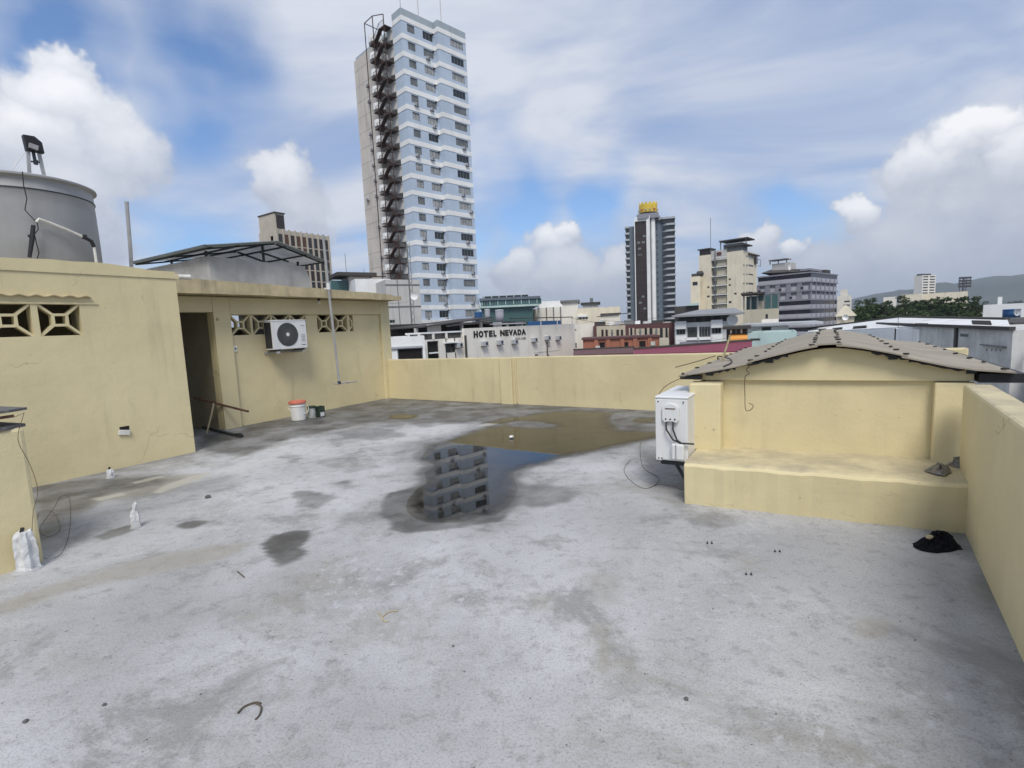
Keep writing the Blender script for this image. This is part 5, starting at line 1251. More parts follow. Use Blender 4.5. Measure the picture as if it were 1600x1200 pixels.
# rooftop shed with its lean-to roof
S0 = Bld('hotel_shed', 'dark open shed with sloping roof on the hotel roof', 652, 510, 49, 38, 'shed')
xs1 = S0.R(835, 505, 3)[0]; za, zb = S0.R(668, 512, 0)[1], S0.R(770, 497, 0)[1]; xk = S0.R(765, 500)[0]
mb = MB(); mb.hexa([(0, -.6, za), (xk, -.6, zb), (xk, 5, zb), (0, 5, za), (0, -.6, za + .12), (xk, -.6, zb + .12), (xk, 5, zb + .12), (0, 5, za + .12)]); S0.part('roof', mb, 'darkroof')
mb = MB(); mb.hexa([(xk * .3, -.9, za + (zb - za) * .3 - .25), (xk, -.9, zb - .25), (xk, -.61, zb - .22), (xk * .3, -.61, za + (zb - za) * .3 - .22), (xk * .3, -.9, za + (zb - za) * .3 - .15), (xk, -.9, zb - .15), (xk, -.61, zb - .12), (xk * .3, -.61, za + (zb - za) * .3 - .12)]); S0.part('gutter', mb, 'darkroof')
S0.box('back_wall', 'darkroof', .2, 4.5, zl - .2, xs1, 4.8, zb - .3)
S0.box('roof', 'darkroof', xk + .05, .2, zb - .75, xs1, 4.9, zb - .60); S0.box('fascia', 'bandgrey', xk + .1, .05, zb - .75, xs1 - 6, .19, zb - .62)
for f_ in (.0, .13, .27, .40, .52, .60, .72, .86, .99): S0.box('post', 'palegrey', f_ * xs1, .25, zl - .3, f_ * xs1 + .3, .5, min(za + (zb - za) * f_ * xs1 / xk, zb) - (.02 if f_ * xs1 < xk else .76))
for f_ in (.05, .48, .66, .78): S0.box('panel', random.choice(['glassb', 'palegrey', 'winframe']), f_ * xs1 + .4, .3, zl - .3, f_ * xs1 + 1.9, .38, zr + .55)
# right end: pergola pipe with blue tarp
x0_, x1_ = Hn.R(845, 502)[0], Hn.R(893, 496)[0]; zz = Hn.R(870, 497)[1]
e = Bld('roof_pipe_frame', 'thin pipe frame over blue sheets on the hotel roof', 845, 500, 60, 38, 'frame')
zz = e.R(845, 496.5)[1]; xx = e.R(894, 496)[0]; zf = e.R(845, 508)[1]
for x_ in (0, xx * .5, xx): mb = MB(); mb.tube([(x_, 0, zf - .6), (x_, 0, zz)], .06, 6); e.part('post', mb, 'palegrey')
mb = MB(); mb.tube([(-6, 0, zz), (xx + .1, 0, zz)], .06, 6); e.part('top_pipe', mb, 'darkroof')
e.box('blue_sheet', 'bluetank', .8, .6, zf - .8, xx * .75, 2.5, e.R(860, 501)[1])
# tanks on the hotel roof
def tank(name, label, px, py0, py1, Y, rpx, mat, taper=.9):
    p0, p1 = at_depth(px, py1, Y), at_depth(px, py0, Y); r = rpx / FPX * Y
    e = bpy.data.objects.new(name, None); COL.objects.link(e); e.location = (p0.x, p0.y, p0.z); BASE[e] = (0, 0, 0); mark(e, label, 'water tank'); h = p1.z - p0.z
    mb = MB(); mb.lathe([(0, 0), (r * taper, 0), (r * (taper + 1) / 2, h * .5), (r * .98, h * .9)], 20); mb.build('tank_body', mat, e, smooth=True)
    mb = MB(); mb.lathe([(r * .981, h * .88), (r * 1.04, h * .9), (r * 1.04, h * .96), (r * .9, h), (0, h * 1.03)], 20); mb.build('lid', mat, e)
    mb = MB(); mb.box(-r, -r, -1.2, r, r, -.003); mb.build('stand', 'winframe', e)
tank('roof_tank', 'blue water tank on the hotel roof in front of the tower', 748, 487.5, 502, 66, 6.4, 'bluetank', .82)
tank('roof_tank', 'pale blue upright tank right of the blue hotel tank', 762, 483, 500, 68, 4.2, 'bandgrey', .95)
tank('roof_tank', 'steel grey tank at the middle of the hotel roof', 781, 484, 502, 70, 6.5, 'officepanel', .97)
# white house seen between the long wing and the hotel
B = Bld('white_house', 'white low house with dark opening left of the hotel', 608, 540, 40, None, 'house')
x1, zt = B.R(639, 528); zt = B.R(612, 527)[1]; dh = (B.R(621, 550)[0], x1 + 1.0, -3.2, B.R(625, 545)[1])
B.shell(x1 + 1.2, 8, zt, 'white2', [dh]); B.win('R', *dh, pane='opening', nx=1, frame='winframe')
B.box('ledge', 'bandgrey', -.1, -.15, zt - .9, x1 + 1, -.001, zt - .75)

# ------------------------------------------------------------------ teal glass office
B = Bld('teal_office', 'low dark teal glass office behind the hotel', 752, 480, 105, None)
zt = B.R(752, 463)[1]; x1 = B.R(841, 470)[0]; zs = [B.R(760, y_)[1] for y_ in (470, 472, 478.5, 481.5)]
B.box('wall', 'teal', 0, 0, GZ, x1 * .9, 14, zs[3]); B.box('band', 'tealband', -.3, -.8, zs[3], x1, 14.2, zs[2])
B.box('upper_floor', 'teal', 0, -.3, zs[2], x1 + .6, 14, zs[0]); B.box('cornice', 'slate', -.3, -.6, zs[0], x1 + .4, 14.3, zs[0] + .5)
B.box('top_floor', 'bandgrey', .3, .5, zs[0] + .5, x1 * .8, 12, zt)
for i in range(22): x_ = x1 * (i + .3) / 22; B.box('mullion', 'tealband' if i % 3 == 0 else 'slate', x_, -.42, zs[2] + .15, x_ + .14, -.301, zs[0] - .1)
for i in range(6): x_ = .8 + x1 * .78 * i / 6; B.box('window', 'glass', x_, .38, zs[0] + .9, x_ + x1 * .11, .499, zt - .5)
# ------------------------------------------------------------------ cream warehouses in the middle distance
def plain(name, label, pxl, pxr, pyt, Y, yaw, mat, depth=12, wins=(), group=None, roof=None, floors=None):
    """flat-roofed block whose right-hand face spans pxl..pxr; wins = (x0,x1,y0,y1) pixels on that face"""
    B = Bld(name, label, pxl, pyt + 12, Y, None, 'building', group)
    x1 = B.R(pxr, pyt + 10)[0]; zt = B.R((pxl + pxr) / 2, pyt)[1]
    hs = [(B.R(a, c)[0], B.R(b_, c)[0], B.R(a, d)[1], B.R(a, c)[1]) for a, b_, c, d in wins]
    B.shell(x1, depth, zt, mat, hs, roof=roof)
    for h_ in hs: B.win('R', *h_, nx=max(1, int((h_[1] - h_[0]) / 1.5)), pane=random.choice(['glass', 'glassb']))
    B.x1, B.zt = x1, zt
    return B
B = plain('cream_shed', 'pale pinkish shed with ribbed wall behind the hotel roof', 823, 842, 483, 120, 75, 'hotelwhite'); 
B = plain('cream_warehouse', 'cream warehouse with panel joints right of the teal office', 840, 884, 480, 110, 80, 'hotelwhite', 16)
for f_ in (.3, .55, .8, .97): B.box('joint', 'winframe', B.x1 * f_, -.12, GZ, B.x1 * f_ + .25, -.001, B.zt)
B.box('roof_light', 'white2', 0, 2, B.zt, B.x1 * .9, 8, B.zt + 1.4)
B = plain('pink_tall_shed', 'taller pale pink wall with flat dark cap above the hotel', 879, 903, 472, 95, 82, 'hotelwhite', 10)
B.box('cap', 'winframe', -.4, -.4, B.zt, B.x1 + .4, 10.4, B.zt + .35)
B = plain('cream_house', 'cream house with three small black windows left of the brown building', 902, 938, 481, 88, 80, 'cream', 10, [(905, 908.5, 494, 499), (910, 913.5, 494, 499), (915, 918.5, 494, 499)])
B.box('ledge', 'white2', 0, -.3, B.zt - 1.5, B.x1 * .45, -.001, B.zt - 1.2)
B = plain('cream_block', 'wide low cream block in the middle distance', 918, 969, 480, 125, 84, 'cream', 14)
B = plain('small_cream_roof', 'small cream roof block in front of the wide cream block', 936, 968, 491, 100, 84, 'hotelwhite', 8); B.box('roof_edge', 'darkroof', -.3, -.4, B.zt, B.x1 + .3, 8, B.zt + .2)
B = plain('distant_hut', 'far brown roof hut above the cream blocks', 911, 935, 475, 150, 84, 'palegrey', 10); B.box('hut_roof', 'darkroof', -.6, -.6, B.zt, B.x1 + .6, 10.6, B.zt + .5); B.box('upper_hut', 'winframe', 2, 2, B.zt + .5, B.x1 - 1.5, 7, B.zt + 1.8)
# white annex at the hotel's right end
B = plain('white_annex', 'white stained annex wall at the right end of the hotel', 896, 928, 506, 70, 76, 'hotelwhite', 8, [(896.5, 901, 536, 544), (896, 900.5, 514.5, 517)])
# ------------------------------------------------------------------ maroon building with sand panels, brick front
B = Bld('maroon_building', 'maroon building with sand panels and arched niches', 927, 520, 68, None)
x1 = B.R(1054, 515)[0]; zt = B.R(980, 507)[1]; B.shell(x1, 12, zt, 'maroon')
def rect(B, nm, mat, x0, x1_, y0, y1, o0=-.06, o1=-.001, par=None):
    s0, s1 = B.R(x0, y0)[0], B.R(x1_, y0)[0]; za, zb_ = B.R((x0 + x1_) / 2, y1)[1], B.R((x0 + x1_) / 2, y0)[1]; return B.box(nm, mat, s0, o0, za, s1, o1, zb_, par)
rect(B, 'sand_panel', 'sand', 932, 977, 509, 530, -.10)
for x0, x1_ in ((939.5, 943), (946, 949.5), (963, 967), (970, 973.5)): rect(B, 'slot_window', 'brownfin', x0, x1_, 515, 529, -.14, -.101)
def niche(x0, x1_, y0, y1, o):
    p_ = rect(B, 'niche_panel', 'sand', x0, x1_, y0, y1, o - .05, o)
    s0, s1 = B.R(x0, y0)[0], B.R(x1_, y0)[0]; z0, z1 = B.R(x0, y1)[1], B.R(x0, y0)[1]; cx = (s0 + s1) / 2; w = (s1 - s0) * .3
    mb = MB(); mb.wedge([(cx - w, z0 + .2), (cx + w, z0 + .2), (cx + w, z1 - .9)] + [(cx + w * math.cos(a), z1 - .9 + w * math.sin(a)) for a in np.linspace(.3, PI - .3, 6)] + [(cx - w, z1 - .9)], 'Y', o - .09, o - .051); ar = mb.build('arch', 'cream', p_)
    mb = MB(); mb.lathe([(0, -.5), (.16, -.35), (.14, .2), (.09, .35), (.1, .5), (0, .58)], 8, (cx, o - .1, (z0 + z1) / 2)); B.part('relief_figure', mb, 'winframe')
niche(951, 961.5, 514, 529, -.101)
for x0, x1_ in ((982.5, 984.5), (988, 991), (1011, 1014.5), (1035.5, 1039.5), (1043, 1045)): rect(B, 'sand_strip', 'sand', x0, x1_, 512.5, 528)
for x0, x1_ in ((985, 987.5), (1007.5, 1010.5), (1015.5, 1019), (1031.5, 1035), (1040, 1042.5)): rect(B, 'slot_window', 'glass', x0, x1_, 513, 528, -.03)
niche(993.5, 1007, 513.5, 527.5, -.001); niche(1019.5, 1031, 513, 527, -.001)
# clutter on its roof
for i, (x0, x1_, y0, m_) in enumerate(((929, 946, 503, 'darkroof'), (936, 942, 499, 'white2'), (952, 958, 502.5, 'white2'), (961, 968, 503, 'bandgrey'), (976, 990, 500.5, 'winframe'), (993, 1001, 501, 'white2'), (1005, 1014, 502, 'palegrey'), (1020, 1036, 500.5, 'darkroof'), (1037, 1050, 503, 'palegrey'))):
    s0, s1 = B.R(x0, y0, 3)[0], B.R(x1_, y0, 3)[0]; B.box('roof_unit', m_, s0, 2 + (i % 3), zt - .4, s1, 4 + (i % 3), B.R(x0, y0, 3)[1])
mb = MB(); mb.tube([(.5, 1.5, zt + 1.2), (x1 * .45, 1.5, zt + 1.5)], .06, 5); B.part('roof_pipe', mb, 'darkroof')
B = Bld('brick_front', 'low red brick front with dark doorways below the maroon building', 911, 540, 60, None)
x1 = B.R(1030, 530)[0]; zt = B.R(970, 529)[1]; hs = [(B.R(a, 538)[0], B.R(b_, 538)[0], B.R(a, d)[1], B.R(a, c)[1]) for a, b_, c, d in ((936, 945.5, 535, 544), (975, 982, 534.5, 543.5), (998.5, 1009, 533, 543))]
B.shell(x1, 5, zt, 'brick', hs)
for h_ in hs: B.win('R', *h_, pane='opening', nx=1, frame='maroon')
B.box('coping', 'maroon', -.15, -.2, zt, x1 + .1, 5, zt + .22)
for px in (931, 950, 972, 992, 1015): x_ = B.R(px, 535)[0]; B.box('pier', 'brick', x_ - .2, -.15, GZ, x_ + .25, -.001, zt)
for px, py in ((934, 543.5), (1020, 537)): x_, z_ = B.R(px, py); B.box('light_spot', 'palegrey', x_ - .25, -.28, z_ - .2, x_ + .25, -.16, z_ + .25)
rect(B, 'sand_wall', 'sand', 1030, 1045, 528.5, 541, -.2, 2)
# dark awnings and the crimson roof just beyond the parapet
# ------------------------------------------------------------------ white house with verandas and hip roof
B = Bld('veranda_house', 'white house with open verandas under a grey hip roof', 1054, 515, 60, None, 'house')
x1 = B.R(1147, 510)[0]; zt = B.R(1100, 503)[1]
hs = [(B.R(a, 515)[0], B.R(b_, 515)[0], B.R(a, d)[1], B.R(a, c)[1]) for a, b_, c, d in ((1057, 1071, 514.5, 523), (1074, 1089, 511.5, 527.5), (1092, 1110, 510.5, 527), (1112, 1127, 512.5, 521.5))]
B.shell(x1, 11, zt, 'white2', hs)
B.win('R', *hs[0], pane='glass', nx=3); B.win('R', *hs[3], pane='glass', nx=3)
B.win('R', *hs[1], pane='opening', nx=1, dep=.13, name='veranda'); B.win('R', *hs[2], pane='glass', nx=4, dep=.13, frame='winwhite', name='veranda')
for h_ in (hs[0], hs[3]): B.box('hood', 'white2', h_[0] - .1, -.7, h_[3] + .02, h_[1] + .1, -.001, h_[3] + .9); B.box('planter', 'white2', h_[0] - .1, -.5, h_[2] - 1.1, h_[1] + .1, -.001, h_[2] - .1)
for h_ in (hs[1], hs[2]):
    mb = MB(); mb.bar((h_[0], -.1, h_[2] + 1.0), (h_[1], -.1, h_[2] + 1.0), .08)
    for i in range(9): x_ = h_[0] + (h_[1] - h_[0]) * (i + .5) / 9; mb.bar((x_, -.1, h_[2]), (x_, -.1, h_[2] + 1.0), .04)
    B.part('railing', mb, 'winframe'); B.box('slab', 'white2', h_[0] - .2, -.5, h_[2] - .3, h_[1] + .2, -.001, h_[2])
xp = B.R(1091, 512)[0]; mb = MB(); mb.tube([(xp, -.3, GZ), (xp, -.3, zt)], .10, 8); B.part('downpipe', mb, 'white2')
B.box('lower_front', 'officegrey', .6, -1.2, GZ, x1 * .62, -.002, B.R(1090, 533)[1])
xr0, xr1 = B.R(1050, 493)[0], B.R(1162, 489)[0]; ze, zr_ = B.R(1100, 491)[1], B.R(1106, 482)[1]; xp_ = B.R(1106, 482, 5)[0]
mb = MB(); mb.add([(xr0, -1.5, ze), (xr1, -1.5, ze), (xr1, 11.5, ze), (xr0, 11.5, ze), (xp_ - 1.0, 5, zr_), (xp_ + 3.0, 5, zr_), (xr0, -1.5, ze - .2), (xr1, -1.5, ze - .2), (xr1, 11.5, ze - .2), (xr0, 11.5, ze - .2)], [(0, 1, 5, 4), (1, 2, 5), (2, 3, 4, 5), (3, 0, 4), (6, 7, 8, 9), (0, 1, 7, 6), (1, 2, 8, 7), (2, 3, 9, 8), (3, 0, 6, 9)]); B.part('hip_roof', mb, 'hiproof')
B.box('top_floor', 'winframe', .4, 1.5, zt - .25, x1 - .2, 10.5, ze - .2)
for i in range(7): B.box('post', 'winframe', .2 + (x1 - .6) * i / 6, .3, zt, .35 + (x1 - .6) * i / 6, .5, ze - .2)
mb = MB(); mb.lathe([(0, .2), (.35, .12), (.6, 0)], 14, (B.R(1144, 500)[0], -.2, B.R(1144, 500)[1]), 'Y'); B.part('dish', mb, 'white2')
# orange awning shop
B = Bld('awning_shop', 'small shop front with orange awning left of the sheet roof', 1135, 520, 46, None, 'shop')
x1 = B.R(1168, 520)[0]; zt = B.R(1150, 513.5)[1]; B.box('wall', 'brownfin', 0, .3, GZ, x1, 5, zt)
B.box('roof', 'darkroof', -.3, -.6, B.R(1150, 514)[1], x1 + .3, 5, B.R(1150, 509.5)[1])
for i in range(4): B.box('shop_window', 'glassb' if i % 2 else 'white2', .3 + i * x1 / 4, .18, B.R(1150, 521)[1], .1 + (i + .8) * x1 / 4, .29, B.R(1150, 515)[1])
za, zb = B.R(1150, 522)[1], B.R(1150, 529)[1]
mb = MB(); mb.hexa([(x1 * .12, -1.4, zb), (x1, -1.4, zb), (x1, .29, za - .05), (x1 * .12, .29, za - .05), (x1 * .12, -1.4, zb + .06), (x1, -1.4, zb + .06), (x1, .29, za), (x1 * .12, .29, za)]); B.part('awning', mb, 'orange')
mb = MB()
for i in range(8): mb.box(x1 * .12 + i * x1 * .11, -1.43, zb - .30, x1 * .12 + (i + .93) * x1 * .11, -1.401, zb + .05)
B.part('awning_valance', mb, 'orange')
# tangled bare shrub in front
# ------------------------------------------------------------------ beige terrace block and low white roofs
B = plain('beige_terrace_block', 'plain beige block with roof terrace below the grey office', 1161, 1217, 483, 75, 80, 'sand', 10, [(1196, 1200, 491, 498)])
for i in range(6): x_ = B.x1 * i / 5.2; B.box('terrace_post', 'winframe', x_, .2, B.zt - .3, x_ + .2, .4, B.zt + 2.2)
B.box('terrace_roof', 'darkroof', -.3, -.3, B.zt + 2.2, B.x1 * .62, 6, B.zt + 2.45); B.box('terrace_back', 'teal', .3, 5, B.zt - .2, B.x1, 5.3, B.zt + 2.1); B.box('upper_wall', 'sand', B.x1 * .38, 1.0, B.zt - .2, B.x1 * .62, 3, B.zt + 1.2)
B = plain('white_gabled_row', 'low white row with long pale roof above the sheet roof', 1168, 1232, 509, 55, 78, 'white2', 9, [(1190, 1205, 511, 518)]); B.box('roof_edge', 'bandgrey', -.5, -1, B.zt, B.x1 + 3, 9, B.zt + .25)
B = plain('small_white_roofhouse', 'small white roof house left of the dark office base', 1190, 1216, 499, 62, 80, 'hotelwhite', 7)
B = plain('pale_green_wall', 'pale green grey wall low behind the sheet roof', 1168, 1245, 519, 45, 80, 'tealband', 6, [(1172, 1188, 529, 533)])
# ------------------------------------------------------------------ crown tower
B = Bld('crown_tower', 'slim grey tower with dark glass front and golden crown', 992, 420, 230, None)
def X(px, off=0.0, py=430): return B.R(px, py, off)[0]
z0 = -10; zg = B.R(1000, 346)[1]; zw = B.R(1018, 333)[1]; zlft = B.R(985, 353)[1]; zrt = B.R(1045, 338)[1]
B.box('glass_front', 'brownfin', X(993.5), 0, GZ, X(1011), 14, zg)
for i in range(18):
    z_ = zg - (i + 1) * 2.62; B.box('glass_joint', 'maroon', X(993.5), -.1, z_, X(1011), -.001, z_ + .12)
for i in range(9):
    r1 = random.Random(i); x_ = X(995 + r1.uniform(0, 11)); z_ = zg - 2.62 * r1.randrange(1, 17) - 1.6; B.box('pale_pane', 'winframe', x_, -.06, z_, x_ + 1.3, -.002, z_ + .9)  # paler grey panes scattered at random over the dark glass
B.box('edge_strip', 'towerwhite', X(992.3), -.6, GZ, X(993.5) - .002, 14, zg + .8); B.box('glass_cap', 'towerwhite', X(993.5), -.6, zg + .001, X(1011), 14, zg + 1.8)
mb = MB(); mb.prism([(X(1011) + .01, 6), (X(1011) + .01, -.8), (X(1016.5), -1.3), (X(1016.5), 6)], GZ, zg + 2.0); B.part('white_pier', mb, 'towerwhite')
B.box('pier_groove', 'winframe', X(1016.5) + .01, 0, GZ, X(1018) - .01, 6, zg + 2)
mb = MB(); mb.lathe([(X(1025) * .5 - X(1018) * .5, GZ), (X(1025) * .5 - X(1018) * .5, zw)], 20, ((X(1018) + X(1025)) / 2, .6, 0)); B.part('white_column', mb, 'towerwhite', smooth=True)
B.box('slate_wing', 'slate', X(979.5), 1.5, GZ, X(992.3) - .01, 14, zlft); B.box('slate_wing', 'slate', X(1025), 2.0, GZ, X(1054.5), 15, zrt)
for k in range(18):
    zz = zlft - 2.7 * k
    if zz < -8: break
    B.box('balcony_band', 'bandgrey', X(977.6), -.2, zz - .9, X(984.5), 12, zz - .1); B.box('window_strip', 'glass', X(979), .3, zz - 2.6, X(984.4), 1.499, zz - .95)
for k in range(20):
    zz = zrt - 2.7 * k
    if zz < -8: break
    nm = 'corner_band'
    mb = MB(); xa, xb = (X(1026) if k == 0 else X(1036)), X(1056.3); yb = 0.0
    mb.prism([(xa, 2.0), (xa + (xb - xa) * .35, yb), (xb - .8, yb), (xb, 1.2), (xb, 14), (xa, 14)], zz - .9, zz - .1); B.part(nm, mb, 'bandgrey')
    B.box('window_strip', 'glass', X(1036.5), .7, zz - 2.6, X(1055.2), 1.999, zz - .92)
    B.box('small_window', 'glass', X(1027), 1.9, zz - 2.3, X(1028.3), 1.999, zz - 1.2)
cx = (X(1000) + X(1028.5)) / 2; cr = (X(1028.5) - X(1000)) / 2; zc0, zc1 = B.R(1014, 330.5)[1], B.R(1014, 314)[1]
B.box('crown_base', 'officegrey', cx - cr * 1.15, -1.2, zw - 2.2, cx + cr * 1.15, 9, zw - .1)
mb = MB(); mb.lathe([(cr * .9, zw - .1), (cr, zc0), (cr * 1.0, zc0 + .01)], 24, (cx, 3.6, 0)); mb.lathe([(0, zc0 - .02), (cr, zc0 - .02)], 24, (cx, 3.6, 0)); B.part('crown_drum', mb, 'darkroof')
mb = MB(); mb.lathe([(cr, zc0 + .011), (cr * 1.03, zc0 + (zc1 - zc0) * .72), (cr * .97, zc0 + (zc1 - zc0) * .72)], 24, (cx, 3.6, 0)); cw = B.part('crown_band', mb, 'crown')
for k in range(14):
    a = 2 * PI * k / 14; ca, sa = math.cos(a), math.sin(a); zz1 = zc0 + (zc1 - zc0) * .70
    mb = MB(); c = Vector((cx + cr * ca, 3.6 + cr * sa, 0)); tdir = Vector((-sa, ca, 0))
    pts = [(-.75, zz1), (.75, zz1), (.6, zz1 + .6), (.0, zc1), (-.6, zz1 + .6)]
    vs = [tuple(c + tdir * q + Vector((0, 0, z))) for q, z in pts] + [tuple(c * 1 + tdir * q + Vector((-ca * .3, -sa * .3, z))) for q, z in pts]
    mb.add(vs, [(0, 1, 2, 3, 4), (9, 8, 7, 6, 5)] + [(i, (i + 1) % 5, 5 + (i + 1) % 5, 5 + i) for i in range(5)]); mb.build('crown_point', 'crown' , cw)
    mb = MB(); mb.bar(c + Vector((ca * .35, sa * .35, zc0 + 1.0)) - tdir * .6, c + Vector((ca * .35, sa * .35, zc0 + 1.0)) + tdir * .6, .12, .5); mb.build('crown_mark', 'crownred' if k % 3 == 0 else 'slabedge', cw)
B.box('roof_plant', 'officegrey', X(996), 2, zg + 1.8, X(1005), 7, zg + 3.2); B.box('roof_plant', 'officegrey', X(1026), 3, zrt, X(1033), 8, zrt + 1.3)
# ------------------------------------------------------------------ cream apartment block with open bay
B = Bld('cream_block_tower', 'cream mid-rise block with open recessed bay and dark roof huts', 1160.5, 450, 170, 42.2)
zt = B.Lf(1160.5, 391)[1]; xr = B.R(1182.5, 440)[0]; yl = B.Lf(1092, 440)[0]; ya, yb_ = B.Lf(1136, 440)[0], B.Lf(1111.5, 440)[0]
def yz(px, py): return B.Lf(px, py)
hl = []
for a, b_, c, d in ((1138.5, 1142, 435, 438), (1138.5, 1142, 444, 447), (1147, 1151, 457.5, 460.5), (1138.5, 1143, 470.5, 474)):
    y0, y1 = sorted((yz(a, c)[0], yz(b_, c)[0])); hl.append((y0, y1, yz(a, d)[1], yz(a, c)[1]))
hl2 = []
for a, b_, c, d in ((1105, 1108.5, 447.5, 450.5), (1104.5, 1109, 462, 465)):
    y0, y1 = sorted((yz(a, c)[0], yz(b_, c)[0])); hl2.append((y0, y1, yz(a, d)[1], yz(a, c)[1]))
hrr = []
for k, (c, d) in enumerate(((399, 401.5), (413, 416), (427.5, 429.5), (441.5, 444.5), (455.5, 458.5))):
    for a, b_ in ((1161.5, 1163.5), (1166, 1168.5), (1169.5, 1177)):
        if k == 0 and a < 1166: continue
        hrr.append((B.R(a, c)[0], B.R(b_, c)[0], B.R(a, d)[1], B.R(a, c)[1]))
mb = MB(); facade(mb, 0, xr, GZ, zt, hrr, .3, back=False); B.part('wall', mb, 'cream')
mb = MB(); facade(mb, .302, ya, GZ, zt, hl, .3, lambda a, d, z: (d, a, z), back=False); B.part('wall', mb, 'cream')
mb = MB(); facade(mb, yb_, yl, GZ, zt, hl2, .3, lambda a, d, z: (d, a, z), back=False); B.part('wall', mb, 'cream')
B.box('wall', 'cream', .3, yl - .3, GZ, xr, yl, zt); B.box('wall', 'cream', xr - .3, .3, GZ, xr, yl - .3, zt)
B.box('bay_wall', 'palegrey', 1.6, ya, GZ, 1.8, yb_, zt + .5); B.box('bay_side', 'cream', .3, ya - .3, GZ, 1.8, ya - .001, zt); B.box('bay_side', 'cream', .3, yb_ + .001, GZ, 1.8, yb_ + .3, zt)
B.box('roof', 'palegrey', .3, .3, zt - .5, xr - .3, yl - .3, zt - .2)
for h_ in hl + hl2: B.win('L', *h_, pane='glass', nx=2)
for h_ in hrr: B.win('R', *h_, pane='glass', nx=2)
for k in range(9):
    z_ = zt - 1.2 - 3.1 * k
    if z_ < 0: break
    B.box('bay_slab', 'towerwhite', -.1, ya + .01, z_ - .3, 1.6, yb_ - .01, z_)
    if k: B.box('bay_panel', 'sand', .6, ya + .3, z_ + .2, .7, ya + (yb_ - ya) * .72, z_ + 2.5); B.box('bay_unit', 'acdark', .2, yb_ - 1.6, z_ + .5, .9, yb_ - .8, z_ + 1.5)
B.box('bay_head', 'palegrey', -.1, ya, zt - 2.2, 1.5, yb_, zt + 1.0); B.box('head_emblem', 'maroon', -.16, ya + 1.8, zt - .8, -.101, ya + 3.4, zt + .4)
mb = MB(); mb.bar((-.3, yb_ - 1.4, 0), (-.3, yb_ - 1.4, zt + 1), .25); B.part('bay_pipe', mb, 'winframe')
mb = MB(); mb.bar((-.1, yb_ + .2, zt), (-.1, yb_ + .2, B.Lf(1111.5, 340)[1]), .13); B.part('antenna', mb, 'winframe')
B.box('roof_screen', 'winframe', .2, .2, zt, 4.5, ya - .3, zt + 1.6); B.box('screen_cap', 'darkroof', -.6, -1.2, zt + 1.6, 6, ya + .5, zt + 1.95)
B.box('roof_screen', 'brownfin', .2, yb_ + .4, zt, 4.5, yl - .2, zt + 1.9); B.box('screen_cap', 'darkroof', -.3, yb_ + .2, zt + 1.9, 5, yl + .4, zt + 2.2)
B.box('roof_hut', 'winframe', 3, ya - 4, zt, 8, yb_ - 3, zt + 3.0); B.box('hut_canopy', 'darkroof', 1.5, ya - 6, zt + 3.9, 9, yb_ - 2, zt + 4.3)
for y_ in (ya - 5.5, yb_ - 2.5): B.box('hut_post', 'winframe', 2, y_, zt, 2.3, y_ + .3, zt + 3.9)
B.box('side_billboard', 'brownfin', B.R(1178, 408)[0], -.6, B.R(1178, 412)[1], B.R(1181, 408)[0], -.1, B.R(1178, 402)[1])
mb = MB()
for a_, b_ in (((xr, -.3, zt - 2), (xr + 3, -.3, zt - 2)), ((xr, -.3, zt - 4.2), (xr + 3, -.3, zt - 4.2)), ((xr + 3, -.3, zt - 4.2), (xr + 3, -.3, zt - 2))): mb.bar(a_, b_, .15)
B.part('sign_frame', mb, 'winframe')
B.box('eave', 'darkroof', xr * .35, -.8, zt - 1.0, xr + .4, -.001, zt - .6)
B = plain('cream_annex', 'narrow cream annex left of the cream mid-rise', 1079, 1094, 432, 176, 70, 'cream', 8, [(1082, 1090, 440.5, 446.5)])
mb = MB(); mb.lathe([(.9, 0), (1.3, .9), (.9, 1.8)], 10, (3, 2, B.zt), 'Z'); B.part('roof_bin', mb, 'darkroof'); B.box('roof_clutter', 'darkroof', .3, 1, B.zt, B.x1, 4, B.zt + 1)
B = plain('dark_low_roof', 'dark low roofs between crown tower and cream mid-rise', 1054, 1092, 478, 140, 80, 'darkroof', 12); B.box('roof_slope', 'tealband', B.x1 * .5, -1, B.zt, B.x1, 6, B.zt + .6)
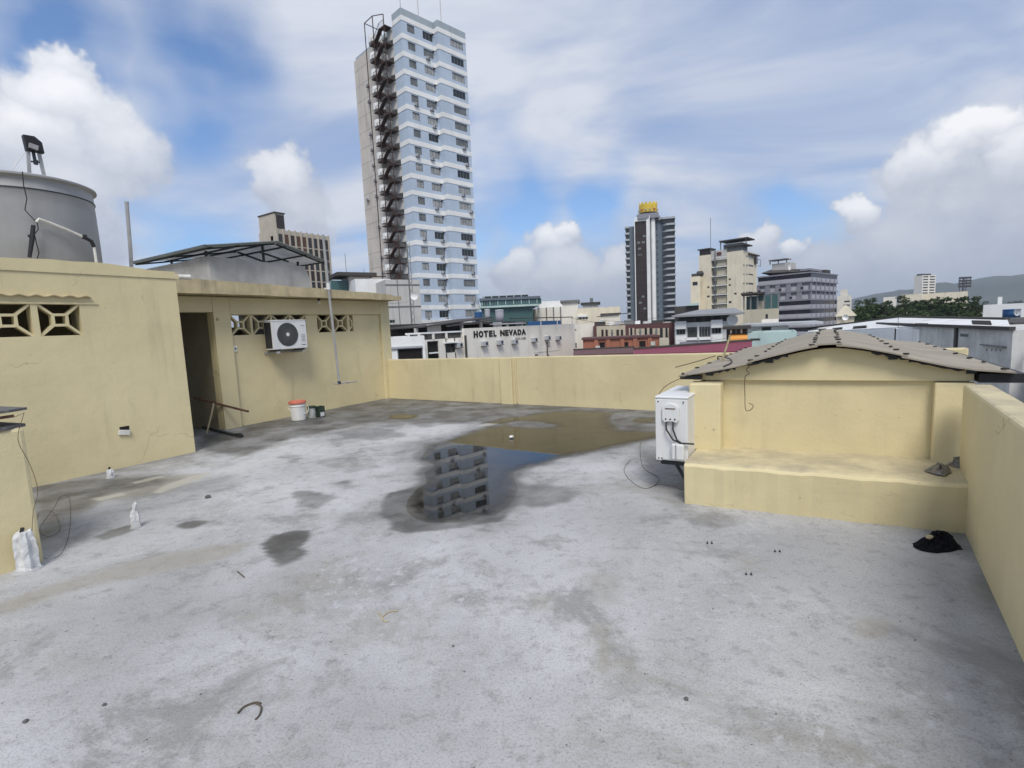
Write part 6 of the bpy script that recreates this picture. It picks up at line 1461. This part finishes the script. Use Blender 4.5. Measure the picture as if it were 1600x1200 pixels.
# ------------------------------------------------------------------ grey office with dark window bands
B = Bld('grey_office', 'broad grey office building with dark window bands and roof terrace', 1268, 450, 180, 47.5)
zt = B.Lf(1268, 424)[1]; xr = B.R(1309, 450)[0]; yl = B.Lf(1184, 450)[0]; P_ = 3.15
B.box('body', 'officegrey', 0.6, .6, GZ, xr, yl, zt)
for k in range(8):
    z_ = zt - P_ * k
    dark = k >= 3 or k == 0
    B.box('floor_band', 'officegrey', 0, 0, z_ - .45, xr + .3, yl + .3, z_)
    if z_ - P_ < GZ: break
    if dark:
        B.box('window_band', 'officedark', .25, .3, z_ - 1.9, xr + .1, yl, z_ - .452)
        B.box('spandrel', 'officepanel', .05, .1, z_ - P_ + .001, xr + .2, yl, z_ - 1.902)
        for i in range(6): B.box('pilaster', 'officegrey', xr * i / 6 + .3, -.06, z_ - P_ + .1, xr * i / 6 + .9, .099, z_ - 2.0)
    else:
        for i in range(5):
            y0, y1 = yl * i / 5 + 1.2, yl * (i + 1) / 5 - .6
            B.win('L', y0, y1, z_ - 1.55, z_ - .5, off=.45, dep=.3, nx=5, pane=random.choice(['glass', 'glassb', 'brownfin']))
            B.box('spandrel', 'officepanel', .3, y0, z_ - P_ + .1, .599, y1, z_ - 1.6); B.box('pilaster', 'officegrey', .1, y1 + .05, z_ - P_, .599, y1 + 1.7, z_ - .452)
            if (i + k) % 2: o = B.box('box_unit', 'acdark', .0, y0 + 1.5, z_ - 2.6, .299, y0 + 2.3, z_ - 1.9)
        for i in range(6):
            x0_ = xr * i / 6 + 1.0; B.win('R', x0_, x0_ + xr / 6 - .8, z_ - 1.55, z_ - .5, off=.45, dep=.3, nx=2, pane=random.choice(['glass', 'glassb']))
            B.box('spandrel', 'officepanel', x0_, .3, z_ - P_ + .1, x0_ + xr / 6 - 1.0, .599, z_ - 1.6); B.box('pilaster', 'officegrey', x0_ - .75, .15, z_ - P_, x0_ - .15, .599, z_ - .452)
mb = MB(); za = zt + .2
mb.add([(.2, 2, za), (.2, yl * .95, za + 1.0), (8, yl * .9, za + 2.6), (8, 5, za + 1.6), (16, 5, za), (16, yl * .95, za)], [(0, 1, 2, 3), (3, 2, 5, 4), (0, 3, 4), (1, 5, 2)]); B.part('roof', mb, 'darkroof')
B.box('terrace_room', 'glass', 2, 2, zt, 5, yl * .7, zt + 1.0); B.box('corner_room', 'officegrey', .6, .8, zt + .5, xr * .45, 4, zt + 1.2)
B.box('roof_hut', 'palegrey', 6, yl * .5, zt + .5, 12, yl * .85, zt + 4.6); B.box('hut_canopy', 'winframe', 5, yl * .55, zt + 5.8, 10, yl * .9, zt + 6.1)
for y_ in (yl * .56, yl * .72, yl * .88): B.box('hut_post', 'winframe', 6, y_, zt + 4.5, 6.3, y_ + .3, zt + 5.8)
mb = MB(); mb.lathe([(0, .3), (.8, .2), (1.2, 0)], 14, (.0, yl * .4, zt + 2.4), 'Y'); B.part('dish', mb, 'white2')
B.box('roof_tree_box', 'darkroof', xr * .62, 1, zt, xr * .8, 3, zt + 1.5)
B = plain('stepped_white_block', 'pale stepped block right of the grey office', 1308, 1330, 462, 200, 75, 'hotelwhite', 10, [(1319, 1328, 470, 472.5), (1318, 1328, 476, 479)])
B.box('upper_step', 'hotelwhite', 1, 1, B.zt, B.x1 * .7, 8, B.zt + 2.4)
B = plain('sandy_house', 'small sandy house with round dish beside the trees', 1308, 1334, 494, 120, 80, 'cream', 9)
mb = MB(); mb.add([(-.5, -.6, B.zt), (B.x1 + .5, -.6, B.zt), (B.x1 + .5, 9, B.zt), (-.5, 9, B.zt), (B.x1 * .4, 4, B.zt + 2.6), (B.x1 * .5, 4, B.zt + 2.6)], [(0, 1, 5, 4), (1, 2, 5), (2, 3, 4, 5), (3, 0, 4)]); B.part('hip_roof', mb, 'sand')
mb = MB(); mb.lathe([(0, .3), (.4, .2), (.65, 0)], 14, (B.x1 * .5, -1, B.zt - .3), 'Y'); B.part('dish', mb, 'white2')
# ------------------------------------------------------------------ far right: small white tower, floodlight mast, stadium roofs
B = Bld('white_slab_tower', 'white slab tower with rows of dark windows by the hills', 1441, 445, 520, 72)
zt = B.R(1450, 430)[1]; x1 = B.R(1462, 440)[0]; yl = max(8, B.Lf(1431.5, 440)[0]); hs = []
for k in range(7):
    for a, b_ in ((.06, .43), (.55, .93)): hs.append((x1 * a, x1 * b_, zt - 2.2 - 2.7 * k, zt - .9 - 2.7 * k))
B.shell(x1, yl, zt, 'hotelwhite', hs)
for h_ in hs: B.win('R', *h_, pane='glass', nx=3)
B.box('crown_hut', 'darkroof', .5, 1, zt, x1 * .7, 6, zt + 1.6)
q = at_depth(1502, 470, 480); t_ = at_depth(1504, 434, 480)
e = bpy.data.objects.new('floodlight_mast', None); COL.objects.link(e); e.location = (q.x, q.y, GZ); BASE[e] = (0, 0, GZ); mark(e, 'tall lattice floodlight mast in front of the hills', 'light mast')
mb = MB()
for x_ in (-1.5, 1.5):
    for y_ in (-1.5, 1.5): mb.bar((x_, y_, GZ), (x_ * 1.2 + 1, y_, t_.z), .35)
for i in range(10):
    z_ = GZ + (t_.z - GZ) * i / 10; z2 = GZ + (t_.z - GZ) * (i + 1) / 10; mb.bar((-1.5, -1.5, z_), (2.2, -1.5, z2), .22); mb.bar((2.2, -1.5, z_), (-1.5, -1.5, z2), .22)
mb.build('lattice', 'darkroof', e)
mb = MB()
for i in range(4):
    for j in range(5): mb.box(-4.6 + j * 2.3, -2.6, t_.z - 9 + i * 2.6, -2.9 + j * 2.3, -1.9, t_.z - 7.2 + i * 2.6)
    mb.bar((-5, -1.8, t_.z - 8 + i * 2.6), (7, -1.8, t_.z - 8 + i * 2.6), .25)
mb.bar((-4.6, -1.7, t_.z - 9), (-4.6, -1.7, t_.z + .5), .3); mb.bar((6, -1.7, t_.z - 9), (6, -1.7, t_.z + .5), .3)
mb.build('lamp_rack', 'darkroof', e)
plain('stadium_roof', 'long pale stadium roof below the white slab tower', 1442, 1512, 457, 430, 86, 'cream', 40)
plain('pale_hall', 'pale hall roof poking out above the trees', 1406, 1440, 460, 420, 86, 'cream', 30)
plain('far_white_hall', 'far white hall left above the trees', 1380, 1400, 464, 500, 84, 'hotelwhite', 25)
# big white building at the right edge with its blue tank
B = plain('white_store', 'big plain white building at the right edge', 1536, 1640, 474, 85, 80, 'towerwhite', 20)
B.box('step', 'towerwhite', B.x1 * .22, 1, B.zt, B.x1 * .28, 6, B.zt + 1.2)
tank('roof_tank', 'wide dark blue water tank at the right edge of the picture', 1580, 483, 496, 45, 10.5, 'bluetank', .98)
q = at_depth(1590, 488, 43); e = bpy.data.objects.new('satellite_dish', None); COL.objects.link(e); e.location = (q.x, q.y, q.z - .8); BASE[e] = (0, 0, 0); mark(e, 'round satellite dish on a pole at the right edge', 'satellite dish')
mb = MB(); mb.lathe([(0, .12), (.15, .08), (.30, 0), (.31, .02)], 18, (0, 0, .8), 'Y'); mb.build('dish', 'bandgrey', e); mb = MB(); mb.tube([(0, .1, -1.2), (0, .1, .8)], .03, 6); mb.build('pole', 'winframe', e)
# ------------------------------------------------------------------ grey concrete building on the right with long white shed behind
B = Bld('concrete_building', 'stained bare concrete building beyond the right parapet', 1580, 560, 22, 113.7)
zt = B.Lf(1580, 515.5)[1]; yl = B.Lf(1372, 509)[0]; ym = B.Lf(1494, 530)[0]; hl = []
for a, b_, c, d in ((1500, 1513.5, 521, 526), (1413, 1426, 522.5, 528)):
    y0, y1 = sorted((B.Lf(a, c)[0], B.Lf(b_, c)[0])); hl.append((y0, y1, B.Lf(a, d)[1], B.Lf(a, c)[1]))
for px in (1541, 1548.5, 1555, 1562): y0, y1 = sorted((B.Lf(px, 545)[0], B.Lf(px + 2.2, 545)[0])); hl.append((y0, y1, B.Lf(px, 548.5)[1], B.Lf(px, 545)[1]))
mb = MB(); facade(mb, 0, yl, GZ, zt, hl, .2, lambda a, d, z: (d, a, z), back=False); B.part('wall', mb, 'concrete')
B.box('wall', 'concrete', .2, .0, GZ, 9, .2, zt); B.box('roof', 'concrete', .2, .2, zt - .4, 9, yl, zt - .2)
for h_ in hl[:2]: B.win('L', *h_, pane='glass', nx=2)
for h_ in hl[2:]: B.win('L', *h_, pane='opening', nx=1, name='vent')
B.box('gutter', 'darkroof', -.16, -.1, zt - .02, .05, yl, zt + .14); B.box('corner_strip', 'darkroof', -.10, ym - .25, -3, -.001, ym + .05, zt)
B.box('ledge', 'winframe', -.15, B.Lf(1573, 541)[0], B.Lf(1560, 542)[1], -.001, B.Lf(1536, 541)[0], B.Lf(1560, 540)[1])
B.box('lower_wing', 'concrete', .5, -6, GZ, 9, -.3, B.Lf(1590, 580)[1]); B.box('low_window', 'opening', .42, -1.2, B.Lf(1590, 600)[1], .499, -.5, B.Lf(1590, 596)[1])
def quad_roof(name, label, cat, corners, mat, thick=.12, slots=()):
    """a sloping roof given by four (px,py,Y) corners: near-right, near-left, far-left, far-right"""
    q = [at_depth(*c) for c in corners]; o0 = q[0].copy()
    e = bpy.data.objects.new(name, None); COL.objects.link(e); e.location = o0; BASE[e] = (0, 0, 0); mark(e, label, cat); q = [a - o0 for a in q]
    mb = MB(); mb.hexa([tuple(a - Vector((0, 0, thick))) for a in q] + [tuple(a) for a in q]); mb.build('roof_sheet', mat, e)
    mb = MB(); dn = Vector((0, 0, GZ - o0.z)); mb.hexa([tuple(Vector((a.x * .99, a.y * .99 + .3, dn.z))) for a in q] + [tuple(a * .99 + Vector((0, .3, -thick - .02))) for a in q]); mb.build('wall', 'white2', e)
    def uv(s, t_, up=.0): return q[0].lerp(q[1], s).lerp(q[3].lerp(q[2], s), t_) + Vector((0, 0, up))
    for s0, s1, t0, t1 in slots:
        mb = MB(); mb.hexa([tuple(uv(s0, t0, .004)), tuple(uv(s1, t0, .004)), tuple(uv(s1, t1, .004)), tuple(uv(s0, t1, .004)), tuple(uv(s0, t0, .06)), tuple(uv(s1, t0, .06)), tuple(uv(s1, t1, .06)), tuple(uv(s0, t1, .06))]); mb.build('roof_hatch', 'opening', e)
    mb = MB(); mb.bar(uv(0, 1, .06), uv(1, 1, .06), .2, .14); mb.build('ridge_cap', 'darkroof', e)
    return e
quad_roof('dark_awning', 'dark brown awning strip left of the crimson roof', 'awning', [(991, 551, 40), (896, 554.5, 40), (896, 547.5, 45), (991, 543, 45)], 'maroon')
quad_roof('crimson_roof', 'long crimson metal roof just beyond the far parapet', 'roof', [(1175, 548, 27), (990, 553, 27), (990, 546.5, 33), (1175, 533, 33)], 'redroof')
quad_roof('white_roof', 'long white sloping roof with a dark hatch behind the concrete building', 'roof', [(1580, 513.5, 25), (1404, 510.5, 36), (1404, 496, 43), (1574, 499.5, 30)], 'oldwhite', .12, [(.12, .26, .28, .72), (.66, .80, .05, .30)])
quad_roof('white_roof_row', 'lower white roof with four dark hatches left of its ridge', 'roof', [(1403, 511, 36.2), (1262, 518.5, 50), (1262, 514, 57), (1403, 496.2, 43.2)], 'oldwhite', .12, [(.28, .42, .1, .35), (.54, .66, .1, .38), (.74, .84, .1, .4)])
# dark sheds at the far right edge below the tank
B = Bld('dark_shed', 'dark sloping shed roof at the right edge under the blue tank', 1575, 520, 34, 96)
B.box('wall', 'winframe', 0, 0, GZ, 14, 8, B.R(1590, 520)[1]); B.box('roof', 'darkroof', -.5, -1, B.R(1590, 519)[1], 15, 8, B.R(1590, 503)[1]); B.box('pale_band', 'palegrey', .1, -.2, B.R(1590, 533)[1], 14, -.01, B.R(1590, 524)[1])

# ------------------------------------------------------------------ distant town: scattered low houses
rnd = random.Random(21); cols = ['hotelwhite', 'cream', 'palegrey', 'white2', 'officepanel', 'sand']
cnt = 0
for i in range(150):
    px = rnd.choice([rnd.uniform(1325, 1760), rnd.uniform(1325, 1760), rnd.uniform(560, 1320), rnd.uniform(-200, 600)]); Y = rnd.uniform(300, 1900)
    hmax = 17 if px < 1320 else 12
    w, d, h = rnd.uniform(8, 26), rnd.uniform(8, 20), rnd.uniform(5, hmax)
    p_ = at_depth(px, 480, Y); rz = math.radians(rnd.choice([-32, -44, 58]) + rnd.uniform(-4, 4)); mb = MB(); mb.box(-w / 2, -d / 2, 0, w / 2, d / 2, h)
    t = bpy.data.objects.new('distant_house', None); COL.objects.link(t); t.location = (p_.x, p_.y, GZ); t.rotation_euler = (0, 0, rz); BASE[t] = (0, 0, 0)
    mark(t, 'small pale house in the distant town below the hills', 'house', 'houses of the distant town')
    mb.build('wall', rnd.choice(cols), t)
    mb = MB(); e_ = .5; rh = rnd.uniform(.4, 3)
    mb.add([(-w / 2 - e_, -d / 2 - e_, h), (w / 2 + e_, -d / 2 - e_, h), (w / 2 + e_, d / 2 + e_, h), (-w / 2 - e_, d / 2 + e_, h), (-w / 2 + 2, 0, h + rh), (w / 2 - 2, 0, h + rh)], [(0, 1, 5, 4), (1, 2, 5), (2, 3, 4, 5), (3, 0, 4), (3, 2, 1, 0)]); mb.build('roof', rnd.choice(['hiproof', 'darkroof', 'palegrey', 'brick', 'bandgrey', 'white2']), t)
    for s in (-1,):
        mb = MB()
        mb.box(-w * .35, -d / 2 - .05, h * .35, w * .35, -d / 2 - .001, h * .55); mb.build('window_row', 'glass', t)

# ------------------------------------------------------------------ trees
def tree(label, px, pyb, pyt, Y, rpx, seed, nclump=64, name='broadleaf_tree', group='dark trees beyond the white shed'):
    rnd = random.Random(seed); base = at_depth(px, pyb, Y); top = at_depth(px, pyt, Y).z; rad = rpx / FPX * Y
    e = bpy.data.objects.new(name, None); COL.objects.link(e); e.location = (base.x, base.y, GZ); BASE[e] = (0, 0, GZ); mark(e, label, 'tree', group)
    H = top - GZ; mb = MB(); ch = GZ + H * .45
    mb.tube([(0, 0, GZ), (.2, .1, GZ + H * .25), (0, .2, ch), (.3, 0, GZ + H * .7)], [H * .03, H * .024, H * .018, H * .006], 7)
    cl = []
    for k in range(nclump):
        a = rnd.uniform(0, 2 * PI); rr = rad * math.sqrt(rnd.uniform(0.02, 1)); zz = ch + (top - ch) * (1 - (rr / rad) ** 2 * .75) * rnd.uniform(.25, 1.0)
        cl.append((rr * math.cos(a), rr * math.sin(a), zz, rad * rnd.uniform(.14, .26)))
    for x, y, z, r in cl[:9]: mb.tube([(0, .1, ch * .8 + GZ * .2), (x * .5, y * .5, (ch + z) / 2), (x, y, z)], [H * .012, H * .008, H * .003], 5)
    mb.build('trunk', 'trunk', e)
    vs = []; fs = []
    for x, y, z, r in cl:
        for _ in range(58):
            a, b_ = rnd.uniform(0, 2 * PI), rnd.uniform(-1, 1); q = r * rnd.uniform(.45, 1.1); cz = math.sqrt(1 - b_ * b_)
            c = Vector((x + q * cz * math.cos(a) * 1.25, y + q * cz * math.sin(a) * 1.25, z + q * b_ * .62)); s = r * rnd.uniform(.22, .46)
            u_ = Vector((rnd.uniform(-1, 1), rnd.uniform(-1, 1), rnd.uniform(-.6, .6))).normalized() * s; w_ = Vector((rnd.uniform(-1, 1), rnd.uniform(-1, 1), rnd.uniform(-.6, .6))).cross(u_).normalized() * s * .55
            o = len(vs); vs += [tuple(c - u_), tuple(c + w_), tuple(c + u_), tuple(c - w_)]; fs.append((o, o + 1, o + 2, o + 3))
    mb = MB(); mb.v = vs; mb.f = fs; me = bpy.data.meshes.new('crown'); me.from_pydata([(a, b_, c - GZ) for a, b_, c in vs], [], fs); me.materials.append(MT['leaf'])
    o = bpy.data.objects.new('crown', me); COL.objects.link(o); o.parent = e
place = ['leftmost of the row of dark trees', 'second dark tree from the left', 'third dark tree from the left', 'broad dark tree in the middle of the row', 'tall dark tree under the pale hall', 'dark tree below the white slab tower', 'dark tree left of the floodlight mast', 'wide dark tree below the floodlight mast', 'rightmost of the row of dark trees', 'lower dark tree in front of the row', 'low dark tree at the row middle front', 'low dark tree at the front right of the row']
place += ['dark tree at the left front of the row', 'dark low tree below the pale hall', 'dark spreading tree at the right front, reaching past the mast']
specs = [(1338, 468, 180, 22), (1358, 464, 190, 20), (1380, 465, 185, 22), (1402, 462, 180, 24), (1424, 461, 175, 24), (1446, 461, 180, 24), (1468, 458, 170, 26), (1490, 457, 165, 28), (1514, 464, 160, 24), (1370, 474, 150, 28), (1425, 474, 140, 32), (1488, 474, 135, 34), (1345, 478, 130, 26), (1455, 480, 120, 30), (1520, 474, 115, 22)]
for i, (px, pyt, Y, r) in enumerate(specs): tree(place[i], px, 520, pyt, Y, r, 31 + i)
rnd = random.Random(77)
for i in range(14):
    px = rnd.choice([rnd.uniform(1536, 1680), rnd.uniform(1536, 1680), rnd.uniform(1330, 1500)]); Y = rnd.uniform(500, 1300); tree('dark tree among the houses of the distant town', px, 490, 470 + rnd.uniform(-2, 2), Y, 12, 200 + i, 16, group='trees of the distant town')
tree('reddish leafy potted plant on the hotel roof', 851, 505, 487, 62, 8, 90, 20, 'roof_shrub', None)

# ------------------------------------------------------------------ haze
mb = MB(); mb.box(-16500, -16500, GZ - 1.2, 16500, 16500, 440)
me = mb.mesh('haze', 'hill'); me.materials.clear()
hm = bpy.data.materials.new('thin_haze'); hm.use_nodes = True; t = hm.node_tree; t.nodes.clear()
ho = t.nodes.new('ShaderNodeOutputMaterial'); pv = t.nodes.new('ShaderNodeVolumePrincipled'); t.links.new(pv.outputs[0], ho.inputs['Volume'])
pv.inputs['Color'].default_value = (0.80, 0.88, 1.0, 1); pv.inputs['Density'].default_value = 0.00014
me.materials.append(hm); o = bpy.data.objects.new('haze', me); COL.objects.link(o); mark(o, 'thin pale blue haze over the town', kind='stuff')

# ------------------------------------------------------------------ overhead cables
def cable(label, a, b_, sag, r=.02):
    p0, p1 = at_depth(*a), at_depth(*b_); mb = MB(); L = (p1 - p0)
    mb.tube([tuple(L * (i / 12) - Vector((0, 0, sag * 4 * (i / 12) * (1 - i / 12)))) for i in range(13)], r, 5)
    solo('overhead_cable', label, 'cable', mb, 'rubber', tuple(p0))
cable('upper sagging cable at the right edge beside the concrete building', (1576, 533, 24), (1680, 531, 18), .25)
cable('middle sagging cable at the right edge beside the concrete building', (1576, 538, 24), (1680, 541, 18), .25)
cable('lowest thick cable at the right edge beside the concrete building', (1576, 541, 24), (1680, 546, 18), .2, .03)
cable('cable running from the hotel roof toward the brown building', (893, 497, 62), (1060, 499, 64), .7)
cable('cable above the maroon building roof', (935, 500, 66), (1052, 490, 62), .5)
cable('thin cable from the service wing to the tower foot', (640, 470, 60), (510, 452, 20), .4, .012)
cable('thin cable crossing above the crimson roof', (1060, 532, 50), (1190, 512, 46), .5)
